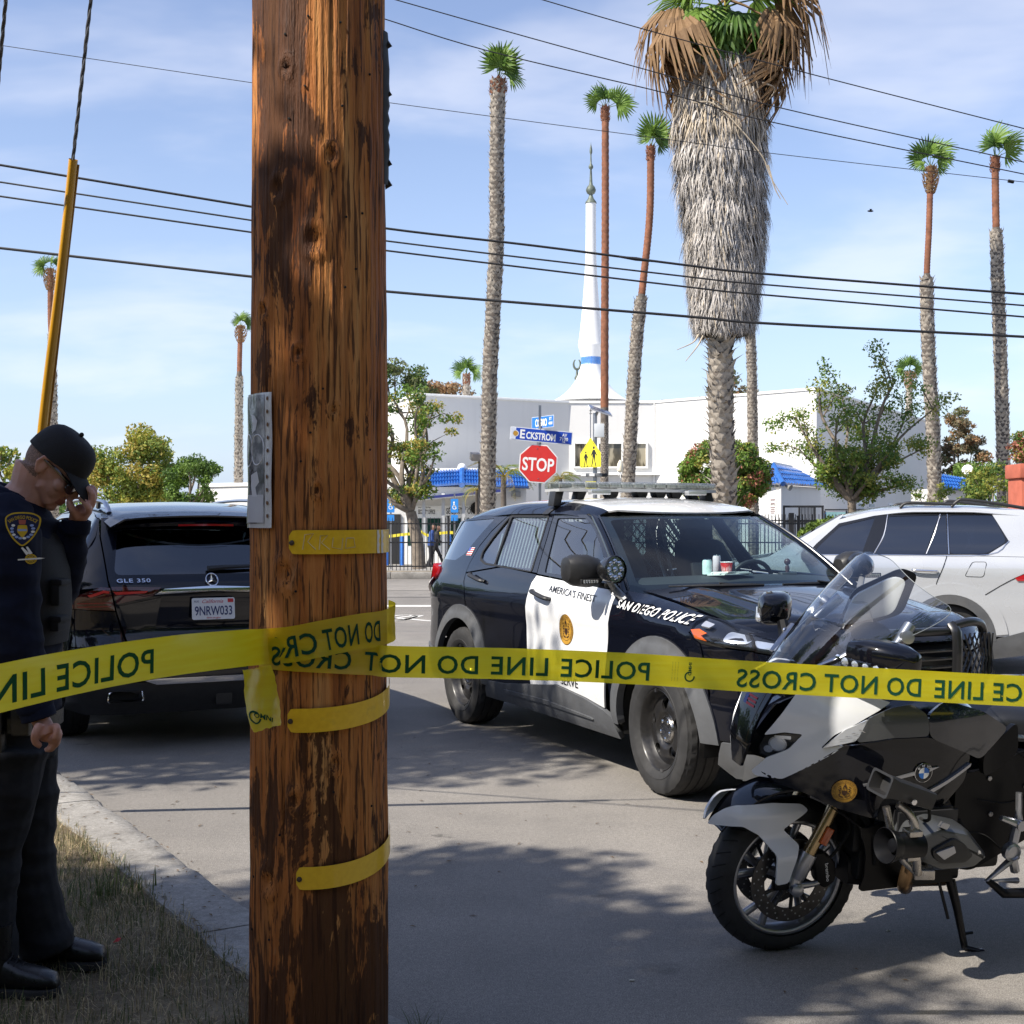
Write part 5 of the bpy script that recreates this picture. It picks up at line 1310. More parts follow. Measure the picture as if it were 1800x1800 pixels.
for i,(a,b0,b1,lab) in enumerate(((512,953,952, 'yellow band with scratched marks and peeled end'),(510,1266,1228, 'slanting yellow band, middle one'),(526,1542,1500, 'slanting yellow band, lowest one'))):
 hb = 42/FPX*3.6 if i < 2 else 40/FPX*3.6
 # sagging line: steeper towards the right edge
 rows = []; a0,a1 = ang(a),ang(676) + .35; n = 44
 for k in range(n + 1):
  q = k/n; an = a0 + (a1 - a0)*q; z = zpx(b0) + (zpx(b1) - zpx(b0))*q ** 2.2; e = q*(a1 - a0)*.2; er = .016; hh = hb
  if e < er: hh = hb - 2*(er - math.sqrt(max(0,er ** 2 - (er - e) ** 2)))
  rows.append([Vector((math.cos(an)*(pole_r(z) + .009),math.sin(an)*(pole_r(z) + .009),z + hh*t)) for t in (-.5,-.49,.49,.5)])
 mb = MB(); mb.grid(rows); bd = mb.build('reflector_band',M_BAND,POLE,smooth=60,label=lab)
 c = Vector((math.cos(a0 + .045)*(pole_r(zpx(b0)) + .010),math.sin(a0 + .045)*(pole_r(zpx(b0)) + .010),zpx(b0) - .002)); mb = MB(); mb.lathe([(.0075,0),(.007,.004),(.002,.006)],10,o=c,axis=(math.cos(a0 + .045),math.sin(a0 + .045),0)); mb.build('nail',mat('rusty_nail',(.07,.05,.04),.6,metal=.4),bd)
 if i == 0:
  band_fn = lambda an,z,o=.0105: Vector((math.cos(an)*(pole_r(z) + o),math.sin(an)*(pole_r(z) + o),z))
  mb = MB(); zc0 = zpx(953)
  for (qa,w) in ((ang(662),.09),(ang(668),.1)):
   pts = [(qa + w*(-.5 + .5*abs(noise.noise((k,qa,3))))*.6,zc0 - hb*.5 + hb*k/8) for k in range(9)] + [(qa + w*.35 + .03*noise.noise((k,2,qa)),zc0 - hb*.5 + hb*k/8) for k in range(8,-1,-1)]
   mb.add([band_fn(*p) for p in pts],[tuple(range(18))])
  mb.build('peeled_film',mat('peeled_white',(.68,.64,.58),.6),bd,smooth=0)
  mb = MB()
  for st in ([(537,966),(541,940),(556,938),(546,952),(560,966)],[(566,966),(568,942),(580,941),(570,954),(584,966)],[(590,945),(588,962),(604,966),(606,946)],[(612,946),(610,964),(626,962),(624,946),(612,946)]):
   q = [(ang(a_),zpx(b_)) for a_,b_ in st]; mb.tube([band_fn(*p,.0098) for p in q],.0016,4)
  mb.build('scratches',mat('scratch_pale',(.66,.52,.22),.6),bd)
# laminated leaflet wrapped round the left side (abstract grey picture, no code)
def on_pole(u,v):    # u metres round from the right edge of the sheet (negative = left),v metres up
 a = ang(479) + u/.205; z = zpx(808) + v; r = pole_r(z) + .010 + .004*noise.noise((u*22,v*9,2)); return (math.cos(a)*r,math.sin(a)*r,z)
hh = .187
LF = panel('leaflet',[(-.155,-hh),(0,-hh),(0,hh),(-.155,hh)],on_pole,mat('laminate',(.60,.60,.62),.18,coat=.7),POLE,step=.016,thick=.001)
t = NT('grey_print'); v1 = t.noise(16,4,.6); v2 = t.noise(40,3,.6)
t.pin("Base Color",t.ramp(t.math('ADD',v1,t.math('MULTIPLY',v2,.35)),[(.45,(.06,.06,.075)),(.62,(.15,.15,.18)),(.80,(.42,.42,.46))])); t.pin("Roughness",.2); t.pin("Coat Weight",.6); M_PRINT = t.m
panel('printed_picture',[(-.15,-hh + .012),(-.026,-hh + .012),(-.026,hh - .006),(-.15,hh - .006)],on_pole,M_PRINT,LF,step=.016,thick=0,off=.0015)
mb = MB()
for (cu,cv,ru,rv) in ((-.062,.03,.032,.042),(-.12,.03,.03,.045)):
 mb.tube([Vector(on_pole(cu + ru*math.cos(2*math.pi*k/28),cv + rv*math.sin(2*math.pi*k/28)))*1. for k in range(28)],.0028,5,closed=True)
mb.build('print_ring',mat('print_white',(.62,.62,.66),.3),LF)
for pts in ([(-.10,.13),(-.085,.10),(-.09,.075),(-.07,.085),(-.06,.11),(-.075,.125)],[(-.10,-.04),(-.06,-.03),(-.05,-.06),(-.07,-.075),(-.06,-.10),(-.09,-.10),(-.10,-.07)]):
 panel('print_shape',pts,on_pole,_mats['print_white'],LF,step=.014,thick=0,off=.002)
panel('print_panel',[(-.125,-.172),(-.03,-.172),(-.03,-.095),(-.125,-.095)],on_pole,mat('print_pale',(.50,.50,.54),.3),LF,step=.016,thick=0,off=.002)
for k in range(10): panel('punch_hole',[(x + -.014,y + .17 - k*.036) for x,y in circ((0,0),.0042,8,ry=.006)],on_pole,mat('hole_brown',(.16,.08,.035),.8),LF,step=.02,thick=0,off=.002)
# barrier tape: translucent yellow film printed on the other side, so it reads mirrored
def tape_mat():
 t = NT('barrier_tape'); t.n.remove(t.p)
 n = t.noise(1.,3,.5,t.coord("Object",(5,5,90))); n2 = t.noise(4.,3,.5)
 col = t.mix(t.rng(n,.3,.7),(.93,.76,.015),(.96,.84,.04))
 d = t.n.new("ShaderNodeBsdfDiffuse"); tl = t.n.new("ShaderNodeBsdfTranslucent"); tr = t.n.new("ShaderNodeBsdfTransparent"); gl = t.n.new("ShaderNodeBsdfGlossy")
 t.l.new(col,d.inputs[0]); t.l.new(col,tl.inputs[0]); tr.inputs[0].default_value = (.90,.74,.04,1); gl.inputs["Roughness"].default_value = .28; gl.inputs[0].default_value = (1,1,.95,1)
 def mx(f,a,b):
  m = t.n.new("ShaderNodeMixShader"); t.put(m.inputs[0],f); t.l.new(a.outputs[0],m.inputs[1]); t.l.new(b.outputs[0],m.inputs[2]); return m
 a = mx(.62,d,tl); b = mx(.17,a,tr); c = mx(.05,b,gl); t.l.new(c.outputs[0],t.out.inputs[0]); return t.m
M_TAPE = tape_mat(); M_TAPEINK = mat('tape_ink',(.012,.060,.040),.5)
t = NT('tape_ink_film'); t.n.remove(t.p); d = t.n.new("ShaderNodeBsdfDiffuse"); d.inputs[0].default_value = (.016,.075,.05,1); tl = t.n.new("ShaderNodeBsdfTranslucent"); tl.inputs[0].default_value = (.03,.12,.06,1)
m_ = t.n.new("ShaderNodeMixShader"); m_.inputs[0].default_value = .35; t.l.new(d.outputs[0],m_.inputs[1]); t.l.new(tl.outputs[0],m_.inputs[2]); t.l.new(m_.outputs[0],t.out.inputs[0]); M_TAPEINK = t.m
class Path3:
 """3D centre line with arc length; the film stands on edge along it"""
 def __init__(s,pts,h,n=14,twist=None):
  s.p = [Vector(q) for q in cr(pts,n)]; s.d = [0.]
  for a,b in zip(s.p[:-1],s.p[1:]): s.d.append(s.d[-1] + (b - a).length)
  s.L = s.d[-1]; s.h = h; s.tw = twist
 def at(s,u):
  u = max(0,min(s.L - 1e-6,u)); lo,hi = 0,len(s.d) - 1
  while hi - lo > 1:
   m = (lo + hi) // 2
   if s.d[m] <= u: lo = m
   else: hi = m
  f = (u - s.d[lo])/(s.d[hi] - s.d[lo]); c = s.p[lo].lerp(s.p[hi],f)
  ta,tb = (s.p[min(lo + 1,len(s.p) - 1)] - s.p[max(lo - 1,0)]).normalized(),(s.p[min(hi + 1,len(s.p) - 1)] - s.p[max(hi - 1,0)]).normalized()
  return c,ta.lerp(tb,f).normalized()
 def __call__(s,u,v,o=0.):
  c,T = s.at(u); side = T.cross(Vector((0,0,1))).normalized(); up = side.cross(T).normalized()
  tw = s.tw(u) if s.tw else 0.
  up = up*math.cos(tw) + side*math.sin(tw)
  rip = .0035*noise.noise((u*3.1,v*16,s.L)) + .0018*noise.noise((u*9,v*60,5))
  return c + up*v + side*(rip + o)
def tape(label,pts,h,text_u,rev,parent_name='barrier_tape',n=14,twist=None,logo=()):
 P = Path3(pts,h,n,twist); T = thing('barrier_tape',label, 'tape',(0,0,0))
 m = max(30,int(P.L/.018)); mb = MB()
 mb.grid([[P(P.L*i/m,h*q) for q in (-.5,-.36,-.2,-.05,.1,.25,.4,.5)] for i in range(m + 1)])
 f = mb.build('tape_film',M_TAPE,T,smooth=60)
 # text from u0: mirrored line, letters run from high u to low u as seen from here
 for u0,word,w in text_u:
  for sd,nm in ((.0012, 'tape_print'),):
   fn = lambda u,v,u0=u0: P(u0 + u,v - .004,sd if not rev else sd)
   lettering(nm,word,fn,M_TAPEINK,f,h*.60,width=w,bold=.016,cuts=max(6,int(w/.02)),mirror=True,off=0,spacing=1.08)
 for u0 in logo:
  mb = MB(); q = h*.17
  ring = [P(u0 + q*math.cos(a),-.012 + q*math.sin(a),.0012) for a in [R(70 + 300*k/24) for k in range(25)]]; inn = [P(u0 + q*.72*math.cos(a),-.012 + q*.72*math.sin(a),.0012) for a in [R(70 + 300*k/24) for k in range(25)]]
  mb.grid([ring,inn]); mb.build('tape_logo',M_TAPEINK,f,smooth=0)
  fn = lambda u,v: P(u0 + v,.010 + u,.0013)
  lettering('tape_logo', "OMNI",fn,M_TAPEINK,f,h*.10,width=h*.42,bold=.03,mirror=False,off=0)
  for k in range(3):
   fn = lambda u,v,k=k: P(u0 - .034 - .008*k + v,u,.0012)
   lettering('tape_print', "barricade tape 3 in x 1000 ft",fn,mat('tape_fine_ink',(.28,.26,.03),.6),f,h*.030,width=h*.62,bold=.0,off=0,mirror=True)
 return T,P
def on_front(a,b,o=.012):
 an = ang(a); z = 1.62 - (b - 913)/FPX*(PY_ + math.sin(an)*.2); r = pole_r(z) + o; return Vector((PX_ + math.cos(an)*r,PY_ + math.sin(an)*r,z))
M_END = px(0,0,1)
# right strand: leaves the right flank of the pole and runs to the right, slightly closing in
hR = .088
rp = [on_front(455,1146),on_front(500,1150),on_front(560,1153.5),on_front(620,1157),on_front(655,1159)]
e = px(690,1163,3.70)
right = rp + [e,px(900,1167,3.72),px(1100,1175,3.74),px(1300,1188,3.75),px(1550,1202,3.76),px(1800,1215,3.77),px(2300,1238,3.8),px(3000,1262,3.85)]
P_ = Path3(right,hR)
def u_of(P,a):
 best = min(range(2000),key=lambda i: abs((lambda c: 900 + FPX*c.x/c.y)(P.at(P.L*i/2000)[0]) - a)); return P.L*best/2000
def words(P,lst):
 out = []
 for w,a,b in lst: ua,ub = u_of(P,a),u_of(P,b); out.append(((ua + ub)/2,w,abs(ub - ua)))
 return out
tape('yellow police line tape stretched from the pole to the right edge, lettering mirrored',right,hR,words(P_,[('CROSS',478,618),('NOT',641,747),('DO',769,841),('LINE',863,964),('POLICE',986,1142),('CROSS',1295,1435),('NOT',1449,1542),('DO',1559,1619),('LINE',1643,1728),('POLICE',1745,1890)]),False,logo=[u_of(P_,1213)])
hL = .098
left = [px(-900,1420,1.75),px(-500,1318,2.05),px(-200,1262,2.35),px(0,1210,2.62),px(150,1178,2.9),px(300,1153,3.2),px(420,1140,3.47),on_front(470,1136,.02),on_front(520,1132,.018),on_front(580,1120,.016),on_front(630,1110,.016),on_front(668,1103,.016),Vector((PX_ + .222,PY_ - .02,zpx(1100))),Vector((PX_ + .19,PY_ + .10,zpx(1097)))]
P_ = Path3(left,hL)
tape('yellow police line tape passing the officer from the pole to the left edge, mirrored',left,hL,words(P_,[('LINE',-62,78),('POLICE',98,270),('CRO',472,556),('NOT',568,630),('DO',641,668)]),False,logo=[])
# hanging end of the tape
tg = thing('tape_tail', 'short torn tail of yellow tape hanging from the knot on the pole', 'tape',(0,0,0))
q0,q1,q2 = px(452,1172,3.52),px(458,1225,3.50),px(470,1282,3.47)
def tail(u,v):
 t = v; c = q0.lerp(q1,min(1,t*2)) if t < .5 else q1.lerp(q2,t*2 - 1); w = .046*(.85 + .15*math.sin(t*3)); return c + Vector((u*w*1.0,-.010*math.sin(u*3 + t*4),-u*w*-.22 + .004*noise.noise((u*4,t*9,1))))
edge = [(-1,.0),(-.6,.03),(.6,.0),(.95,.03)] + [(.92 + .08*((k*37) % 5)/5,.06 + k*.08) for k in range(12)] + [(.9,.98),(0,.99),(-.85,1.0)] + [(-.92 - .06*((k*29) % 4)/4,.94 - k*.085) for k in range(11)]
tl_ = panel('tape_film',edge,tail,M_TAPE,tg,step=.12,thick=0)
fn = lambda u,v: Vector(tail(-.05 + (u*.94 + v*.34)/.046,.80 + (u*.6 - v*1.)/.17)) + Vector((0,-.003,0))
lettering('tape_logo', "OMNI",fn,M_TAPEINK,tl_,.011,width=.045,bold=.03,off=0)
mb = MB(); mb.grid([[fn(-.020 + .016*k_*math.cos(R(a)),-.008 + .016*k_*math.sin(R(a))) for a in range(60,361,15)] for k_ in (1,.72)]); mb.build('tape_logo',M_TAPEINK,tl_,smooth=0)
# ------------------------------------------------------------------- overhead lines
M_WIRE = mat('cable_black',(.008,.008,.010),.6)
def wire(label,pts,d,r,ext=.25,mt=M_WIRE,d1=None):
 P = [px(a,b,d + ((d1 or d) - d)*i/(len(pts) - 1)) for i,(a,b) in enumerate(pts)]
 P = [P[0] + (P[0] - P[1])*ext] + P + [P[-1] + (P[-1] - P[-2])*ext*1.5]
 mb = MB(); mb.tube(cr(P,6),r,6); o = mb.build('overhead_cable',mt,None,smooth=60); tag(o,label, 'cable', 'overhead cables crossing the sky'); return o
wire('topmost of the four thick black cables crossing behind the pole at mid height',[(0,290),(440,363),(675,401),(940,432),(1205,466),(1340,481),(1800,517)],17,.016)
wire('second from top of the four thick black cables crossing behind the pole',[(0,320),(440,387),(675,423),(1205,486),(1340,500),(1800,537)],17.3,.012)
wire('third from top of the four thick black cables crossing behind the pole',[(0,345),(440,408),(675,440),(1205,504),(1340,518),(1800,557)],17.6,.013)
wire('lowest of the four thick black cables, crossing below the others',[(0,436),(440,486),(675,512),(1205,556),(1340,568),(1800,592)],16.6,.018)
wire('thin high wire crossing the top centre of the sky, steepest of all',[(690,-2),(930,66),(1170,132),(1365,188),(1800,285)],24,.010)
wire('thin high wire entering at the top right of centre',[(955,0),(1120,48),(1390,121),(1800,226)],24.5,.010)
wire('thin high wire passing just under the crown of the tall grey palm',[(675,33),(860,90),(1180,166),(1345,212),(1800,306)],23.5,.010)
wire('faintest thin wire crossing the whole sky, level with the palm crowns',[(-10,78),(440,145),(680,180),(1195,248),(1360,270),(1800,320)],30,.008,.15)
mb = MB(); mb.tube([px(1088,451.3,16.95),px(1118,455.2,16.95),px(1150,459.3,16.95)],[.012,.026,.014],6)
o = mb.build('cable_splice',M_WIRE,None); tag(o, 'wrapped splice on the topmost thick cable beside the minaret', 'splice')
# guy wires with the yellow guard
g0 = Vector((-2.0,6.0,3.26)); gd = Vector((1.44,-2.2,5.74)).normalized()
GY = thing('guy_wire', 'steel guy wire with a long yellow plastic guard behind the officer', 'cable',(0,0,0))
def strand(a,b,r,parent):
 mb = MB(); a,b = Vector(a),Vector(b); T = (b - a).normalized(); x,y,_ = frame_from(T); n = int((b - a).length/.03)
 for s in range(3): mb.tube([a.lerp(b,i/n) + (x*math.cos(i*.9 + s*2.094) + y*math.sin(i*.9 + s*2.094))*r*.55 for i in range(n + 1)],r*.55,5)
 o = mb.build('wire_strand',mat('strand_steel',(.13,.13,.14),.5,metal=.6),parent,smooth=60,fix=False); o['kind'] = 'stuff'; return o
strand(g0 - gd*3.3,g0 + gd*6.0,.0085,GY)
mb = MB(); x,y,z = frame_from(gd); rows = []
for i in range(24):
 c = g0 - gd*(i*.125); w = .020 + .008*i/23; rows.append([c + (x*math.cos(a) + y*math.sin(a))*w*(1 + .12*math.cos(3*a)) + x*.003*math.sin(i*.5) for a in [2*math.pi*k/12 for k in range(12)]])
mb.grid(rows,closed=True); mb.build('yellow_guard',mat('guard_yellow',(.52,.26,.008),.4,var=.15,vs=4,coat=.3),GY,smooth=60)
for k in range(1):
 mb = MB(); mb.tube([c + x*.026 for c in (g0 - gd*.02,g0 - gd*2.9)],.006,6); mb.build('guard_seam',mat('guard_dark',(.30,.13,.004),.5),GY)
GY2 = thing('guy_wire', 'plain dark guy wire cutting the top left corner of the sky', 'cable',(0,0,0))
a,b = px(12,-20,5.5),px(-2,130,5.75); T = (b - a); strand(a - T*6,b + T*5,.0085,GY2)
mb = MB(); mb.ball((0,0,0),.022,8,6,sc=(2.2,.8,.7));
for s in (-1,1): mb.add([(0,0,0),(.02,s*.05,.02),(-.03,s*.05,.022)],[(0,1,2)])
o = mb.build('bird',M_DARK,None,smooth=0); o.location = px(1530,371,20); tag(o, 'tiny dark bird or insect in the sky right of the shaggy palm', 'bird')
mb = MB(); mb.tube([px(1772,318,23),px(1782,320,23)],.03,6); o = mb.build('line_marker',M_DARK,None); tag(o, 'tiny dark marker on a thin wire at the upper right', 'marker')
# =================================================================== vehicles
def make_tyre_mesh(Ro,w,Ri,n=120,lug=.008):
 hw = w/2; d = Ro - Ri
 prof = [(Ri,-hw*.80),(Ri + d*.10,-hw*.93),(Ri + d*.32,-hw*1.02),(Ri + d*.34,-hw*1.0),(Ri + d*.55,-hw*1.03),(Ri + d*.78,-hw*.99),(Ro - d*.10,-hw*.92),(Ro - .012,-hw*.84)]
 tread = [(Ro - .004,-hw*.76),(Ro,-hw*.52),(Ro,-hw*.50),(Ro - lug,-hw*.48),(Ro - lug,-hw*.40),(Ro,-hw*.38),(Ro + .001,-hw*.06),(Ro - lug,-hw*.05)]
 full = prof + tread; full = full + [(r,-h) for r,h in reversed(full)]
 mb = MB(); rows = []
 for i,(r,h) in enumerate(full):
  j = min(i,len(full) - 1 - i); row = []
  for k in range(n):
   rr = r
   if 6 <= j <= 9 and k % 4 == 0: rr -= lug*.5
   a = 2*math.pi*(k + (.3 if j >= 9 else 0))/n
   row.append((rr*math.cos(a),h,rr*math.sin(a)))
  rows.append(row)
 mb.grid(rows,closed=True)
 return mb.mesh('tyre',M_TYRE,smooth=30)
def steel_wheel(parent,loc,side,steer=0.):
 """black pressed steel wheel: five windows, bright centre cap"""
 e = link('wheel',make_tyre_mesh(.382,.255,.238),parent,loc=loc); e.rotation_euler = (0,0,steer)
 m = mat('wheel_black_steel',(.020,.019,.019),.38,metal=.3,var=.3,vs=15,coat=.2)
 mb = MB(); s = side
 prof = [(.236,-.105),(.243,-.10),(.243,.102),(.236,.108),(.228,.100),(.222,.070),(.205,.045)]
 mb.lathe([(r,h) for r,h in prof],48,axis=(0,s,0),cap=False)
 mb.lathe([(.222,-.09),(.20,-.10),(.05,-.1)],32,axis=(0,s,0),cap=False)
 rim = mb.build('rim',m,e)
 def face(u,v):
  r = math.hypot(u,v); h = .045 + .022*sstep(.20,.15,r) - .03*sstep(.12,.075,r) + .012*sstep(.08,.05,r)
  return (u*s*-1 if s > 0 else u,s*h,v)
 hol = []
 for k in range(5):
  a = R(90 + 72*k); o = []
  for q in circ((0,0),1,14):
   u,v = q[0]*.034*(1 + .15*q[1]),.152 + q[1]*.036
   o.append((u*math.cos(a - R(90)) - v*math.sin(a - R(90)),u*math.sin(a - R(90)) + v*math.cos(a - R(90))))
  hol.append(o)
 panel('wheel_face',circ((0,0),.207,40),face,m,e,step=.022,holes=hol,thick=.014,flip=(s > 0) if False else False)
 mb = MB(); mb.lathe([(.001,.064),(.04,.066),(.072,.061),(.082,.048),(.085,.03)],24,axis=(0,s,0),cap=False)
 cap = mb.build('centre_cap',mat('worn_chrome',(.55,.53,.50),.22,metal=1.,var=.25,vs=40),e)
 for k in range(5):
  a = R(72*k + 54); mb = MB(); mb.lathe([(.012,.05),(.011,.066),(.005,.070),(.001,.070)],8,o=(.055*math.cos(a),0,.055*math.sin(a)),axis=(0,s,0),cap=False)
  mb.build('wheel_nut',M_CHROME,e)
 mb = MB(); mb.lathe([(.17,-.03),(.17,.0),(.06,.0)],24,axis=(0,s,0),cap=False)
 mb.build('brake_disc',M_STEELGREY,e)
 mb = MB(); mb.box((-.02 ,s*.112,.232),(.012,.014,.02)); mb.box((.05,s*.11,-.228),(.03,.012,.012))
 mb.build('balance_weight',M_STEELGREY,e)
 return e
def alloy_wheel(parent,loc,side,Ro=.37,Ri=.255,spokes=10,dark=.5):
 e = link('wheel',make_tyre_mesh(Ro,.25,Ri - .012),parent,loc=loc); s = side
 mb = MB(); mb.lathe([(Ri - .014,-.10),(Ri - .006,.10),(Ri - .012,.110),(Ri - .022,.10),(Ri - .03,.03),(Ri - .03,-.09)],48,axis=(0,s,0),cap=False)
 mb.build('rim',M_ALLOY,e)
 mb = MB(); mb.lathe([(Ri - .02,-.05),(.0,-.05)],32,axis=(0,s,0),cap=False)
 mb.build('brake_disc',M_DARK,e)
 mb = MB()
 for k in range(spokes):
  for q in (-1,1):
   a0,a1 = 2*math.pi*k/spokes + q*.05,2*math.pi*k/spokes + q*.10
   p0 = Vector((.05*math.cos(a0),s*.075,.05*math.sin(a0))); p1 = Vector(((Ri - .02)*math.cos(a1),s*.085,(Ri - .02)*math.sin(a1)))
   d = (p1 - p0); w = d.cross(Vector((0,s,0))).normalized()*.011
   mb.add([p0 - w,p0 + w,p1 + w*1.4,p1 - w*1.4] + [p + Vector((0,-s*.03,0)) for p in (p0 - w,p0 + w,p1 + w*1.4,p1 - w*1.4)],[(0,1,2,3),(0,4,5,1),(3,2,6,7),(1,5,6,2),(0,3,7,4)])
 mb.lathe([(.001,.085),(.035,.085),(.06,.07),(.06,.04)],20,axis=(0,s,0),cap=False)
 mb.build('spoke',mat('machined_alloy',(.42,.43,.45),.28,metal=1.),e)
 return e
def city_seal(fn,r,parent,name='seal'):
 """round gold emblem with dark ring, ring lettering, shield and supporters"""
 base = panel(name,circ((0,0),r,40),fn,M_GOLD,parent,step=r*.45,thick=0,off=.002)
 mb = MB()
 def put(poly):
  V,F,L = fill2d(poly,r*.5)
  b = []
  for u,v in V:
   p = Vector(fn(u,v)); e = 1e-3
   n = (Vector(fn(u + e,v)) - Vector(fn(u - e,v))).cross(Vector(fn(u,v + e)) - Vector(fn(u,v - e))).normalized()
   b.append(p + n*.0035)
  mb.add(b,F)
 def ring(a,b):
  o,i = circ((0,0),a,40),circ((0,0),b,40)
  for k in range(40):
   q = (k + 1) % 40; put([o[k],o[q],i[q],i[k]])
 ring(r*.985,r*.955); ring(r*.72,r*.70)
 S = lambda pts: [(x*r,y*r) for x,y in pts]
 put(S([(-.18,.12),(-.22,-.02),(-.17,-.24),(0,-.38),(.17,-.24),(.22,-.02),(.18,.12),(.06,.08),(-.06,.08)]))
 put(S([(-.13,.18),(-.15,.32),(-.10,.50),(0,.62),(.10,.50),(.15,.32),(.13,.18),(.07,.18),(.07,.34),(0,.42),(-.07,.34),(-.07,.18)]))
 put(S([(-.045,.60),(.045,.60),(.03,.68),(-.03,.68)]))
 for k in (-1,1):
  for c in ((.36,.40,.07),(.33,.22,.085),(.37,.04,.09),(.32,-.14,.08),(.37,-.28,.065),(.46,.14,.045),(.47,.34,.04)):
   put(S([(k*(c[0] + q[0]),c[1] + q[1]*.8) for q in circ((0,0),c[2],7)]))
  put(S([(k*.06,-.46),(k*.30,-.40),(k*.42,-.30),(k*.38,-.44),(k*.22,-.53),(k*.06,-.54)]))
 put(S([(-.08,-.05),(.08,-.05),(.08,-.09),(-.08,-.09)][::-1]))
 p = mb.build('seal_print',M_BROWNINK,base,smooth=0,fix=False)
 t = MB()
 lettering('', 'CITY OF SAN DIEGO STATE OF CALIFORNIA',fn,None,None,r*.15,width=2*math.pi*.80*r*.80,bold=.01,arc=r*.84,off=.0035,into=t)
 t.build('seal_lettering',M_BROWNINK,base,smooth=0,fix=False)
 return base
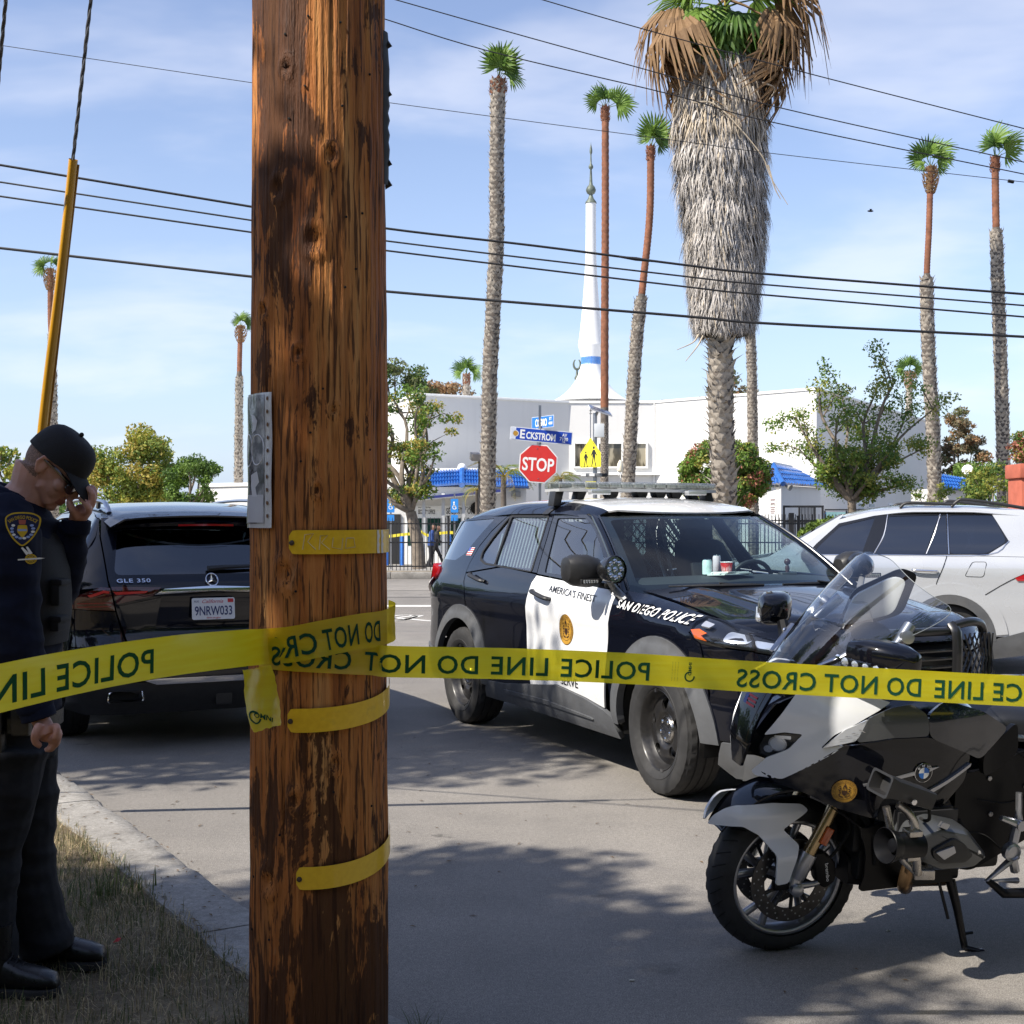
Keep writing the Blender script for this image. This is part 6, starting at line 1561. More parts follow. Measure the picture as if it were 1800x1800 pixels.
# ------------------------------------------------------------------- police SUV
def police_suv():
 T = thing('police_suv', 'black and white police SUV with light bar parked facing the camera', 'suv',(1.7478,8.1384,0),math.atan2(-.90967,.41534))
 zsec = Spl([.15,.2,.3,.45,.6,.75,.88,.97,1.05,1.15,1.22,1.3,1.5,1.65,1.70,1.74],[.88,.90,.95,.983,.993,.987,.984,.992,.984,.955,.925,.885,.775,.690,.645,.56])
 zh = Spl([-.7,-.55,-.3,0,.32,.6,.8,.95],[1.20,1.185,1.163,1.128,1.078,1.03,.985,.93])
 def W0(x,z):
  y = zsec(z)
  b = sstep(-.56,-.28,x)
  if b > 0:
   yb = zsec(min(z,1.02)); q = min(1.3,max(0.,(z - (zh(x) - .11))/.11))
   y = y*(1 - b) + (yb - .165*q ** 2.2)*b
  if z > 1.15:
   if x > -1.2: y *= 1 - .06*((x + 1.2)/.8) ** 2*min(1,(z - 1.15)/.1)*(1 - b)
   if x < -2.8: y *= 1 - .05*((-2.8 - x)/1.2) ** 2
  return y
 def pf(x):
  f = 1.
  if x > .1: f *= max(0.,1 - ((x - .1)/.84) ** 3) ** (1/3)
  if x < -3.3: f *= max(0.,1 - ((-3.3 - x)/.8) ** 4) ** .25
  return f
 W = lambda x,z: W0(x,z)*pf(x)
 black,white = M_PAINTBLACK,mat('white_paint',(.74,.75,.76),.22,coat=1.,dirt=.12)
 clad = mat('grey_cladding',(.085,.089,.096),.55,var=.14,vs=8,bump=.08,bs=400,dirt=.3)
 frame = mat('gloss_black_trim',(.008,.008,.009),.2,coat=.6)
 gdark = glass('tinted_glass',(.10,.15,.17),0,2.6)
 gclear = glass('side_glass',(.50,.60,.60),0,2.6)
 gwind = glass('windscreen_glass',(.80,.94,.96),0,1.0)
 def side(name,poly,m,s,par=T,**k):
  return panel(name,poly,(lambda a,b: (a,s*W(a,b),b)),m,par,flip=(s > 0),**k)
 def arc(cx,cz,r,a0,a1,n=18): return [(cx + r*math.cos(R(a0 + (a1 - a0)*i/n)),cz + r*.985*math.sin(R(a0 + (a1 - a0)*i/n))) for i in range(n + 1)]
 AF,AR = (-.0,.385),(-3.035,.395); RO,RI = .552,.45
 seamB = [(-1.765,1.225),(-1.80,1.17),(-1.815,1.0),(-1.80,.8),(-1.77,.6),(-1.74,.452)]
 seamA = [(-.535,1.172),(-.56,1.10),(-.585,.97),(-.60,.85),(-.62,.70),(-.652,.424)]
 cladtop = [(-2.42,.40),(-2.2,.41),(-1.8,.451),(-1.3,.50),(-.9,.462),(-.652,.424)]
 for s in (-1,1):
  vis = s < 0
  # front door: white skin, black window frame above
  lower = [(-1.765,1.225),(-1.1,1.195),(-.535,1.172)] + seamA[1:] + [(-.9,.462),(-1.3,.50),(-1.74,.452)][0:3] + seamB[::-1][1:-1]
  fd = side('front_door',lower,white,s,gap=.003)
  up = [(-1.765,1.232),(-1.86,1.45),(-1.955,1.655),(-1.45,1.655),(-1.25,1.595),(-1.05,1.50),(-.80,1.345),(-.62,1.215),(-.545,1.178),(-1.1,1.202)]
  gl = rc([(-1.655,1.245),(-1.865,1.628),(-1.43,1.628),(-1.24,1.56),(-1.0,1.425),(-.80,1.29),(-.735,1.228)],.02)
  fr = side('window_frame',up,frame,s,fd,holes=[gl],gap=.002,off=.001)
  side('window_glass',gl,gclear,s,fd,off=-.006,thick=0)
  # rear door
  lower = [(-3.045,1.19),(-2.4,1.262),(-1.765,1.230)] + seamB[1:] + [(-1.8,.451),(-2.2,.41),(-2.465,.40)] + arc(AR[0],AR[1],RO,0,76,12)[1:] + [(-2.96,1.06),(-3.02,1.13)]
  rd = side('rear_door',lower,black,s,gap=.003)
  up = [(-1.772,1.237),(-1.962,1.655),(-2.74,1.66),(-2.93,1.52),(-3.02,1.40),(-3.05,1.27),(-3.045,1.197),(-2.4,1.269)]
  g1 = rc([(-1.885,1.250),(-2.035,1.633),(-2.665,1.635),(-2.54,1.275)],.02)
  g2 = rc([(-2.57,1.276),(-2.705,1.630),(-2.83,1.47),(-2.885,1.36),(-2.86,1.315),(-2.75,1.286)],.015)
  side('window_frame',up,black,s,rd,holes=[g1,g2],gap=.002,off=.001)
  side('window_glass',g1,gclear,s,rd,off=-.006,thick=0)
  side('window_glass',g2,gclear,s,rd,off=-.006,thick=0)
  trim = rc([(-1.855,1.240),(-2.02,1.648),(-2.72,1.650),(-2.86,1.48),(-2.915,1.36),(-2.875,1.297),(-2.75,1.268)],.03)
  side('window_seal',trim,mat('rubber_seal',(.012,.012,.012),.6),s,rd,holes=[shrink(g1,-.004),shrink(g2,-.004)],off=.004,thick=.006)
  # rear quarter
  q = [(-3.05,1.197),(-3.056,1.27),(-3.027,1.41),(-2.935,1.53),(-2.75,1.66),(-3.3,1.655),(-3.82,1.60),(-3.90,1.40),(-3.96,1.235),(-3.72,1.225),(-3.66,1.12),(-3.90,1.02),(-3.99,.95),(-3.99,.60),(-3.62,.55)]
  q += arc(AR[0],AR[1],RO,164,78,14) + [(-2.968,1.06),(-3.027,1.13)]
  q3 = rc([(-3.13,1.50),(-2.99,1.628),(-3.70,1.605),(-3.80,1.45),(-3.86,1.285),(-3.40,1.285),(-3.26,1.34)],.03)
  qp = side('rear_quarter',q,black,s,holes=[q3],gap=.003)
  side('window_glass',q3,gdark,s,qp,off=-.004,thick=0)
  side('tail_lamp',[(-3.725,1.218),(-3.97,1.228),(-3.99,1.16),(-3.99,.958),(-3.905,1.012),(-3.67,1.122)],M_REDLENS,s,gap=.002,off=.022,thick=.02)
  # front fender
  f = [(-.53,1.178),(-.53,1.184),(-.3,1.160),(0,1.124),(.32,1.074),(.318,1.04),(.335,.985),(.395,.945),(.43,.93),(.50,.66)]
  f += arc(AF[0],AF[1],RO,24,176,20) + seamA[::-1][1:]
  fn_ = side('front_fender',f,black,s,gap=.003)
  # bumper corner
  b = [(.44,.926),(.53,.918),(.66,.905),(.735,.90),(.735,.40),(.575,.40)] + arc(AF[0],AF[1],RO,2,24,4) + [(.51,.66)]
  side('bumper_corner',b,black,s,gap=.002)
  # grey cladding
  rk = [(-.652,.418)] + cladtop[::-1][1:] + [(-2.52,.40),(-2.60,.27),(-1.9,.272),(-.9,.262),(-.50,.258),(-.555,.385)]
  rp = side('sill_cladding',rk,clad,s,off=.016,thick=.03)
  side('sill_moulding',rc([(-2.2,.372),(-1.5,.382),(-.82,.350),(-.80,.338),(-1.5,.352),(-2.2,.345)],.01),clad,s,rp,off=.026,thick=.012)
  for c,a0,a1 in ((AF,-1,184),(AR,-4,186)):
   ring = arc(c[0],c[1],RO + .006,a0,a1,26) + arc(c[0],c[1],RI,a1,a0,26)
   panel('wheel_arch',ring,(lambda a,bb,c=c: (a,s*(W(a,min(bb,1.0)) + .012 + .018*sstep(RO,RI + .02,math.hypot(a - c[0],bb - c[1]))),bb)),clad,T,flip=(s > 0),step=.05,thick=.05)
  side('bumper_cladding',[(.575,.395),(.735,.395),(.735,.20),(.60,.20),(.52,.27)],clad,s,off=.014,thick=.03)
  side('bumper_cladding',[(-3.625,.545),(-3.99,.595),(-3.99,.30),(-3.55,.30)],clad,s,off=.012,thick=.03)
  # headlamp wrapping the corner
  hb = side('headlamp',[(.325,1.071),(.50,1.045),(.735,.995),(.735,.905),(.53,.922),(.40,.948),(.34,.988)],frame,s,gap=.002,off=-.012)
  side('amber_reflector',[(.345,.998),(.40,1.004),(.47,.985),(.44,.972),(.49,.945),(.40,.956)],M_AMBER,s,hb,off=.004,thick=.01)
  side('lamp_element',rc([(.37,1.045),(.45,1.03),(.45,1.012),(.385,1.02)],.006),M_LEDWHITE,s,hb,off=.004,thick=.01)
  side('lamp_element',rc([(.56,1.01),(.70,.985),(.70,.945),(.58,.95)],.02),M_LEDWHITE,s,hb,off=-.01,thick=.01)
  side('lamp_lens',[(.325,1.071),(.50,1.045),(.735,.995),(.735,.905),(.53,.922),(.40,.948),(.34,.988)],M_LAMPGLASS,s,hb,gap=.004,off=.010,thick=.0)
  # handles
  for (x,z,par) in ((-1.56,1.098,fd),(-2.75,1.170,rd)):
   y = W(x,z)
   side('handle_recess',[(a + .02,bb) for a,bb in circ((x,z),.075,16,ry=.036)],par.data.materials[0],s,par,off=-.001,thick=.004)
   mb = MB(); pth = [(x - .135,s*(y + .014),z + .022),(x - .10,s*(y + .040),z + .016),(x,s*(y + .046),z),(x + .10,s*(y + .040),z - .018),(x + .135,s*(y + .012),z - .025)]
   mb.tube(cr(pth,4),[.016]*2 + [.019]*13 + [.016]*2,10,flat=.8)
   mb.build('handle',M_BLACKPLASTIC,par)
  # wing mirror, rounded shell
  mb = MB(); rings = []
  for t,hw_,hh in ((0,.055,.06),(.12,.085,.088),(.4,.10,.105),(.75,.095,.10),(.95,.07,.075),(1,.03,.035)):
   c = Vector((-.70 - .02*t,s*(.985 + .25*t) - (.10 if s > 0 else 0),1.285 + .02*t))
   rings.append([c + Vector((hw_*math.copysign(abs(math.cos(a)) ** .75,math.cos(a)),0,hh*math.copysign(abs(math.sin(a)) ** .75,math.sin(a)))) for a in [2*math.pi*k/20 for k in range(20)]])
  mb.loft(rings)
  mir = mb.build('wing_mirror',M_BLACKPLASTIC,T)
  mb = MB(); mb.box((-.66,s*.93,1.205),(.10,.14,.03),(0,0,0)); mb.build('mirror_arm',M_BLACKPLASTIC,mir,bevel=.01)
  mb = MB(); mb.box((-.605,s*1.11,1.232),(.025,.13,.032)); mb.build('light_strip',M_BLACKPLASTIC,mir,bevel=.004)
  mb = MB()
  for k in range(6): mb.box((-.590,s*(1.065 + .018*k),1.232),(.006,.013,.02))
  mb.build('led',M_LEDWHITE,mir,bevel=.002)
  if vis:
   # lettering and emblem
   fnd = lambda x0,z0,k=0.: (lambda u,v: (x0 + u,-W(x0 + u,z0 + v + k*u),z0 + v + k*u))
   lettering('door_lettering', "AMERICA'S FINEST",fnd(-1.14,1.128,-.052),M_BLACKINK,fd,.046,width=.70,shear=.0,bold=.005,cuts=20,off=.003)
   lettering('door_lettering', "SERVE",fnd(-1.12,.545,-.01),M_BLACKINK,fd,.062,width=.25,bold=.005,cuts=5,off=.003)
   lettering('fender_lettering', "SAN DIEGO POLICE",fnd(-.095,1.073,-.066),M_WHITEINK,fn_,.050,width=.79,shear=.22,bold=.010,spacing=1.12,cuts=30,off=.003)
   city_seal(fnd(-1.175,.884),.103,fd)
   mb = MB()
   fq = fnd(-3.15,1.36)
   fl = panel('flag_decal',[(-.055,-.032),(.055,-.032),(.055,.032),(-.055,.032)],fq,mat('flag_white',(.72,.70,.68),.5),qp,off=.003,thick=0)
   for k in range(4):
    z = -.026 + k*.0165
    panel('flag_stripe',[(-.055 if k < 2 else -.01,z - .004),(.055,z - .004),(.055,z + .004),(-.055 if k < 2 else -.01,z + .004)],fq,mat('flag_red',(.45,.03,.04),.5),fl,off=.004,thick=0)
   panel('flag_canton',[(-.055,0),(-.012,0),(-.012,.032),(-.055,.032)],fq,mat('flag_blue',(.05,.08,.28),.5),fl,off=.004,thick=0)
 # bonnet with two raised edges
 def hood(x,y):
  z = zh(x) + .062*(1 - (y/.82) ** 2) + .012*math.exp(-((abs(y) - .52 + .10*x)/.06) ** 2)*sstep(.9,.4,x)
  d = .80 - .20*(y/.82) ** 2 - x
  if d < .12: z -= .05*((.12 - d)/.12) ** 2
  return (x,y,z)
 hp = [(-.20 - .26*(y/.82) ** 2,y) for y in np.linspace(-.82,.82,13)] + [(.80 - .20*(y/.82) ** 2,y) for y in np.linspace(.82,-.82,17)]
 panel('bonnet',hp,hood,black,T,step=.06,gap=.004)
 # front fascia
 xe = Spl([.15,.3,.5,.75,.9,1.0,1.05],[.86,.92,.95,.95,.93,.86,.80])
 def fx(y,z): return (.1 + (xe(z) - .1)*max(0.,1 - min(1,abs(y)/.985) ** 3) ** (1/3),y,z)
 def face(name,poly,m,par=T,**k): return panel(name,poly,fx,m,par,**k)
 face('grille_surround',[(-.60,.93),(.60,.93),(.82,1.0),(.6,1.01),(-.6,1.01),(-.82,1.0)],black)
 gr = face('grille',rc([(-.60,.925),(.60,.925),(.52,.66),(-.52,.66)],.04),M_DARK,off=-.03)
 mb = MB()
 for k in range(5): mb.tube([fx(y,.70 + .045*k) for y in np.linspace(-.52,.52,9)],.010,6)
 mb.build('grille_bar',frame,gr)
 for s in (-1,1):
  h = face('headlamp',[(s*.63,.955),(s*.83,.995),(s*.83,.905),(s*.60,.865)][::s],frame,off=-.012)
  face('lamp_element',rc([(s*.66,.94),(s*.80,.965),(s*.80,.925),(s*.66,.90)][::s],.015),M_LEDWHITE,h,off=-.008)
  face('lamp_lens',[(s*.63,.955),(s*.83,.995),(s*.83,.905),(s*.60,.865)][::s],M_LAMPGLASS,h,off=.008,thick=0,gap=.004)
 face('bumper',[(-.84,.90),(-.60,.855),(-.52,.65),(.52,.65),(.60,.855),(.84,.90),(.84,.40),(-.84,.40)],black)
 face('bumper_cladding',[(-.84,.395),(.84,.395),(.84,.20),(-.84,.20)],clad,off=.014,thick=.03)
 # roof: white skin, black side bands
 zr = Spl([-4.0,-3.8,-3.3,-2.6,-1.9,-1.4,-1.12,-1.0],[1.61,1.675,1.742,1.785,1.785,1.742,1.665,1.63])
 def roof(x,y):
  k = 1 - .05*max(0,(-2.8 - x)/1.2) ** 2; a = abs(y)/k
  return (x,y,zr(x) - .040*(a/.68) ** 2 - .080*max(0.,(a - .53)/.17) ** 2.2)
 rp = [(-1.13 - .17*(y/.60) ** 2,y) for y in np.linspace(-.60,.60,11)] + [(-3.86,.56),(-3.88,0),(-3.86,-.56)]
 panel('roof',rp,roof,white,T,step=.08)
 for s in (-1,1):
  o = [(-1.30,s*.602),(-1.34,s*.70),(-2.8,s*.70),(-3.5,s*.682),(-3.86,s*.655),(-3.86,s*.562),(-3.5,s*.58),(-2.8,s*.60)]
  panel('roof_side',o[::s],roof,black,T,step=.06)
  panel('roof_strap',[(-2.05,s*.597),(-2.12,s*.705),(-2.02,s*.705),(-1.95,s*.597)][::s],roof,M_BLACKPLASTIC,T,off=.006,step=.04)
 # windscreen
 def wind(y,t):
  hw_ = .875*(1 - t) + .665*t; a = y/hw_
  return (-.215 - .92*t - (.29 - .12*t)*a*a,y,1.172 + .482*t + .035*math.sin(math.pi*t) - .03*a*a*(1 - .5*t))
 def wedge(t,f=1.): return (f*(.875*(1 - t) + .665*t),t)
 wp = [wedge(t,-1) for t in np.linspace(1,0,9)] + [wedge(t,1) for t in np.linspace(0,1,9)]
 ws = panel('windscreen',wp,wind,gwind,T,step=.09,thick=0)
 band = [wedge(t,-1) for t in np.linspace(1,0,9)] + [wedge(t,1) for t in np.linspace(0,1,9)]
 inner = rc([(-.80,.10),(.80,.10),(.625,.945),(-.625,.945)],.05)
 panel('windscreen_band',band,wind,mat('ceramic_band',(.006,.007,.01),.25),ws,step=.07,holes=[inner],thick=0,off=-.004)
 for s in (-1,1):   # A pillar: strip from glass edge to door frame
  rows = []
  for t in np.linspace(0,1,12):
   a = Vector(wind(s*(.875*(1 - t) + .665*t),t))
   x = -.56 - .90*t; z = min(1.655,1.178 + .50*t + .03*math.sin(math.pi*t)); b = Vector((x,s*W(x,z),z))
   rows.append([a.lerp(b,q) + Vector((.012,s*.022,.012))*math.sin(math.pi*q) for q in np.linspace(0,1,6)])
  mb = MB(); mb.grid(rows); mb.build('a_pillar',black,T)
  mb = MB(); mb.tube([Vector(wind(s*(.875*(1 - t) + .665*t),t)) + Vector((.008,s*.006,.008)) for t in np.linspace(0,1,10)],.006,6)
  mb.build('windscreen_trim',frame,T)
 mb = MB(); mb.grid([[(-.235 - .27*(y/.86) ** 2 - .0,y,1.175 - .02*(y/.86) ** 2),(-.10 - .26*(y/.82) ** 2,y,1.165)] for y in np.linspace(-.86,.86,15)])
 mb.build('cowl',M_BLACKPLASTIC,T)
 for y0,y1 in ((-.70,-.12),(.02,.62)):
  mb = MB(); mb.tube([Vector((-.15 - .26*(y/.82) ** 2,y,1.212 - .01*(y/.8) ** 2)) for y in np.linspace(y0,y1,8)],[.006]*2 + [.012]*5 + [.006],6)
  mb.tube([(-.16,y1 - .03,1.19),(-.15 - .26*((y0 + y1)/1.64) ** 2,(y0 + y1)/2,1.225)],.008,6)
  mb.build('wiper',M_BLACKPLASTIC,T)
 # tailgate
 def rear(y,z):
  w = W0(-3.3,z) + .01
  xx = Spl([.2,.5,.9,1.2,1.4,1.6,1.7],[-4.06,-4.10,-4.10,-4.06,-3.98,-3.88,-3.83])(z)
  return (-3.3 + (xx + 3.3)*max(0.,1 - min(1,abs(y)/w) ** 4) ** .25,y,z)
 panel('tailgate',[(-.80,.60),(.80,.60),(.78,1.2),(.60,1.60),(-.60,1.60),(-.78,1.2)],rear,black,T,flip=True,step=.1)
 panel('rear_bumper',[(-.84,.30),(.84,.30),(.84,.59),(-.84,.59)],rear,clad,T,flip=True,step=.1)
 # dark structure behind the skins
 mb = MB()
 for x0,x1,hy,z0,z1 in ((-2.46,-.58,.90,.28,1.0),(-3.62,-2.46,.60,.28,1.0),(-3.95,-3.62,.74,.32,.98),(-.58,.56,.60,.25,.98),(.56,.78,.70,.25,.86),(-3.0,-.5,.55,.22,.3)):
  mb.box(((x0 + x1)/2,0,(z0 + z1)/2),(x1 - x0,hy*2,z1 - z0))
 for c in (AF,AR):
  for s in (-1,1):
   o = arc(c[0],c[1],.462,-12,192,20); mb.grid([[(x,s*yy,z) for x,z in o] for yy in (.955,.60)])
 mb.build('underbody',M_DARK,T)
 for c in (AF,AR):
  for s in (-1,1): steel_wheel(T,(c[0],s*.865,.382),s,R(-3) if c is AF else 0)
 # interior
 mseat = mat('seat_cloth',(.035,.036,.04),.8,var=.2)
 mb = MB()
 mb.grid([[(-.31 - .25*(y/.86) ** 2 - x,y,z - .03*(y/.8) ** 2) for x,z in ((0,1.185),(.06,1.225),(.14,1.252),(.30,1.258),(.46,1.25),(.54,1.20),(.56,1.05))] for y in np.linspace(-.80,.80,9)])
 mb.build('dashboard',mat('dash_plastic',(.025,.027,.03),.6,bump=.1,bs=200),T)
 panel('rear_lamp_wrap',[(.60,1.23),(.84,1.22),(.845,1.0),(.80,.96),(.76,1.12),(.60,1.15)],rear,M_REDLENS,T,flip=True,off=.055,thick=.05); panel('rear_lamp_wrap',[(-.60,1.23),(-.60,1.15),(-.76,1.12),(-.80,.96),(-.845,1.0),(-.84,1.22)],rear,M_REDLENS,T,flip=True,off=.055,thick=.05)
 for y in (-.38,.38):
  mb = MB(); mb.loft([[(-1.45 - .35*t,y + w*math.copysign(abs(math.cos(a)) ** .6,math.cos(a)),0) for a in [0]] for t,w in ()] or [[Vector((-1.42 - .28*t - .06*math.sin(a) ,y + w*math.copysign(abs(math.cos(a)) ** .6,math.cos(a)),.95 + .52*t)) for a in [2*math.pi*k/14 for k in range(14)]] for t,w in ((0,.25),(.3,.26),(.7,.25),(.95,.21),(1,.16))])
  se = mb.build('seat',mseat,T)
  mb = MB(); mb.box((-1.72,y,1.54),(.09,.25,.15)); mb.build('headrest',mseat,se,bevel=.03)
 mb = MB(); mb.tube([Vector((-1.0,.36,1.16)) + Vector((.09*math.sin(a)*.5,.185*math.cos(a),.17*math.sin(a))) for a in [2*math.pi*k/24 for k in range(24)]],.016,8,closed=True)
 mb.box((-.99,.36,1.15),(.04,.30,.05)); mb.box((-.95,.36,1.10),(.09,.06,.10))
 mb.build('steering_wheel',M_BLACKPLASTIC,T)
 mb = MB()      # partition: expanded metal mesh behind the front seats
 for k in range(-16,17):
  for q in (-1,1): mb.tube([(-1.98,max(-.66,min(.66,k*.08 - q*.22)),1.18),(-2.02,max(-.62,min(.62,k*.08 + q*.18)),1.62)],.006,4)
 mb.tube([(-1.97,-.72,1.17),(-2.02,-.63,1.64),(-2.02,.63,1.64),(-1.97,.72,1.17)],.02,6,closed=True)
 mb.build('partition_mesh',mat('cage_metal',(.14,.145,.15),.5,metal=.4),T)
 for s in (-1,1):
  mb = MB()      # window bars in the back
  for k in range(13):
   x = -2.02 - k*.055; zt = 1.62 - max(0,(k - 9))*.03
   mb.tube([(x + .04,s*(W(x,1.26) - .05),1.26),(x - .12,s*(W(x - .1,zt) - .04),zt)],.007,5)
  mb.build('window_bars',mat('bar_white',(.62,.63,.64),.5),T)
 mb = MB(); mb.box((-1.15,.0,1.585),(.05,.26,.075)); mb.build('rear_view_mirror',M_BLACKPLASTIC,T,bevel=.02)
 mb = MB(); mb.box((-.72,.02,1.13),(.26,.34,.03),(0,R(8),0)); mb.box((-.86,-.02,1.22),(.03,.34,.22),(0,R(-14),0))
 mb.build('laptop_mount',M_BLACKPLASTIC,T,bevel=.006)
 for a,b in (((-1.30,-.10,1.1),(-1.75,-.02,1.60)),((-1.30,-.05,1.1),(-1.70,.05,1.60))):
  mb = MB(); mb.tube([a,b],.012,6); mb.build('gun_rack',M_STEELGREY,T)
 # spot lamps on the pillars
 for s in (-1,1):
  c = Vector((-.475,s*1.005 if s < 0 else .89,1.31)); ax = Vector((.93,s*-.30 - .10,.06)).normalized() if s < 0 else Vector((-.9,.35,.1)).normalized()
  mb = MB(); mb.lathe([(.02,-.125),(.05,-.115),(.078,-.07),(.088,-.01),(.090,.012),(.082,.018)],28,o=c,axis=ax,cap=False)
  mb.lathe([(.001,-.126),(.02,-.125)],12,o=c,axis=ax,cap=False)
  sp = mb.build('spot_lamp',mat('lamp_black',(.010,.010,.011),.25,coat=.6),T)
  mb = MB(); mb.lathe([(.079,.004),(.001,.004)],28,o=c,axis=ax,cap=False); mb.build('reflector',mat('spot_reflector',(.55,.57,.6),.3,metal=.9),sp)
  xx,yy,zz = frame_from(ax); mb = MB()
  for k in range(9):
   r = 0 if k == 8 else .052; a = 2*math.pi*k/8
   mb.lathe([(.020,.006),(.016,.012),(.008,.016),(.001,.010)],12,o=c + (xx*math.cos(a) + yy*math.sin(a))*r,axis=ax,cap=False)
  mb.build('led',mat('led_lens',(.80,.82,.85),.08,metal=.8),sp)
  mb = MB(); mb.lathe([(.080,.014),(.001,.020)],28,o=c,axis=ax,cap=False); mb.build('lamp_lens',M_LAMPGLASS,sp)
  mb = MB(); mb.tube([c - ax*.06 + Vector((0,0,-.06)),c - ax*.10 + Vector((.03,-s*.06,-.12)),(-.44,s*.93,1.10)],[.02,.024,.028],8)
  mb.build('lamp_arm',mat('lamp_arm_grey',(.22,.225,.23),.4,metal=.5),sp)
 # light bar
 LB = MB(); lx,lz = -1.93,1.870
 def barx(y): return lx - .10*(abs(y)/.70) ** 2.5
 ys = np.linspace(-.675,.675,15)
 LB.loft([[(barx(y) + a,y,lz + b) for a,b in rc([(-.12,-.024),(.12,-.024),(.125,.012),(.10,.026),(-.10,.026),(-.125,.012)],.012,2)] for y in ys])
 bar = LB.build('light_bar',glass('bar_lens',(.88,.90,.89),.12,1.6),T)
 mb = MB()
 for i in range(14):
  y = -.62 + i*.0955; mb.box((barx(y) + .080,y,lz),(.03,.088,.034)); mb.box((barx(y) - .080,y,lz),(.03,.084,.030))
 mb.build('light_module',mat('module_grey',(.42,.43,.42),.4,metal=.4,var=.4,vs=30),bar,bevel=.004)
 mb = MB()
 for i in range(14):
  y = -.62 + i*.0955
  for q in range(3): mb.box((barx(y) + .102,y + (q - 1)*.026,lz),(.004,.020,.022))
 mb.build('led',mat('bar_led',(.62,.64,.62),.25,metal=.3),bar)
 mb = MB(); mb.loft([[(barx(y) + a,y,lz - .034 + b) for a,b in [(-.12,-.012),(.12,-.012),(.12,.008),(-.12,.008)]] for y in ys])
 mb.build('bar_base',mat('bar_base_grey',(.40,.41,.41),.45),bar)
 for y in (-.64,-.47,.47,.64):
  mb = MB(); x = barx(y); sg = 1 if y > 0 else -1; zr_ = roof(x,y)[2]
  mb.add([(x - .05,y - .035,lz - .04),(x - .05,y + .035,lz - .04),(x + .05,y + .035,lz - .04),(x + .05,y - .035,lz - .04),
    (x - .035,y - .03 + sg*.03,zr_ + .0),(x - .035,y + .03 + sg*.03,zr_ - .0),(x + .06,y + .03 + sg*.03,zr_),(x + .06,y - .03 + sg*.03,zr_)],[(0,1,2,3),(4,7,6,5),(0,4,5,1),(1,5,6,2),(2,6,7,3),(3,7,4,0)])
  mb.build('bar_foot',M_BLACKPLASTIC,bar,bevel=.006)
 for y in (-.42,.40):
  mb = MB(); mb.box((lx + .17,y,lz - .052),(.06,.16,.035)); a = mb.build('scene_lamp',M_LEDWHITE,bar,bevel=.006)
 for y in (-.25,0,.16,.30):
  mb = MB(); mb.lathe([(.05,-.06),(.055,0),(.045,.02)],14,o=(lx + .05,y,lz - .05),axis=(1,0,0)); mb.build('bar_speaker',M_BLACKPLASTIC,bar)
 return T,wind,hood
SUV,suv_wind,suv_hood = police_suv()
def in_suv(v): return Matrix.Rotation(math.atan2(-.90967,.41534),3, 'Z') @ Vector(v) + Vector((1.7478,8.1384,0))
def suv_cargo():
 rz = math.atan2(-.90967,.41534)
 def can(y,x,z,h,r,col,label):
  t = thing('drink_can',label, 'can',in_suv((x,y,z)),rz)
  mb = MB(); mb.lathe([(r*.78,0),(r,.008),(r,h - .016),(r*.84,h - .003)],20)
  mb.build('can_body',mat('can_' + col[0],col[1],.3,var=.2,vs=30),t)
  mb = MB(); mb.lathe([(r*.86,h - .004),(r*.84,h),(r*.78,h - .002),(.001,h - .002)],20,cap=False); mb.build('can_lid',M_CHROME,t)
  return t
 can(-.25,-.60,1.255,.105,.031,('pale',(.68,.82,.76)), 'pale green drink can on the dashboard, left of the red cup')
 can(-.11,-.70,1.255,.128,.027,('pink',(.74,.60,.64)), 'tall slim pale pink drink can standing between green can and red cup')
 t = thing('paper_cup', 'red ribbed party cup standing on the dashboard', 'cup',in_suv((-.60,-.10,1.258)),rz)
 mb = MB(); n = 40; rows = []
 for r,h in ((.028,0),(.029,.004),(.033,.035),(.037,.06),(.041,.082)):
  rows.append([((r + (.0012 if k % 2 and 0.003 < h < .07 else 0))*math.cos(2*math.pi*k/n),(r + (.0012 if k % 2 and   .003 < h < .07 else 0))*math.sin(2*math.pi*k/n),h) for k in range(n)])
 mb.grid(rows,closed=True); mb.build('cup_body',mat('cup_red',(.62,.025,.02),.35),t)
 mb = MB(); mb.tube([(.0415*math.cos(2*math.pi*k/28),.0415*math.sin(2*math.pi*k/28),.082) for k in range(28)],.0025,6,closed=True)
 mb.lathe([(.040,.080),(.030,.01),(.001,.01)],24,cap=False); mb.build('cup_rim',mat('cup_white',(.8,.75,.74),.35),t)
 mb = MB()
 for k,(w,d,a) in enumerate(((.24,.17,8),(.22,.16,-6),(.20,.15,14))): mb.box((0,0,.006 + k*.008),(d,w,.007),(0,0,R(a)))
 p = mb.build('papers',mat('paper',(.78,.78,.74),.7),None,bevel=.001)
 p.location = in_suv((-.50,-.14,1.256)); p.rotation_euler = (0,R(-3),rz)
 tag(p, 'loose white papers lying on the dashboard under the windscreen', 'papers')
 t = thing('bobble_figure', 'small dark figure on a stand at the driver side of the dashboard', 'figurine',in_suv((-.62,.40,1.245)),rz)
 mb = MB(); mb.ball((0,0,.09),.022,12,8); mb.lathe([(.012,.02),(.016,.05),(.008,.07)],10); mb.build('figure',mat('figure_dark',(.05,.02,.018),.4),t)
 mb = MB(); mb.box((0,0,.01),(.05,.12,.02)); mb.build('stand',M_STEELGREY,t,bevel=.004)
suv_cargo()
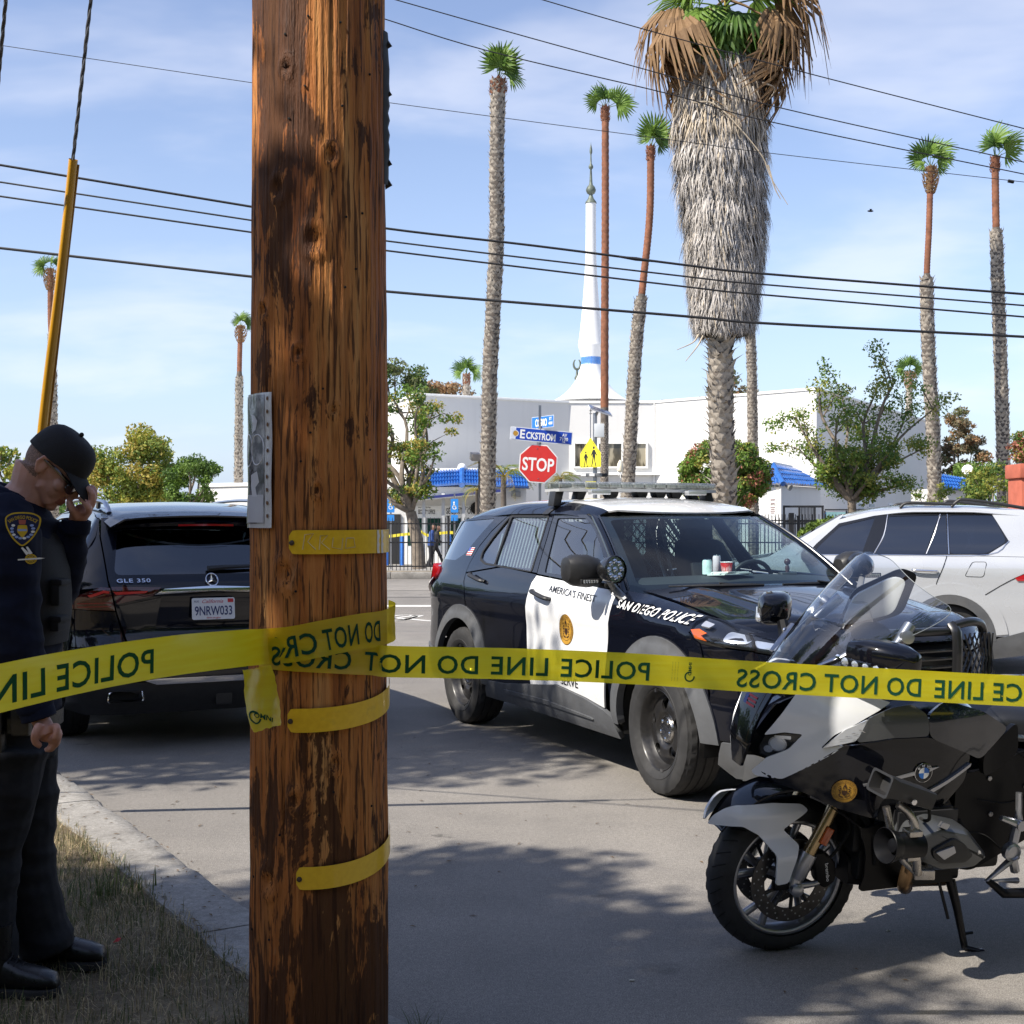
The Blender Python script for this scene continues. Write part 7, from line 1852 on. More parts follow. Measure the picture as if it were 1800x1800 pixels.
# ------------------------------------------------------------------- the two other cars
class Body:
 """skin of a car: half width by height, rounded in plan towards both ends"""
 def __init__(s,T,zsec,rx,fx,xr,xf,p=4.5,taper=None):
  s.T,s.z,s.rx,s.fx,s.xr,s.xf,s.p,s.taper = T,zsec,rx,fx,xr,xf,p,taper
 def w(s,x,z): return s.z(z)*(s.taper(x,z) if s.taper else 1.)
 def W(s,x,z):
  f = 1.
  if x < s.rx: f = max(0.,1 - min(1,(s.rx - x)/max(.05,s.rx - s.xr(z))) ** s.p) ** (1/s.p)
  if x > s.fx: f = max(0.,1 - min(1,(x - s.fx)/max(.05,s.xf(z) - s.fx)) ** s.p) ** (1/s.p)
  return s.w(x,z)*f
 def rear(s,y,z): return (s.rx - (s.rx - s.xr(z))*max(0.,1 - min(1,abs(y)/s.w(s.rx,z)) ** s.p) ** (1/s.p),y,z)
 def front(s,y,z): return (s.fx + (s.xf(z) - s.fx)*max(0.,1 - min(1,abs(y)/s.w(s.fx,z)) ** s.p) ** (1/s.p),y,z)
 def side(s,name,poly,m,sg,par=None,**k):
  return panel(name,poly,(lambda a,b: (a,sg*s.W(a,b),b)),m,par or s.T,flip=(sg > 0),**k)
 def back(s,name,poly,m,par=None,**k): return panel(name,poly,s.rear,m,par or s.T,flip=True,**k)
def arcp(cx,cz,r,a0,a1,n=20): return [(cx + r*math.cos(R(a0 + (a1 - a0)*i/n)),cz + r*math.sin(R(a0 + (a1 - a0)*i/n))) for i in range(n + 1)]
def roofskin(T,zr,hw,x0,x1,m,crown=.035):
 def roof(x,y): a = abs(y)/hw(x); return (x,y,zr(x) - crown*min(a,1.2) ** 2 - .06*max(0.,(a - .82)/.2) ** 2)
 pl = [(x,hw(x)) for x in np.linspace(x0,x1,16)] + [(x,-hw(x)) for x in np.linspace(x1,x0,16)]
 panel('roof',pl[::-1],roof,m,T,step=.10); return roof
def black_suv():
 T = thing('black_suv', 'glossy black SUV seen from behind, half hidden by the wooden pole', 'suv',(-2.13,9.37,0),math.atan2(.898,-.44))
 paint = mat('deep_blue_black',(.0025,.0035,.009),.35,coat=1.,spec=.05)
 zs = Spl([.2,.35,.5,.7,.9,1.05,1.15,1.25,1.32,1.6,1.68,1.74],[.90,.955,.985,1.0,1.0,1.0,.98,.935,.90,.745,.69,.62])
 Bd = Body(T,zs,.55,4.0,Spl([.25,.4,.55,.72,.85,1.0,1.12,1.22,1.4,1.55,1.7],[.06,-.02,-.05,-.02,.03,.02,.0,.06,.20,.33,.45]),Spl([.2,.5,.8,1.0,1.2],[4.80,4.88,4.86,4.8,4.7]),4.2)
 zr = Spl([.18,.4,.8,1.4,2.0,2.7,3.2,3.5],[1.645,1.69,1.735,1.762,1.765,1.745,1.69,1.60])
 roof = roofskin(T,zr,lambda x: .70 - .04*max(0,(.6 - x)/.6),.20,3.05,paint)
 gd = glass('rear_tint',(.035,.05,.06),0,2.4)
 ax,RO = 1.05,.50
 for s in (1,-1):
  low = [(.18,.42),(.18,.98),(.20,1.12),(.26,1.24),(.9,1.27),(1.6,1.262),(2.6,1.235),(3.45,1.20),(3.9,1.13),(4.65,1.0),(4.7,.45),(4.55,.45)] + arcp(3.98,.37,RO,0,180) + [(1.75,.30)] + arcp(ax,.37,RO,-8,170)
  body = Bd.side('body_side',low,paint,s,step=.09)
  for seam in ([(1.60,1.26),(1.62,1.0),(1.58,.6),(1.52,.40)],[(2.62,1.235),(2.62,.9),(2.60,.35)]):
   mb = MB(); mb.tube([(x,s*(Bd.W(x,z) + .001),z) for x,z in cr(seam,5)],.004,4); mb.build('door_seam',M_DARK,body)
  pil = [(.26,1.245),(.9,1.275),(1.6,1.267),(2.6,1.24),(3.45,1.205),(3.2,1.42),(2.85,1.60),(2.5,1.665),(1.5,1.685),(.8,1.67),(.45,1.62),(.36,1.50)]
  q = rc([(.40,1.30),(.48,1.585),(1.02,1.605),(.94,1.30)],.03); d1 = rc([(1.06,1.295),(1.12,1.61),(2.02,1.615),(2.04,1.275)],.02); d2 = rc([(2.12,1.272),(2.10,1.612),(2.55,1.585),(2.9,1.46),(3.2,1.26)],.02)
  fr = Bd.side('window_frame',pil,paint,s,holes=[q,d1,d2],step=.08)
  for w_ in (q,d1,d2): Bd.side('window_glass',w_,gd,s,fr,off=-.005,thick=0)
  mb = MB(); mb.tube([(x,s*(Bd.W(x,z) + .004),z) for x,z in cr([(1.0,1.63),(2.0,1.635),(2.55,1.61),(2.95,1.47),(3.25,1.26)],4)],.006,5); mb.tube([(x,s*(Bd.W(x,z) + .004),z) for x,z in ((.42,1.272),(1.0,1.280),(2.0,1.262),(3.2,1.24))],.007,5); mb.build('chrome_trim',M_CHROME,fr)
  for cx in (ax,3.98):
   ring = arcp(cx,.37,RO + .01,-6,186,24) + arcp(cx,.37,RO - .07,186,-6,24)
   Bd.side('wheel_arch',ring,paint if cx > 2 else paint,s,off=.014,thick=.05,step=.06)
   alloy_wheel(T,(cx,s*.85,.37),s)
  mb = MB(); mb.box((3.2,s*1.06,1.26),(.12,.24,.16)); mb.build('wing_mirror',paint,T,bevel=.04)
  Bd.side('sill',[(.55 + 1.0,.30),(3.5,.28),(3.5,.20),(1.55,.20)],M_BLACKPLASTIC,s,off=.01)
  # roof rails
  mb = MB(); rail = [(.58,.62,-.012),(.66,.625,.035),(.85,.63,.055),(1.7,.635,.055),(2.5,.625,.05),(2.75,.615,.03),(2.85,.61,-.01)]
  mb.tube(cr([(x,s*y,roof(x,y)[2] + dz) for x,y,dz in rail],4),.020,8,flat=.7)
  mb.tube([(1.02,s*.63,roof(1.0,.63)[2]),(.98,s*.63,roof(1,.63)[2] + .05)],.018,6)
  mb.build('roof_rail',mat('rail_silver',(.50,.52,.55),.28,metal=.9),T,smooth=60)
 # tailgate
 gl = rc([(.60,1.55),(-.60,1.55),(-.665,1.232),(.665,1.232)],.05)
 hatch = [(-.70,1.635),(.70,1.635),(.72,1.50),(.708,1.2),(.66,.985),(.58,.74),(-.58,.74),(-.66,.985),(-.708,1.2),(-.72,1.50)]
 tg = Bd.back('tailgate',hatch,paint,holes=[gl],gap=.004,step=.07)
 Bd.back('rear_window',gl,gd,tg,off=-.006,thick=0)
 Bd.back('rear_pillar',[(.712,1.635),(.79,1.50),(.92,1.26),(.985,1.13),(.71,1.15),(.714,1.2),(.726,1.5)],paint)
 Bd.back('rear_pillar',[(-.712,1.635),(-.726,1.5),(-.714,1.2),(-.71,1.15),(-.985,1.13),(-.92,1.26),(-.79,1.50)],paint)
 def spoil(y,t): return (.20 + .16*(y/.68) ** 2 + .20*t,y,1.636 - .03*(y/.68) ** 2 + .045*t - .035*max(0,1 - t*3))
 sp = panel('spoiler',[(-.68,0),(.68,0),(.68,1.2),(-.68,1.2)],spoil,paint,T,step=.12,thick=.03,flip=True)
 mb = MB(); mb.grid([[Vector(spoil(y,.0)) + Vector((-.012,0,-.028 + q)) for q in (0,.014)] for y in np.linspace(-.20,.20,9)]); mb.build('brake_light',M_REDLENS,sp)
 for s in (1,-1):
  lensA = [(s*.955,1.005),(s*.885,1.10),(s*.76,1.148),(s*.70,1.142),(s*.666,.988)][::s]
  lensB = [(s*.692,1.148),(s*.36,1.142),(s*.42,1.088),(s*.655,1.035)][::s]
  mlens = mat('smoked_red_lens',(.055,.003,.005),.06,coat=1.); glow = mat('bright_red_lens',(.62,.035,.03),.25,coat=.5)
  a = Bd.back('tail_lamp',lensA,mlens,off=.012); b = Bd.back('tail_lamp',lensB,mlens,off=.012)
  Bd.back('lamp_bar',[(s*.84,1.095),(s*.74,1.128),(s*.705,1.122),(s*.705,1.108),(s*.74,1.112),(s*.82,1.082)][::s],glow,a,off=.015,thick=.002)
  Bd.back('lamp_bar',[(s*.68,1.118),(s*.45,1.122),(s*.47,1.108),(s*.66,1.10)][::s],glow,b,off=.015,thick=.002)
  for k in range(2): Bd.back('lamp_bar',[(s*.90,1.045 - k*.025),(s*.69,1.05 - k*.025),(s*.69,1.042 - k*.025),(s*.90,1.037 - k*.025)][::s],mat('dim_red_lens',(.22,.012,.014),.2,coat=.5),a,off=.015,thick=.002)
  Bd.back('rear_corner',[(s*.666,.98),(s*.955,.998),(s*1.0,.92),(s*.985,.74),(s*.59,.735)][::s],paint)
  Bd.back('recess_trim',[(s*.36,1.075),(s*.64,1.02),(s*.58,.86),(s*.40,.83)][::s],mat('gloss_black_trim',(.008,.008,.009),.2,coat=.6),tg,off=.006)
  mb = MB(); o = rc([(-.115,-.035),(.115,-.035),(.105,.035),(-.105,.035)],.02)
  mb.loft([[(x,s*.61 + a_*q,.40 + b_*q) for a_,b_ in o] for x,q in ((-.055,1.),(-.06,1.04),(-.055,1.1),(.02,1.1))],caps=False); mb.build('exhaust_tip',M_CHROME,T)
  mb = MB(); mb.box((.0,s*.61,.40),(.02,.19,.05)); mb.build('exhaust_dark',M_DARK,T)
 bar = [(.41,1.098),(.34,1.130),(0,1.142),(-.34,1.130),(-.41,1.098),(-.30,1.103),(0,1.113),(.30,1.103)]
 Bd.back('chrome_bar',bar,M_CHROME,tg,off=.022,thick=.025)
 Bd.back('bumper',[(-.985,.73),(.985,.73),(.985,.50),(-.985,.50)],paint,step=.1,off=.01)
 Bd.back('diffuser',[(-.97,.49),(.97,.49),(.94,.26),(-.94,.26)],M_BLACKPLASTIC,step=.1)
 Bd.back('bumper_strip',[(-.48,.505),(-.40,.475),(.40,.475),(.48,.505),(.40,.515),(-.40,.515)],M_CHROME,off=.016)
 mb = MB(); mb.box((.02,-.08,.36),(.06,.12,.12)); mb.build('tow_cover',M_BLACKPLASTIC,T,bevel=.01)
 # lettering, emblem, plate
 bk = lambda y0,z0: (lambda u,v: Bd.rear(y0 - u,z0 + v))
 lettering('model_lettering', "GLE 350",bk(.54,1.188),M_CHROME,tg,.026,width=.225,bold=.012,off=.012,spacing=1.1)
 f = bk(0,1.192); em = MB()
 P = lambda u,v,o=.018: Vector(f(u,v)) + Vector((-o,0,0))
 em.tube([P(.042*math.cos(a),.042*math.sin(a)) for a in [2*math.pi*k/32 for k in range(32)]],.0045,6,closed=True)
 for k in range(3):
  a = R(90 + 120*k); pt = P(.040*math.cos(a),.040*math.sin(a),.022)
  em.add([P(0,0,.026),P(.010*math.cos(a + 1.05),.010*math.sin(a + 1.05)),pt,P(.010*math.cos(a - 1.05),.010*math.sin(a - 1.05))],[(0,1,2),(0,2,3)])
 em.build('emblem',M_CHROME,tg,smooth=20)
 mb = MB(); mb.tube([Vector(Bd.rear(y,z)) + Vector((-.03,0,0)) for y,z in ((.02,1.268),(-.10,1.277),(-.45,1.285))],[.022,.018,.009],6); mb.build('rear_wiper',M_BLACKPLASTIC,tg)
 pf = lambda u,v: Vector((-.028 + .10*v,-u,.988 + v))
 pl = MB(); o = rc([(-.152,-.076),(.152,-.076),(.152,.076),(-.152,.076)],.014); pl.add([pf(*q) for q in o] + [pf(*q) + Vector((.006,0,0)) for q in o],[tuple(range(len(o))),tuple(range(2*len(o) - 1,len(o) - 1,-1))] + [(i,(i + 1) % len(o),len(o) + (i + 1) % len(o),len(o) + i) for i in range(len(o))])
 p = pl.build('number_plate',mat('plate_white',(.72,.73,.76),.35,coat=.3),T,smooth=0)
 ps = lambda u0,v0: (lambda u,v: pf(u0 + u,v0 + v) + Vector((-.002,0,0)))
 lettering('plate_number', "9NRW033",ps(0,-.012),mat('plate_blue',(.02,.03,.13),.4),p,.066,width=.265,bold=.012,off=0)
 lettering('plate_state', "California",ps(-.005,.053),mat('plate_red',(.50,.02,.05),.4),p,.026,width=.15,shear=.35,bold=.0,off=0)
 lettering('plate_small', "AUG",ps(-.12,.053),_mats['plate_blue'],p,.014,width=.034,bold=.01,off=0)
 lettering('plate_small', "dmv.ca.gov",ps(0,-.062),mat('plate_red',(.5,.02,.05),.4),p,.012,width=.10,bold=.01,off=0)
 mb = MB(); mb.add([ps(.122,.055)(*q) for q in [(-.02,-.013),(.02,-.013),(.02,.013),(-.02,.013)]],[(0,1,2,3)]); mb.build('plate_sticker',mat('sticker_red',(.55,.04,.05),.4),p,smooth=0)
 mb = MB(); mb.box((2.4,0,.72),(3.9,1.5,.85)); mb.box((2.4,0,.75),(1.7,1.86,.8)); mb.box((.42,0,.65),(.5,1.5,.6)); mb.build('underbody',M_DARK,T)
 mb = MB()
 for y in (-.40,.40): mb.box((1.5,y,1.28),(.14,.42,.5),(0,R(10),0))
 mb.build('rear_seat',mat('seat_cloth',(.03,.03,.03),.8),T,bevel=.05)
 ws = [(3.55 - .75*t,s*(.86 - .18*t),1.18 + .47*t) for s in (-1,) for t in (0,1)]
 mb = MB(); mb.add([(3.62,.84,1.17),(3.62,-.84,1.17),(2.95,-.66,1.68),(2.95,.66,1.68)],[(0,1,2,3)]); mb.build('windscreen',gd,T)
 mb = MB(); mb.grid([[(x,y,1.20 - .09*(x - 3.5) - .05*(y/.85) ** 2) for y in np.linspace(-.88,.88,9)] for x in (3.45,3.8,4.2,4.6)]); mb.build('bonnet',paint,T)
 Fp = [(-.9,.3),(.9,.3),(.9,.98),(-.9,.98)]; panel('front_bumper',Fp,Bd.front,paint,T,step=.15)
 return T
black_suv()
def silver_suv():
 T = thing('silver_suv', 'silver white SUV seen side on, cut by the right edge behind the motorcycle', 'suv',(4.7629,14.6799,0),math.atan2(.208,-.978))
 paint = mat('silver_white_paint',(.50,.52,.55),.25,metal=.25,coat=1.,var=.02,vs=1)
 clad = mat('grey_cladding',(.15,.155,.165),.55); tint = glass('privacy_glass',(.05,.06,.08),0,2.6)
 zs = Spl([.2,.35,.55,.75,.90,1.02,1.12,1.2,1.255,1.66,1.74],[.90,.935,.95,.965,.965,.97,.96,.93,.895,.70,.62])
 Bd = Body(T,zs,-.85,2.9,Spl([.2,.5,.9,1.2,1.5,1.7],[-1.2,-1.30,-1.32,-1.28,-1.2,-1.12]),Spl([.2,.6,.9,1.2],[3.7,3.8,3.75,3.6]),3.6,lambda x,z: 1 - .05*max(0,(x - .8)/1.)*max(0,z - 1.2)/.4)
 zr = Spl([-1.2,-.6,-.2,.3,.8,1.2,1.6],[1.70,1.755,1.783,1.785,1.735,1.62,1.45])
 roof = roofskin(T,zr,lambda x: .70 - .05*max(0,x - .8),-1.18,1.10,paint)
 RO = .455
 for s in (1,-1):
  low = [(-1.2,.45),(-1.2,1.22),(-.3,1.235),(1.75,1.235),(2.3,1.14),(3.4,1.02),(3.5,.48),(3.42,.42)] + arcp(2.92,.37,RO,6,176) + [(2.4,.38),(.52,.38)] + arcp(0,.37,RO,4,176) + [(-.50,.40)]
  b = Bd.side('body_side',low,paint,s,step=.08)
  up = [(-1.2,1.225),(-.3,1.24),(1.56,1.235),(1.40,1.40),(1.13,1.615),(.77,1.705),(.3,1.735),(-.3,1.735),(-.85,1.715),(-1.12,1.66)]
  g = [rc([(1.40,1.252),(1.33,1.33),(1.10,1.548),(.735,1.640),(.885,1.247)],.02),rc([(.585,1.652),(.077,1.668),(.238,1.258),(.742,1.250)],.015),rc([(.045,1.668),(.008,1.668),(.012,1.258),(.210,1.256)],.01),rc([(-.02,1.668),(-.466,1.672),(-.585,1.39),(-.375,1.265),(-.016,1.258)],.05)]
  surround = [(-.455,1.685),(-.61,1.39),(-.385,1.25),(1.46,1.238),(1.35,1.36),(1.11,1.578),(.73,1.663),(.3,1.69),(-.2,1.69)]
  fr = Bd.side('window_frame',up,paint,s,holes=[surround],step=.08)
  pl = Bd.side('pillar_trim',surround,mat('gloss_black_trim',(.008,.008,.009),.2),s,fr,holes=g,off=-.002,step=.06)
  for w_ in g: Bd.side('window_glass',w_,tint,s,fr,off=-.006,thick=0)
  mb = MB()
  for l in ([(.76,1.25),(.65,1.45),(.60,1.675)],[(.225,1.257),(.14,1.45),(.062,1.675)],[(-.003,1.256),(-.006,1.675)],[(-.61,1.395),(-.385,1.250),(.5,1.244),(1.44,1.242)]): mb.tube([(x,s*(Bd.W(x,z) + .004),z) for x,z in cr(l,4)],.006,5)
  mb.build('chrome_trim',M_CHROME,fr)
  for l in ([(.018,1.238),(.07,1.1),(.126,.966),(.139,.87)],[(.9,1.235),(.88,.9),(.92,.40)],[(-1.1,1.20),(-.66,1.02),(-.28,.79)]):
   mb = MB(); mb.tube([(x,s*(Bd.W(x,z) + .0005),z) for x,z in cr(l,5)],.0045,4); mb.build('door_seam',M_DARK,b)
  fz = rc([(-.15,1.026),(-.229,1.177),(-.373,1.178),(-.338,1.021)],.03); mb = MB(); mb.tube([(x,s*(Bd.W(x,z) + .0005),z) for x,z in fz],.003,4,closed=True); mb.build('fuel_flap_seam',M_DARK,b)
  for hx in (.247,1.10):
   Bd.side('handle_recess',circ((hx - .01,1.085),.065,16,ry=.042),paint,s,b,off=-.0,thick=.006)
   mb = MB(); y = Bd.W(hx,1.08); mb.tube(cr([(hx - .125,s*(y + .012),1.075),(hx - .09,s*(y + .034),1.080),(hx + .09,s*(y + .034),1.087),(hx + .125,s*(y + .012),1.088)],4),.014,8); mb.build('handle',M_CHROME if hx < .9 else paint,b)
  for cx in (0,2.92):
   ring = arcp(cx,.37,RO + .01,-2,182,24) + arcp(cx,.37,RO - .085,182,-2,24)
   Bd.side('wheel_arch',ring,clad,s,off=.016,thick=.05,step=.05)
   ring = arcp(cx,.37,RO + .13,6,174,24) + arcp(cx,.37,RO + .012,174,6,24)
   Bd.side('arch_flare',ring,paint,s,off=.012,thick=.02,step=.06)
   alloy_wheel(T,(cx,s*.80,.37),s,.37,.265,10)
  Bd.side('sill',[(.50,.37),(2.45,.37),(2.45,.22),(.50,.22)],clad,s,off=.012)
  Bd.side('rear_cladding',[(-.41,.36),(-1.2,.60),(-1.2,.28),(-.385,.16)],clad,s,off=.014,thick=.03)
  Bd.side('tail_lamp',[(-.645,1.015),(-1.1,1.20),(-1.1,.985),(-.67,.985)],M_REDLENS,s,off=.012)
  mb = MB(); mb.box((-.375,s*.84,.27),(.03,.26,.36),(0,R(-6),0)); mb.build('mud_flap',clad,T,bevel=.008)
  mb = MB()
  for pts in ([(.47,-.005),(.40,.04),(.20,.035),(-.08,.025)],[(-.06,.0),(-.13,.065),(-.20,.075),(-.5,.055),(-.9,.02)]): mb.tube(cr([(x,s*.60,roof(x,.60)[2] + z) for x,z in pts],4),.022,8,flat=.8)
  mb.build('roof_rail',M_BLACKPLASTIC,T,smooth=60)
  rings = []
  for t_,a_,h_ in ((0,.05,.05),(.2,.09,.085),(.6,.10,.09),(.9,.08,.075),(1,.03,.03)): rings.append([(1.42 + a_*math.cos(q),s*(.93 + .22*t_),1.235 + h_*math.sin(q)) for q in [2*math.pi*k/16 for k in range(16)]])
  mb = MB(); mb.loft(rings); mb.build('wing_mirror',M_BLACKPLASTIC,T,smooth=60)
 Bd.back('tailgate',[(-.92,.45),(.92,.45),(.90,1.22),(.66,1.68),(-.66,1.68),(-.90,1.22)],paint,step=.1)
 Bd.back('rear_window',rc([(.58,1.62),(-.58,1.62),(-.72,1.26),(.72,1.26)],.05),tint,off=.004,thick=0)
 mb = MB(); mb.add([(1.95,.78,1.16),(1.95,-.78,1.16),(1.06,-.64,1.68),(1.06,.64,1.68)],[(0,1,2,3)]); mb.build('windscreen',tint,T)
 for s in (1,-1):
  mb = MB(); mb.grid([[Vector((1.95 - .89*t,s*(.78 - .14*t),1.16 + .52*t)).lerp(Vector((1.58 - .50*t,s*Bd.W(1.58 - .50*t,1.225 + .42*t),1.225 + .42*t)),q) for q in (0,.5,1)] for t in np.linspace(0,1,8)]); mb.build('a_pillar',paint,T,smooth=60)
 mb = MB(); mb.grid([[(x,y,1.17 - .10*(x - 2.1) - .05*(y/.85) ** 2) for y in np.linspace(-.90,.90,9)] for x in (1.9,2.3,2.8,3.45)]); mb.build('bonnet',paint,T)
 panel('front_bumper',[(-.9,.3),(.9,.3),(.9,1.0),(-.9,1.0)],Bd.front,paint,T,step=.15)
 mb = MB(); mb.box((1.45,0,.70),(2.0,1.78,.85)); mb.box((1.2,0,.7),(4.0,1.15,.8)); mb.build('underbody',M_DARK,T)
 mb = MB()
 for y in (-.4,.4):
  for x in (-.1,.95): mb.box((x,y,1.2),(.16,.46,.62),(0,R(-12),0))
 mb.build('seat',mat('seat_cloth',(.03,.03,.03),.8),T,bevel=.05)
silver_suv()
# =================================================================== police motorcycle (own frame: x forward, y rider's left, z up; leaning on its stand)
def police_bike():
 ps_,la = R(16),R(9)
 h = Vector((-math.cos(ps_),-math.sin(ps_),0)); l = Vector((math.sin(ps_),-math.cos(ps_),0)); Zv = Vector((0,0,1))
 ez = Zv*math.cos(la) + l*math.sin(la); ey = l*math.cos(la) - Zv*math.sin(la)
 M = Matrix((h,ey,ez)).transposed()
 T = thing('police_motorcycle', 'black and white police motorcycle leaning on its side stand in the right foreground', 'motorcycle',(1.013,4.99,0.0),rot=M.to_euler())
 black = mat('bike_black',(.0035,.004,.007),.3,coat=.9,spec=.05); white = mat('bike_white',(.72,.74,.77),.22,coat=1.)
 satin = mat('bike_satin_black',(.005,.0052,.0065),.36,spec=.2); grey = mat('bike_grey',(.085,.09,.095),.32,metal=.5,coat=.3)
 alloy = mat('bike_alloy',(.42,.43,.46),.32,metal=.9); gold = mat('fork_gold',(.42,.31,.17),.25,metal=.9); steel = mat('brushed_steel',(.50,.47,.43),.30,metal=1.,var=.12,vs=30)
 gx = Spl([-1.3,-.8,-.6,-.4,-.2,-.1,0,.1,.2,.25,.285],[.18,.22,.27,.305,.302,.283,.247,.195,.125,.07,.012]); gz = Spl([.3,.45,.6,.72,.82,.95,1.05,1.15,1.25],[.70,.82,.93,.985,1.,.97,.86,.66,.42])
 W = lambda x,z: max(.004,gx(x))*gz(z)
 def side(name,poly,m,s,par=T,bulge=0.,step=.03,**k): return panel(name,poly,(lambda a,b: (a,s*W(a,b),b)),m,par,flip=(s > 0),step=step,**k)
 # wheels
 def wheel(x,Ro,w,Ri,front):
  mb = MB(); prof = []
  for i in range(13):
   a = math.pi*i/12; prof.append((Ri + (Ro - Ri)*math.sin(a) ** .72,-w/2*math.cos(a)))
  rows = [[(r*math.cos(2*math.pi*k/72),hh,r*math.sin(2*math.pi*k/72)) for k in range(72)] for r,hh in prof]; mb.grid(rows,closed=True)
  e = link('wheel',mb.mesh('tyre',M_TYRE,smooth=60),T,loc=(x,0,Ro)); s = 1
  mb = MB()      # tread cuts
  for k in range(36):
   for q in (-1,1):
    a0 = 2*math.pi*k/36; pts = []
    for t in np.linspace(0,1,5):
     b = math.pi*(.5 - q*(.08 + .26*t)); a = a0 + .11*t; r = Ri + (Ro - Ri)*math.sin(b) ** .72 + .0006; pts.append((r*math.cos(a),-w/2*math.cos(b),r*math.sin(a)))
    mb.tube(pts,.0024,4)
  o = mb.build('tread_groove',M_DARK,e,smooth=0,fix=False); o['kind'] = 'stuff'
  mb = MB()
  mb.lathe([(Ri + .004,-w*.40),(Ri - .004,-w*.42),(Ri - .020,-w*.30),(Ri - .024,0),(Ri - .020,w*.30),(Ri - .004,w*.42),(Ri + .004,w*.40)],64,axis=(0,1,0),cap=False)
  mb.lathe([(Ri - .005,w*.42),(Ri - .011,w*.44),(Ri - .018,w*.40)],64,axis=(0,1,0),cap=False)
  mb.build('rim',alloy,e,smooth=60)
  for k in range(5):
   for q in (-1,1):
    a0,a1 = 2*math.pi*k/5 + .3,2*math.pi*k/5 + .3 + q*.22; mb = MB()
    mb.tube([(.045*math.cos(a0),.018,.045*math.sin(a0)),(.11*math.cos(a0 + q*.06),.022,.11*math.sin(a0 + q*.06)),((Ri - .016)*math.cos(a1),.02,(Ri - .016)*math.sin(a1))],[.017,.011,.013],8,flat=1.3); mb.build('spoke',alloy,e,smooth=60)
  mb = MB(); mb.lathe([(.03,-.06),(.035,.0),(.05,.02),(.05,.035),(.028,.05),(.016,.075)],20,axis=(0,1,0)); mb.build('hub',alloy,e)
  for y in ((-.072,.072) if front else (.07,)):
   mb = MB(); mb.lathe([(.160,y - .0025),(.160,y + .0025),(.108,y + .0025),(.108,y - .0025),(.160,y - .0025)],56,axis=(0,1,0),cap=False)
   d = mb.build('brake_disc',mat('disc_steel',(.11,.105,.10),.34,metal=1.,var=.2,vs=30),e)
   mb = MB();
   for k in range(60):
    a = 2*math.pi*k/60; r = (.150,.134,.119)[k % 3]; mb.lathe([(.0035,0),(0,0.0003)],6,o=(r*math.cos(a),y + .0028,r*math.sin(a)),axis=(0,1,0),cap=False)
   o = mb.build('disc_hole',mat('hole_bright',(.42,.42,.42),.4),d,smooth=0); o['kind'] = 'stuff'
   mb = MB()
   for k in range(10):
    a0 = 2*math.pi*k/10; mb.tube([(.05*math.cos(a0),y - .012,.05*math.sin(a0)),(.112*math.cos(a0 + .25),y,.112*math.sin(a0 + .25))],.007,6)
   mb.build('disc_carrier',M_BLACKPLASTIC,d,smooth=60)
  return e
 wheel(.015,.300,.125,.226,True); wheel(-1.485,.318,.18,.226,False)
 # fork
 for s in (1,-1):
  mb = MB(); mb.tube([(-.135,s*.112,.63),(-.020,s*.112,.405)],.0235,16); f = mb.build('fork_tube',gold,T,smooth=60)
  mb = MB(); mb.tube([(-.028,s*.112,.42),(-.004,s*.112,.372),(.012,s*.108,.325)],[.032,.033,.026],14); mb.tube([(.012,s*.10,.335),(.022,s*.10,.29)],[.026,.03],12); mb.lathe([(.024,-.022),(.024,.022),(.012,.03)],14,o=(.020,s*.118,.288),axis=(0,s,0))
  mb.tube([(.015,s*.10,.29),(-.06,s*.10,.292),(-.10,s*.098,.30)],[.018,.012,.010],8); mb.build('fork_foot',alloy,f,smooth=50)
  mb = MB(); mb.tube([(-.155,s*.112,.645),(-.105,s*.112,.600)],.036,14); mb.build('fork_clamp',satin,f)
  mb = MB(); mb.box((-.078,s*.142,.492),(.03,.012,.068),(0,R(-26),0)); mb.build('amber_reflector',M_AMBER,f,bevel=.004)
  cal = [(-.045,.41),(-.105,.415),(-.145,.37),(-.15,.30),(-.105,.272),(-.075,.30),(-.06,.36)]
  mb = MB(); mb.prism(rc(cal,.018),.05,(0,s*.085,0)); c = mb.build('brake_caliper',satin,T,bevel=.006)
  if s > 0:
   a = R(-80); fn = lambda u,v: Vector((-.112 - (u*math.cos(a) - v*math.sin(a)),.1115,.338 + (u*math.sin(a) + v*math.cos(a))))
   lettering('caliper_lettering', "brembo",fn,M_WHITEINK,c,.014,width=.072,bold=.012,off=0)
 mb = MB(); mb.tube(cr([(-.13,.13,.60),(-.165,.15,.52),(-.12,.14,.43),(-.11,.12,.40)],5),.006,6); mb.build('brake_hose',M_DARK,T)
 # front mudguard: black crown, white cheeks
 def guard(u,v):       # u angle round the wheel,v across
  r = .338 + .020*math.sin(max(0,min(1,(u - .4)/1.6))*math.pi); return (.015 + r*math.cos(u),v,.300 + r*math.sin(u) - .9*v*v*4.5*.22)
 panel('mudguard',[(.62,-.055),(.95,-.082),(2.0,-.082),(2.25,-.06),(2.25,.06),(2.0,.082),(.95,.082),(.62,.055)],guard,black,T,step=.05,thick=.008)
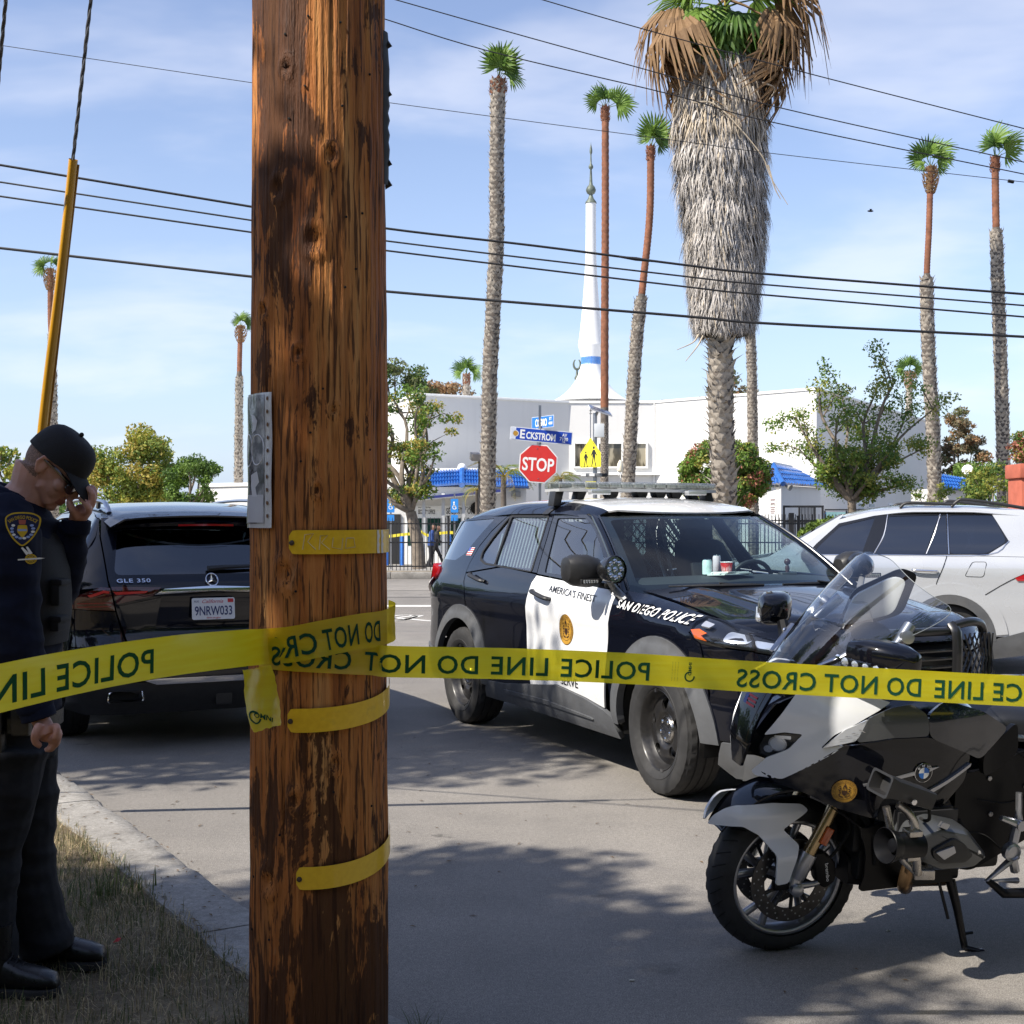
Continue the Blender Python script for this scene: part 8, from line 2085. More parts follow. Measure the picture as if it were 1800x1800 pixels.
 for s in (1,-1):
  ck = [(.345,.520),(.330,.560),(.295,.592),(.262,.607),(.12,.610),(.0,.598),(-.028,.575),(.078,.512),(.012,.452),(.055,.316),(.106,.312),(.108,.425),(.175,.498),(.24,.535),(.305,.528)]
  fnc = lambda a,b: (a,s*(.094 + .030*sstep(.50,.40,b) + .010*math.sin(8*a) - .085*max(0,(a - .22)/.13) ** 1.8 - .02*max(0,b - .56)/.05),b)
  panel('mudguard_cheek',rc(ck,.012,3),fnc,white,T,step=.03,thick=.008,flip=(s > 0))
  mb = MB(); mb.box((.075,s*.105,.30),(.06,.03,.03)); mb.build('cheek_mount',satin,T,bevel=.006)
 # nose
 nose = [(.105,1.045),(.150,.97),(.198,.884),(.14,.905),(.085,.905),(.125,.846),(.187,.803),(.225,.745),(.212,.730),(.137,.733),(-.018,.852),(-.045,.880),(.030,.862),(-.010,.912),(-.113,.977),(-.212,1.030),(-.10,1.065),(0.,1.075)]
 for s in (1,-1):
  side('nose_cowl',rc(nose if s > 0 else [(.105,1.045),(.15,.97),(.198,.884),(.208,.80),(.196,.75),(.17,.77),(.15,.86),(.09,.94),(-.01,1.0),(-.2,1.03),(0,1.075)],.008,2),white,s,step=.025,thick=.01)
  if s < 0: pass
  hl = [(.188,.803),(.126,.846),(.085,.903),(.14,.903),(.196,.882),(.212,.836),(.205,.81)]
  k = side('headlamp',hl,M_DARK,s,off=-.02)
  side('lamp_element',circ((.158,.858),.022,14),M_LEDWHITE,s,k,off=-.004,thick=.004); side('lamp_ring',circ((.158,.858),.027,18),M_CHROME,s,k,off=-.006,thick=.003); side('lamp_element',circ((.184,.835),.013,12),M_CHROME,s,k,off=-.004,thick=.004); side('lamp_element',rc([(.12,.892),(.17,.888),(.165,.878),(.12,.88)],.003),M_LEDWHITE,s,k,off=-.004,thick=.004)
  side('lamp_lens',hl,M_LAMPGLASS,s,k,off=.0,thick=0,gap=.001)
  tn = rc([(.024,.866),(-.046,.938),(-.122,.975),(-.112,.945),(-.078,.898)],.006)
  tl = side('turn_signal',tn,M_LEDWHITE,s,off=.010); side('lamp_lens',tn,M_LAMPGLASS,s,tl,off=.018,thick=0)
  for q in range(4): side('lamp_rib',[(-.02 - q*.022,.898 + q*.013),(-.028 - q*.022,.902 + q*.013),(-.052 - q*.02,.905 + q*.008)],M_CHROME,s,tl,off=.013,thick=0)
  gt = rc([(-.120,.978),(-.205,1.012),(-.29,1.020),(-.345,.985),(-.352,.912),(-.2,.912),(-.08,.893)],.02)
  side('shoulder_panel',gt,grey if s > 0 else grey,s,off=.012,thick=.02)
  fr = rc([(.205,.752),(.14,.728),(.0,.845),(-.04,.875),(-.10,.885),(-.2,.905),(-.36,.905),(-.55,.826),(-.535,.73),(-.41,.60),(-.27,.58),(-.15,.615),(-.04,.645),(.06,.690),(.15,.715)],.015)
  sd = side('side_fairing',fr,black,s,thick=.012)
  lw = rc([(-.03,.64),(-.10,.60),(-.17,.55),(-.26,.575),(-.42,.60),(-.5,.66),(-.56,.55),(-.55,.40),(-.60,.30),(-.20,.29),(-.215,.355),(-.20,.45),(-.15,.56)],.02)
  panel('lower_fairing',lw,(lambda a,b: (a,s*(.19 + .05*sstep(.3,.6,b) - .05*max(0,a + .15)/.15),b)),satin,T,flip=(s > 0),step=.05,thick=.012)
  side('silver_strip',rc([(-.372,.695),(-.545,.785),(-.548,.797),(-.36,.705)],.003),alloy,s,sd,off=.010)
  side('silver_strip',rc([(-.118,.742),(-.31,.783),(-.31,.773),(-.12,.735)],.002),alloy,s,sd,off=.008); side('silver_strip',rc([(-.365,.795),(-.405,.799),(-.365,.782)],.002),alloy,s,sd,off=.008)
  f = lambda u,v,s=s: (-.342 - u,s*(W(-.342,.779) + .006),.779 + v)
  rd = panel('roundel',circ((0,0),.034,28),f,M_BLACKINK,sd,step=.03,thick=.006,off=.002)
  mb = MB(); mb.tube([Vector(f(.034*math.cos(a),.034*math.sin(a))) for a in [2*math.pi*k/28 for k in range(28)]],.002,5,closed=True); mb.build('roundel_ring',M_CHROME,rd)
  for k in range(4):
   panel('roundel_quarter',[(0,0)] + [(.021*math.cos(R(90*k + 9*i)),.021*math.sin(R(90*k + 9*i))) for i in range(11)],f,mat('roundel_blue',(.02,.16,.55),.3) if k % 2 == 0 else M_WHITEINK,rd,step=.03,thick=0,off=.004)
  lettering('roundel_lettering', "B  M  W",f,M_WHITEINK,rd,.009,width=.055,bold=.01,arc=.0275,off=.004)
  if s > 0: city_seal(lambda u,v: (-.058 - u,W(-.058 - u,.712 + v) + .002,.712 + v),.043,sd)
  # knee panel, seat side, subframe
  side('knee_panel',rc([(-.615,.815),(-.70,.868),(-.785,.92),(-.80,.80),(-.70,.745),(-.63,.728)],.03),satin,s,off=.0,thick=.02)
  side('tank_side',rc([(-.36,.905),(-.355,.985),(-.43,1.03),(-.60,.98),(-.74,.90),(-.60,.80),(-.55,.825)],.03),mat('tank_blueblack',(.006,.010,.020),.15,coat=1.),s,thick=.02)
  panel('rear_panel',rc([(-.56,.72),(-.70,.735),(-.82,.79),(-1.5,.86),(-1.55,.70),(-1.0,.50),(-.66,.34),(-.57,.36)],.03),(lambda a,b: (a,s*.20,b)),satin,T,flip=(s > 0),step=.09,thick=.02)
 for s in (1,-1):
  for pts in ([(-.66,.62),(-.80,.60),(-1.0,.66)],[(-.60,.50),(-.70,.48),(-.78,.42)],[(-.80,.80),(-.95,.72),(-1.2,.70)]):
   mb = MB(); mb.tube([(x,s*.2025,z) for x,z in cr(pts,4)],.003,4); mb.build('panel_seam',M_DARK,T)
  for x,z in ((-.70,.70),(-.64,.42),(-.86,.66),(-.95,.80),(-.72,.56)):
   mb = MB(); mb.lathe([(.010,0),(.009,.004),(.003,.005)],8,o=(x,s*.203,z),axis=(0,s,0)); mb.build('bolt',M_STEELGREY,T)
  mb = MB(); mb.tube(cr([(-.80,s*.20,.855),(-.95,s*.215,.845),(-1.2,s*.21,.90)],4),.009,6); mb.build('silver_strip',alloy,T,smooth=60)
  mb = MB(); mb.tube(cr([(-.15,s*.17,.64),(-.20,s*.21,.56),(-.23,s*.23,.48),(-.25,s*.20,.40)],4),.012,7); mb.tube(cr([(-.58,s*.21,.55),(-.62,s*.225,.48),(-.66,s*.20,.40)],4),.008,6); mb.build('hose',M_DARK,T,smooth=60)
 mb = MB(); rows = []
 for x,w_,z in ((-.30,.13,1.0),(-.42,.17,1.035),(-.56,.17,1.02),(-.70,.13,.94),(-.76,.10,.90)): rows.append([(x,w_*math.cos(R(a)),z - .12 + .12*math.sin(R(a)) ** .7) for a in np.linspace(0,180,13)])
 mb.grid(rows); mb.build('tank',_mats['tank_blueblack'],T,smooth=60)
 mb = MB(); rows = []
 for x,w_,z in ((-.72,.11,.90),(-.80,.16,.935),(-.95,.19,.93),(-1.12,.19,.94),(-1.2,.17,.99),(-1.55,.17,1.0)): rows.append([(x,w_*math.copysign(abs(math.cos(R(a))) ** .5,math.cos(R(a))),z - .11 + .11*max(0,math.sin(R(a))) ** .45) for a in np.linspace(0,180,15)])
 mb.grid(rows); mb.build('seat',mat('seat_vinyl',(.010,.011,.014),.38,bump=.2,bs=200),T,smooth=60)
 # beak between the lamps with a flag sticker
 def beak(y,t): return (.236 - .9*y*y - .12*max(0,t - .25) ** 1.4,y,.74 + .33*t)
 bk = panel('beak',[(-.035,0),(.035,0),(.075,.3),(.085,.62),(.11,1.),(-.11,1.),(-.085,.62),(-.075,.3)],beak,black,T,step=.04)
 for k in range(3): panel('flag_stripe',[(-.02,.66 + k*.045),(.04,.66 + k*.045),(.04,.685 + k*.045),(-.02,.685 + k*.045)],beak,mat('flag_red',(.5,.03,.04),.5),bk,step=.05,thick=0,off=.002)
 panel('flag_canton',[(-.045,.66),(-.02,.66),(-.02,.775),(-.045,.775)],beak,mat('flag_blue',(.04,.07,.26),.5),bk,step=.05,thick=0,off=.002)
 # upper cowl under the screen
 def cowl(y,t): return (.10 - .30*t - 1.6*y*y,y,1.05 + .07*t - .9*y*y)
 panel('upper_cowl',[(-.17,0),(.17,0),(.24,.5),(.26,1.),(-.26,1.),(-.24,.5)],cowl,grey,T,step=.05)
 # clear screen
 def scr(y,t): return (.125 - .40*t + .03*math.sin(math.pi*t) - 3.4*y*y*(1 - .25*t),y,1.075 + .435*t + .62*y*y)
 o = [(s_*y_,t_) for s_,l_ in ((1,((.13,.0),(.20,.12),(.28,.30),(.325,.44),(.328,.54),(.29,.64),(.21,.80),(.12,.94),(.05,.995))),(-1,((.05,.995),(.12,.94),(.21,.80),(.29,.64),(.328,.54),(.325,.44),(.28,.30),(.20,.12),(.13,.0)))) for y_,t_ in l_]
 screen = glass('clear_acrylic',(.90,.92,.94),.0,1.7)
 sc = panel('windscreen',cr(o,4,closed=True),scr,screen,T,step=.04,thick=0)
 mb = MB(); mb.tube([Vector(scr(*p)) for p in cr(o,4,closed=True)],.0014,5,closed=True); mb.build('screen_edge',mat('acrylic_edge',(.16,.18,.20),.3),sc)
 for s in (1,-1):
  q = [scr(s*y,t) for y,t in ((.13,.08),(.19,.20),(.20,.235))]; mb = MB(); mb.tube([Vector(p) + Vector((.01,s*.008,0)) for p in q],[.008,.016,.014],8,flat=.5); k = mb.build('screen_mount',alloy,T,smooth=60)
  mb = MB(); c = Vector(scr(s*.185,.19)) + Vector((.016,s*.014,.004)); mb.lathe([(.010,0),(.008,.006),(.001,.007)],10,o=c,axis=(.6,s*.7,.35)); mb.build('screen_bolt',M_CHROME,k)
 # dash, radar set, bar gear behind the screen
 mb = MB(); mb.loft([[(x,hw_*math.copysign(abs(math.cos(a)) ** .6,math.cos(a)),z + hz*math.copysign(abs(math.sin(a)) ** .6,math.sin(a))) for a in [2*math.pi*k/20 for k in range(20)]] for x,hw_,hz,z in ((.0,.10,.03,1.13),(-.08,.15,.06,1.17),(-.18,.16,.07,1.20),(-.27,.15,.05,1.22))]); mb.build('instrument_hood',satin,T,smooth=50)
 mb = MB(); mb.prism(rc([(-.10,-.06),(.10,-.075),(.11,.05),(.05,.085),(-.09,.055)],.03),.035,(-.235,.06,1.345),(-.86,.35,.37),(-.26,.0,.965)); mb.build('radar_pad',mat('pad_white',(.70,.71,.69),.5),T,bevel=.012)
 mb = MB(); mb.prism(rc([(-.13,-.09),(.13,-.09),(.14,.06),(.06,.11),(-.11,.08)],.03),.02,(-.255,.045,1.345),(-.86,.35,.37),(-.26,.0,.965)); mb.build('radar_frame',satin,T,bevel=.008)
 mb = MB(); mb.box((-.13,.04,1.27),(.16,.15,.11),(R(0),R(25),R(20))); mb.build('clear_box',glass('box_acrylic',(.86,.88,.90),.05,2.2),T,bevel=.012)
 mb = MB(); mb.tube(cr([(-.05,.12,1.235),(-.06,.16,1.195),(-.13,.19,1.18),(-.24,.19,1.20)],5),.010,8); mb.build('loop_cable',M_DARK,T)
 for y in (-.07,.10):
  mb = MB(); mb.lathe([(.05,0),(.055,.02),(.045,.03),(.001,.028)],18,o=(-.10,y,1.20),axis=(.75,0,.65)); mb.build('gauge',mat('gauge_glass',(.16,.17,.18),.1,coat=1.),T)
 for s in (1,-1):
  mb = MB(); mb.tube(cr([(-.12,s*.08,1.06),(-.16,s*.20,1.12),(-.25,s*.32,1.15),(-.32,s*.40,1.135)],5),.012,8); mb.tube([(-.262,s*.335,1.148),(-.345,s*.43,1.125)],.018,10); hb = mb.build('handlebar',satin,T,smooth=60)
  mb = MB(); mb.box((-.225,s*.30,1.18),(.09,.06,.05),(0,0,s*R(40))); mb.box((-.19,s*.26,1.165),(.10,.04,.03),(0,0,s*R(30))); mb.build('switch_cluster',M_BLACKPLASTIC,hb,bevel=.008)
  mb = MB(); mb.box((-.235,s*.325,1.212),(.022,.012,.008),(0,0,s*R(40))); mb.build('red_switch',mat('switch_red',(.6,.02,.05),.3),hb,bevel=.003)
  mb = MB(); mb.tube([(-.19,s*.28,1.15),(-.25,s*.40,1.145),(-.30,s*.45,1.13)],.006,6); mb.build('lever',alloy,hb)
  mb = MB(); mb.tube([(-.20,s*.27,1.21),(-.28,s*.24,1.30)],.022,10); mb.lathe([(.022,-.02),(.024,.02),(.012,.022)],14,o=(-.245,s*.275,1.265),axis=(.2,s,.3)); mb.build('camera_tube',alloy,T)
  # mirror pod with lamps
  mb = MB(); rows = []
  for t,hx,hz,in ((-.5,.02,.03),(-.42,.055,.052),(-.15,.075,.062),(.15,.075,.060),(.42,.05,.045),(.5,.015,.02)):
   rows.append([(-.085 - .10*t + hx*math.copysign(abs(math.cos(a)) ** .6,math.cos(a)),s*(.40 + .22*t*.9),1.225 + hz*math.copysign(abs(math.sin(a)) ** .6,math.sin(a))) for a in [2*math.pi*k/20 for k in range(20)]])
  mb.loft(rows); mp = mb.build('mirror_pod',black,T,smooth=60)
  mb = MB(); rows = [[(-.085 - .10*t + .082*math.cos(a) + .003,s*(.40 + .2*t),1.206 + .040*math.sin(a)) for a in np.linspace(-1.1,.35,6)] for t in np.linspace(-.42,.42,8)]
  mb.grid(rows); mb.build('mirror_lens',M_LAMPGLASS,mp,smooth=60)
  for q in range(5):
   t = -.36 + q*.18; mb = MB(); mb.lathe([(.016,0),(.013,.008),(.006,.011),(.001,.009)],10,o=(-.085 - .10*t + .066,s*(.40 + .2*t),1.20),axis=(1,s*.1,-.15)); mb.build('led',M_LEDWHITE,mp)
  mb = MB(); mb.tube([(-.06,s*.22,1.10),(-.07,s*.30,1.19)],[.03,.022],8); mb.build('mirror_stalk',satin,T)
  # flat twin cylinder with cover
  cyl = [(-.262,.560),(-.285,.622),(-.350,.645),(-.45,.615),(-.525,.515),(-.475,.468),(-.36,.468),(-.275,.515)]
  cyl = [(-.395 + (x + .385)*1.26,.540 + (z - .556)*1.06) for x,z in cyl]
  mb = MB(); o_ = rc(cyl,.02,3); mb.loft([[(a,s*y,b) for a,b in (shrink(o_,d) if d else o_)] for y,d in ((.18,0.0),(.36,0.),(.40,.004),(.428,.02),(.432,.03))]); ch = mb.build('cylinder_head',grey,T,smooth=35)
  mb = MB(); mb.prism(rc([(-.315,.545),(-.40,.585),(-.445,.56),(-.485,.515),(-.455,.490),(-.36,.492),(-.325,.515)],.012),.02,(0,s*.434,0)); mb.build('head_inset',M_BLACKPLASTIC,ch,bevel=.006)
  mb = MB(); mb.prism(rc([(-.395,.560),(-.325,.540),(-.36,.512),(-.405,.535)],.004),.012,(0,s*.447,0)); mb.prism(rc([(-.355,.642),(-.385,.63),(-.375,.612),(-.343,.625)],.003),.014,(0,s*.425,0)); mb.build('head_plate',alloy,ch,bevel=.002)
  mb = MB(); mb.lathe([(.012,0),(.012,.01),(.004,.012)],10,o=(-.512,s*.42,.515),axis=(0,s,0)); mb.build('bolt',M_CHROME,ch)
  mb = MB()
  for q in range(5): mb.box((-.37,s*(.20 + q*.03),.555),(.24,.010,.17))
  mb.build('cooling_fin',mat('fin_dark',(.03,.03,.032),.5,metal=.4),T)
  mb = MB(); mb.tube(cr([(-.145,s*.47,.735),(-.180,s*.485,.705),(-.205,s*.49,.655),(-.222,s*.49,.545),(-.245,s*.47,.485),(-.30,s*.42,.468),(-.36,s*.33,.475)],6),.0155,12)
  mb.tube([(-.145,s*.40,.70),(-.165,s*.42,.60),(-.20,s*.45,.52),(-.245,s*.465,.482)],.014,10); cb = mb.build('crash_bar',steel,T,smooth=60)
  mb = MB(); mb.box((-.275,s*.462,.474),(.07,.04,.035),(0,R(4),s*R(-20))); mb.build('bar_clamp',steel,cb,bevel=.005)
  mb = MB(); mb.tube(cr([(-.33,s*.30,.46),(-.32,s*.29,.36),(-.37,s*.22,.31),(-.46,s*.12,.285),(-.62,s*.10,.27)],5),[.024]*10 + [.028]*11,12); mb.build('exhaust_pipe',mat('exhaust_tan',(.20,.125,.065),.35,metal=.9,var=.4,vs=10),T,smooth=60)
  # pedal bracket
  mb = MB(); mb.tube(cr([(-.79,s*.26,.66),(-.79,s*.27,.56),(-.77,s*.28,.45),(-.80,s*.27,.36)],4),[.012]*4 + [.018]*9,8); mb.tube([(-.70,s*.29,.580),(-.79,s*.28,.545)],[.010,.016],8); mb.tube([(-.80,s*.27,.42),(-.66,s*.30,.345),(-.80,s*.29,.33)],[.016,.010,.012],8); mb.lathe([(.034,-.01),(.034,.015),(.026,.02),(.024,.012),(.006,.014)],20,o=(-.757,s*.29,.447),axis=(0,s,0)); mb.lathe([(.02,0),(.02,.02)],12,o=(-.79,s*.28,.545),axis=(0,s,0)); pb = mb.build('foot_bracket',alloy,T,smooth=40)
  mb = MB(); mb.tube([(-.665,s*.30,.345),(-.72,s*.32,.300),(-.86,s*.34,.300)],[.012,.018,.02],10); mb.build('foot_peg',satin,pb,smooth=50)
 # horn siren and loudhailer on the left bar
 mb = MB(); mb.lathe([(.046,-.115),(.046,-.02),(.05,-.01),(.058,.015),(.061,.028),(.059,.030),(.046,.012),(.03,-.02),(.022,-.0),(.001,.004)],28,o=(-.115,.50,.602),axis=(.985,.12,.12)); sr = mb.build('siren',satin,T,smooth=40)
 mb = MB(); mb.box((-.19,.50,.645),(.05,.05,.02)); mb.box((-.19,.5,.56),(.05,.05,.02)); mb.build('siren_bracket',steel,sr,bevel=.004)
 ax = Vector((.93,.10,.34)).normalized(); x_,y_,z_ = frame_from(ax); pc = Vector((-.125,.50,.800))
 def hexo(w,hh): return rc([(-w,-hh),(w,-hh),(w,hh),(-w,hh)],.012,2)
 mb = MB(); mb.loft([[pc + ax*t + x_*a + y_*b for a,b in hexo(w,hh)] for t,w,hh in ((-.125,.040,.024),(-.12,.048,.030),(.05,.050,.033),(.08,.053,.038),(.09,.054,.040),(.09,.046,.032),(.05,.036,.024))]); pa = mb.build('loudhailer',mat('hailer_black',(.016,.016,.017),.5),T,smooth=35)
 mb = MB(); mb.lathe([(.010,0),(.010,.006),(.003,.008)],10,o=pc + Vector((-.02,.056,-.024)),axis=(0,1,0)); mb.build('bolt',M_CHROME,pa)
 mb = MB(); mb.tube(cr([pc + Vector((-.12,0,-.07)),pc + Vector((-.14,-.02,-.12)),(-.27,.45,.66),(-.30,.38,.64)],4),.006,6); mb.build('hailer_cable',M_DARK,pa)
 # engine block, belly, stand
 mb = MB(); mb.box((-.42,0,.50),(.44,.34,.36)); mb.box((-.70,0,.50),(.24,.30,.36)); mb.box((-.20,0,.56),(.06,.34,.26)); mb.build('engine_block',mat('engine_dark',(.015,.015,.016),.5,metal=.3),T,bevel=.02)
 mb = MB(); mb.loft([[(x,y,z) for y,z in rc([(-w,.285),(w,.285),(w*.9,.40),(-w*.9,.40)],.03)] for x,w in ((-.19,.13),(-.30,.17),(-.64,.16))]); mb.build('belly_pan',satin,T,smooth=50)
 mb = MB(); mb.tube([(-.612,.15,.285),(-.628,.185,.19),(-.652,.222,.045)],[.020,.016,.013],10); mb.tube([(-.652,.222,.04),(-.70,.245,.036)],[.016,.012],8); mb.tube([(-.645,.21,.095),(-.685,.215,.10)],.006,6); mb.tube([(-.575,.13,.28),(-.605,.17,.14)],.006,6); mb.tube([(-.665,.235,.038),(-.72,.24,.036)],.018,8,flat=.35); mb.build('side_stand',mat('stand_black',(.012,.012,.014),.25,metal=.5),T,smooth=50)
 mb = MB(); mb.box((-1.15,0,.62),(.75,.36,.36)); mb.box((-1.35,.28,.72),(.5,.2,.42)); mb.box((-1.35,-.28,.72),(.5,.2,.42)); mb.build('tail_unit',black,T,bevel=.04)
 return T
police_bike()
def push_bar():
 T = SUV; m = mat('push_bar_black',(.012,.012,.013),.35,coat=.5)
 for s in (1,-1):
  mb = MB(); mb.tube(cr([(.96,s*.30,.42),(1.05,s*.30,.55),(1.07,s*.30,.95),(1.03,s*.30,1.04)],4),.035,8,flat=.6); mb.build('push_bar',m,T,smooth=50)
  mb = MB(); mb.tube(cr([(1.04,s*.30,1.03),(1.02,s*.44,1.045),(.98,s*.56,1.02),(.94,s*.62,.90),(.92,s*.645,.72),(.96,s*.50,.60),(1.04,s*.30,.58)],5),.026,8); mb.build('push_bar',m,T,smooth=50)
  mb = MB()
  for k in range(9):
   for q in (-1,1): mb.tube([(1.03,s*(.32 + .035*k),.72 if q > 0 else .98),(1.0,s*min(.60,max(.32,.32 + .035*k + .14)),.98 if q > 0 else .72)],.006,4)
  mb.build('push_bar_mesh',m,T,smooth=0,fix=False)
 mb = MB(); mb.tube([(1.03,-.30,1.0),(1.04,0,1.0),(1.03,.30,1.0)],.025,8); mb.tube([(1.07,-.3,.72),(1.07,.3,.72)],.03,8); mb.build('push_bar',m,T,smooth=50)
push_bar()
# =================================================================== people
def shell(pieces,voxel,name,mats,parent,paint=None,wrinkle=0.,smooth=2,label=None,ws=9.):
 """one continuous surface grown over overlapping closed pieces"""
 me = pieces.mesh(name,mats,smooth=0,fix=False)
 bm = bmesh.new(); bm.from_mesh(me); bmesh.ops.recalc_face_normals(bm,faces=bm.faces); bm.to_mesh(me); bm.free()
 o = bpy.data.objects.new('grow',me); COL.objects.link(o)
 md = o.modifiers.new("r", 'REMESH'); md.mode = 'VOXEL'; md.voxel_size = voxel; md.use_smooth_shade = True
 sm = o.modifiers.new("s", 'SMOOTH'); sm.factor = .5; sm.iterations = smooth
 hidden = [q for q in COL.objects if q is not o and not q.hide_viewport]
 ev = o.evaluated_get(bpy.context.evaluated_depsgraph_get()); out = bpy.data.meshes.new_from_object(ev)
 bpy.data.objects.remove(o); bpy.data.meshes.remove(me); out.name = name
 out.materials.clear()
 for m in (mats if isinstance(mats,(list,tuple)) else [mats]): out.materials.append(m)
 if wrinkle:
  out.calc_loop_triangles(); N = [v.normal.copy() for v in out.vertices]
  for v,n in zip(out.vertices,N):
   p = v.co; w = noise.noise((p.x*ws,p.y*ws,p.z*ws*1.7 + 4)); w2 = 1 - abs(noise.noise((p.x*ws*.7 + p.z*5,p.y*ws*.8,p.z*ws*1.5)))*2.2
   v.co = p + n*wrinkle*(w*.8 + max(-.4,w2)*.7)
 if paint:
  for f in out.polygons: f.material_index = paint(f.center)
 out.shade_smooth(); out.update()
 return link(name,out,parent,label)
def officer():
 D = 4.3; O = Vector((-1.55,D,.12))
 T = thing('person', 'police officer in navy uniform and cap, head bowed, one hand at his face', 'person',O)
 L = lambda a,b,dy=0.: px(a,b,D + dy) - O
 k = D/FPX
 t = NT('skin'); n1,n2 = t.noise(18,4,.6),t.noise(160,3,.6)
 t.pin("Base Color",t.mix(t.rng(n1,.3,.7),(.50,.245,.175),(.60,.33,.25))); t.pin("Roughness",.48); t.pin("Subsurface Weight",.12); t.pin("Subsurface Radius",(.02,.008,.004)); t.bump(n2,.15,.001); skin = t.m
 t = NT('shaved_hair'); n1 = t.noise(300,2,.6); t.pin("Base Color",t.mix(t.rng(n1,.35,.65),(.10,.065,.045),(.34,.20,.15))); t.pin("Roughness",.7); hair = t.m
 lips = mat('lip_skin',(.42,.16,.13),.45)
 t = NT('navy_cloth'); n1,n2 = t.noise(500,2,.5),t.noise(12,4,.6); t.pin("Base Color",t.mix(t.rng(n2,.3,.7),(.0035,.005,.015),(.008,.011,.028))); t.pin("Roughness",.85); t.pin("Specular IOR Level",.2); t.bump(n1,.25,.001); navy = t.m
 trous = mat('dark_trousers',(.0045,.005,.008),.85,var=.3,vs=10,bump=.2,bs=500); leather = mat('black_leather',(.009,.009,.010),.32,var=.3,vs=30,bump=.15,bs=90); blackc = mat('black_cloth',(.006,.006,.008),.8,bump=.3,bs=400)
 f = Vector((.734,0,-.679)); u = Vector((.679,0,.734)); y_ = Vector((0,1,0)); C = L(97,821)
 H = lambda a,b,c=0.: C + f*a + u*b + y_*c
 M3 = Matrix((f,y_,u)).transposed(); hr = M3.to_euler()
 # ---- body: head with face, neck, limbs and hands in one surface
 B = MB()
 B.ball(H(-.008,.012),.1,24,16,sc=(.99,.765,.99),rot=hr); B.ball(H(.035,-.035),.1,20,14,sc=(.60,.62,.72),rot=hr)
 B.ball(H(.050,-.075),.1,20,12,sc=(.42,.42,.42),rot=hr); B.ball(H(.074,-.103),.1,14,10,sc=(.20,.24,.17),rot=hr)
 [B.tube([H(.0,-.040,s*.036),H(.02,-.062,s*.042),H(.070,-.098,s*.018)],[.020,.024,.017],10) for s in (-1,1)]
 B.tube([H(.088,.012),H(.100,-.012),H(.117,-.034)],[.010,.011,.014],10); B.ball(H(.104,-.040,.010),.011,10,8); B.ball(H(.104,-.040,-.010),.011,10,8)
 B.tube([H(.082,.022,-.045),H(.094,.024,0),H(.082,.022,.045)],[.010,.012,.010],8)
 B.tube([H(.084,-.066,-.022),H(.097,-.064,0),H(.084,-.066,.022)],[.006,.0085,.006],8); B.tube([H(.082,-.076,-.019),H(.093,-.077,0),H(.082,-.076,.019)],[.006,.009,.006],8)
 for s in (-1,1):
  B.ball(H(.062,-.022,s*.045),.024,10,8)
  B.ball(H(-.012,-.012,s*.078),.1,14,10,sc=(.17,.08,.28),rot=hr); B.tube([H(-.018,-.032,s*.082),H(-.030,-.005,s*.087),H(-.024,.018,s*.086),H(-.004,.020,s*.080)],[.005,.007,.007,.005],8)
 B.tube([H(-.045,-.035),L(52,862),L(22,905)],[.072,.066,.085],16)
 B.tube([L(25,900),L(28,1000),L(25,1150),L(22,1270)],[.085,.10,.09,.08],14)
 def arm(pts,r): B.tube(cr(pts,4),list(np.interp(np.linspace(0,1,4*(len(pts) - 1) + 1),np.linspace(0,1,len(r)),r)),12)
 arm([L(12,925,-.20),L(18,1085,-.25),L(58,1225,-.25),L(72,1268,-.25)],[.05,.042,.034,.028])
 arm([L(30,925,.20),L(92,1035,.16),L(130,935,.06),L(134,915,.05)],[.05,.042,.034,.028])
 for dy,pts in ((.11,[(28,1270),(42,1450),(62,1600),(78,1668)]),(-.11,[(12,1270),(-12,1450),(-26,1600),(-24,1700)])): B.tube([L(a,b,dy) for a,b in pts],[.05,.05,.045,.04],12)
 # near hand hanging in a loose fist
 B.tube([L(70,1258,-.25),L(76,1275,-.255),L(84,1293,-.26)],[.027,.033,.035],12,flat=.8)
 B.ball(L(80,1284,-.255),.036,12,10,sc=(.85,.62,1.))
 for i,(a,b) in enumerate(((100,1277),(103,1286),(101,1295),(95,1303))):
  k1 = L(a,b,-.285 + i*.013); B.tube(cr([L(82,1284,-.262 + i*.006),k1,L(a - 3,b + 18 - i*2,-.290 + i*.012),L(a - 14,b + 24 - i*3,-.262 + i*.008)],3),[.0125,.0122,.0118,.0115,.011,.0108,.0104,.010,.0095,.009],9)
 B.tube(cr([L(70,1272,-.285),L(62,1290,-.30),L(62,1304,-.292),L(72,1312,-.280)],3),[.014,.014,.0135,.013,.0125,.012,.0115,.011,.010,.009],9)
 # far hand pinching the bridge of the nose
 B.tube([L(133,922,.045),L(139,906,.03),L(148,895,.015)],[.027,.034,.032],12,flat=.75)
 for i,(kn,md_,tp) in enumerate((((158,893),(157,875),(146,862)),((161,888),(163,869),(153,856)),((162,882),(166,864),(160,855)),((156,898),(150,884),(140,874)))):
  dy = (.0,-.012,.012,-.024)[i]; B.tube(cr([L(143,902,.02),L(*kn,dy),L(*md_,dy - .012),L(*tp,dy - .006)],3),[.0125,.0125,.0125,.012,.0118,.0115,.011,.0105,.0098,.009],9)
 B.tube(cr([L(134,908,.01),L(127,895,-.018),L(122,884,-.020),L(124,876,-.010)],3),[.015,.0145,.014,.0135,.013,.0125,.012,.011,.010,.0095],9)
 inv = M3.transposed()
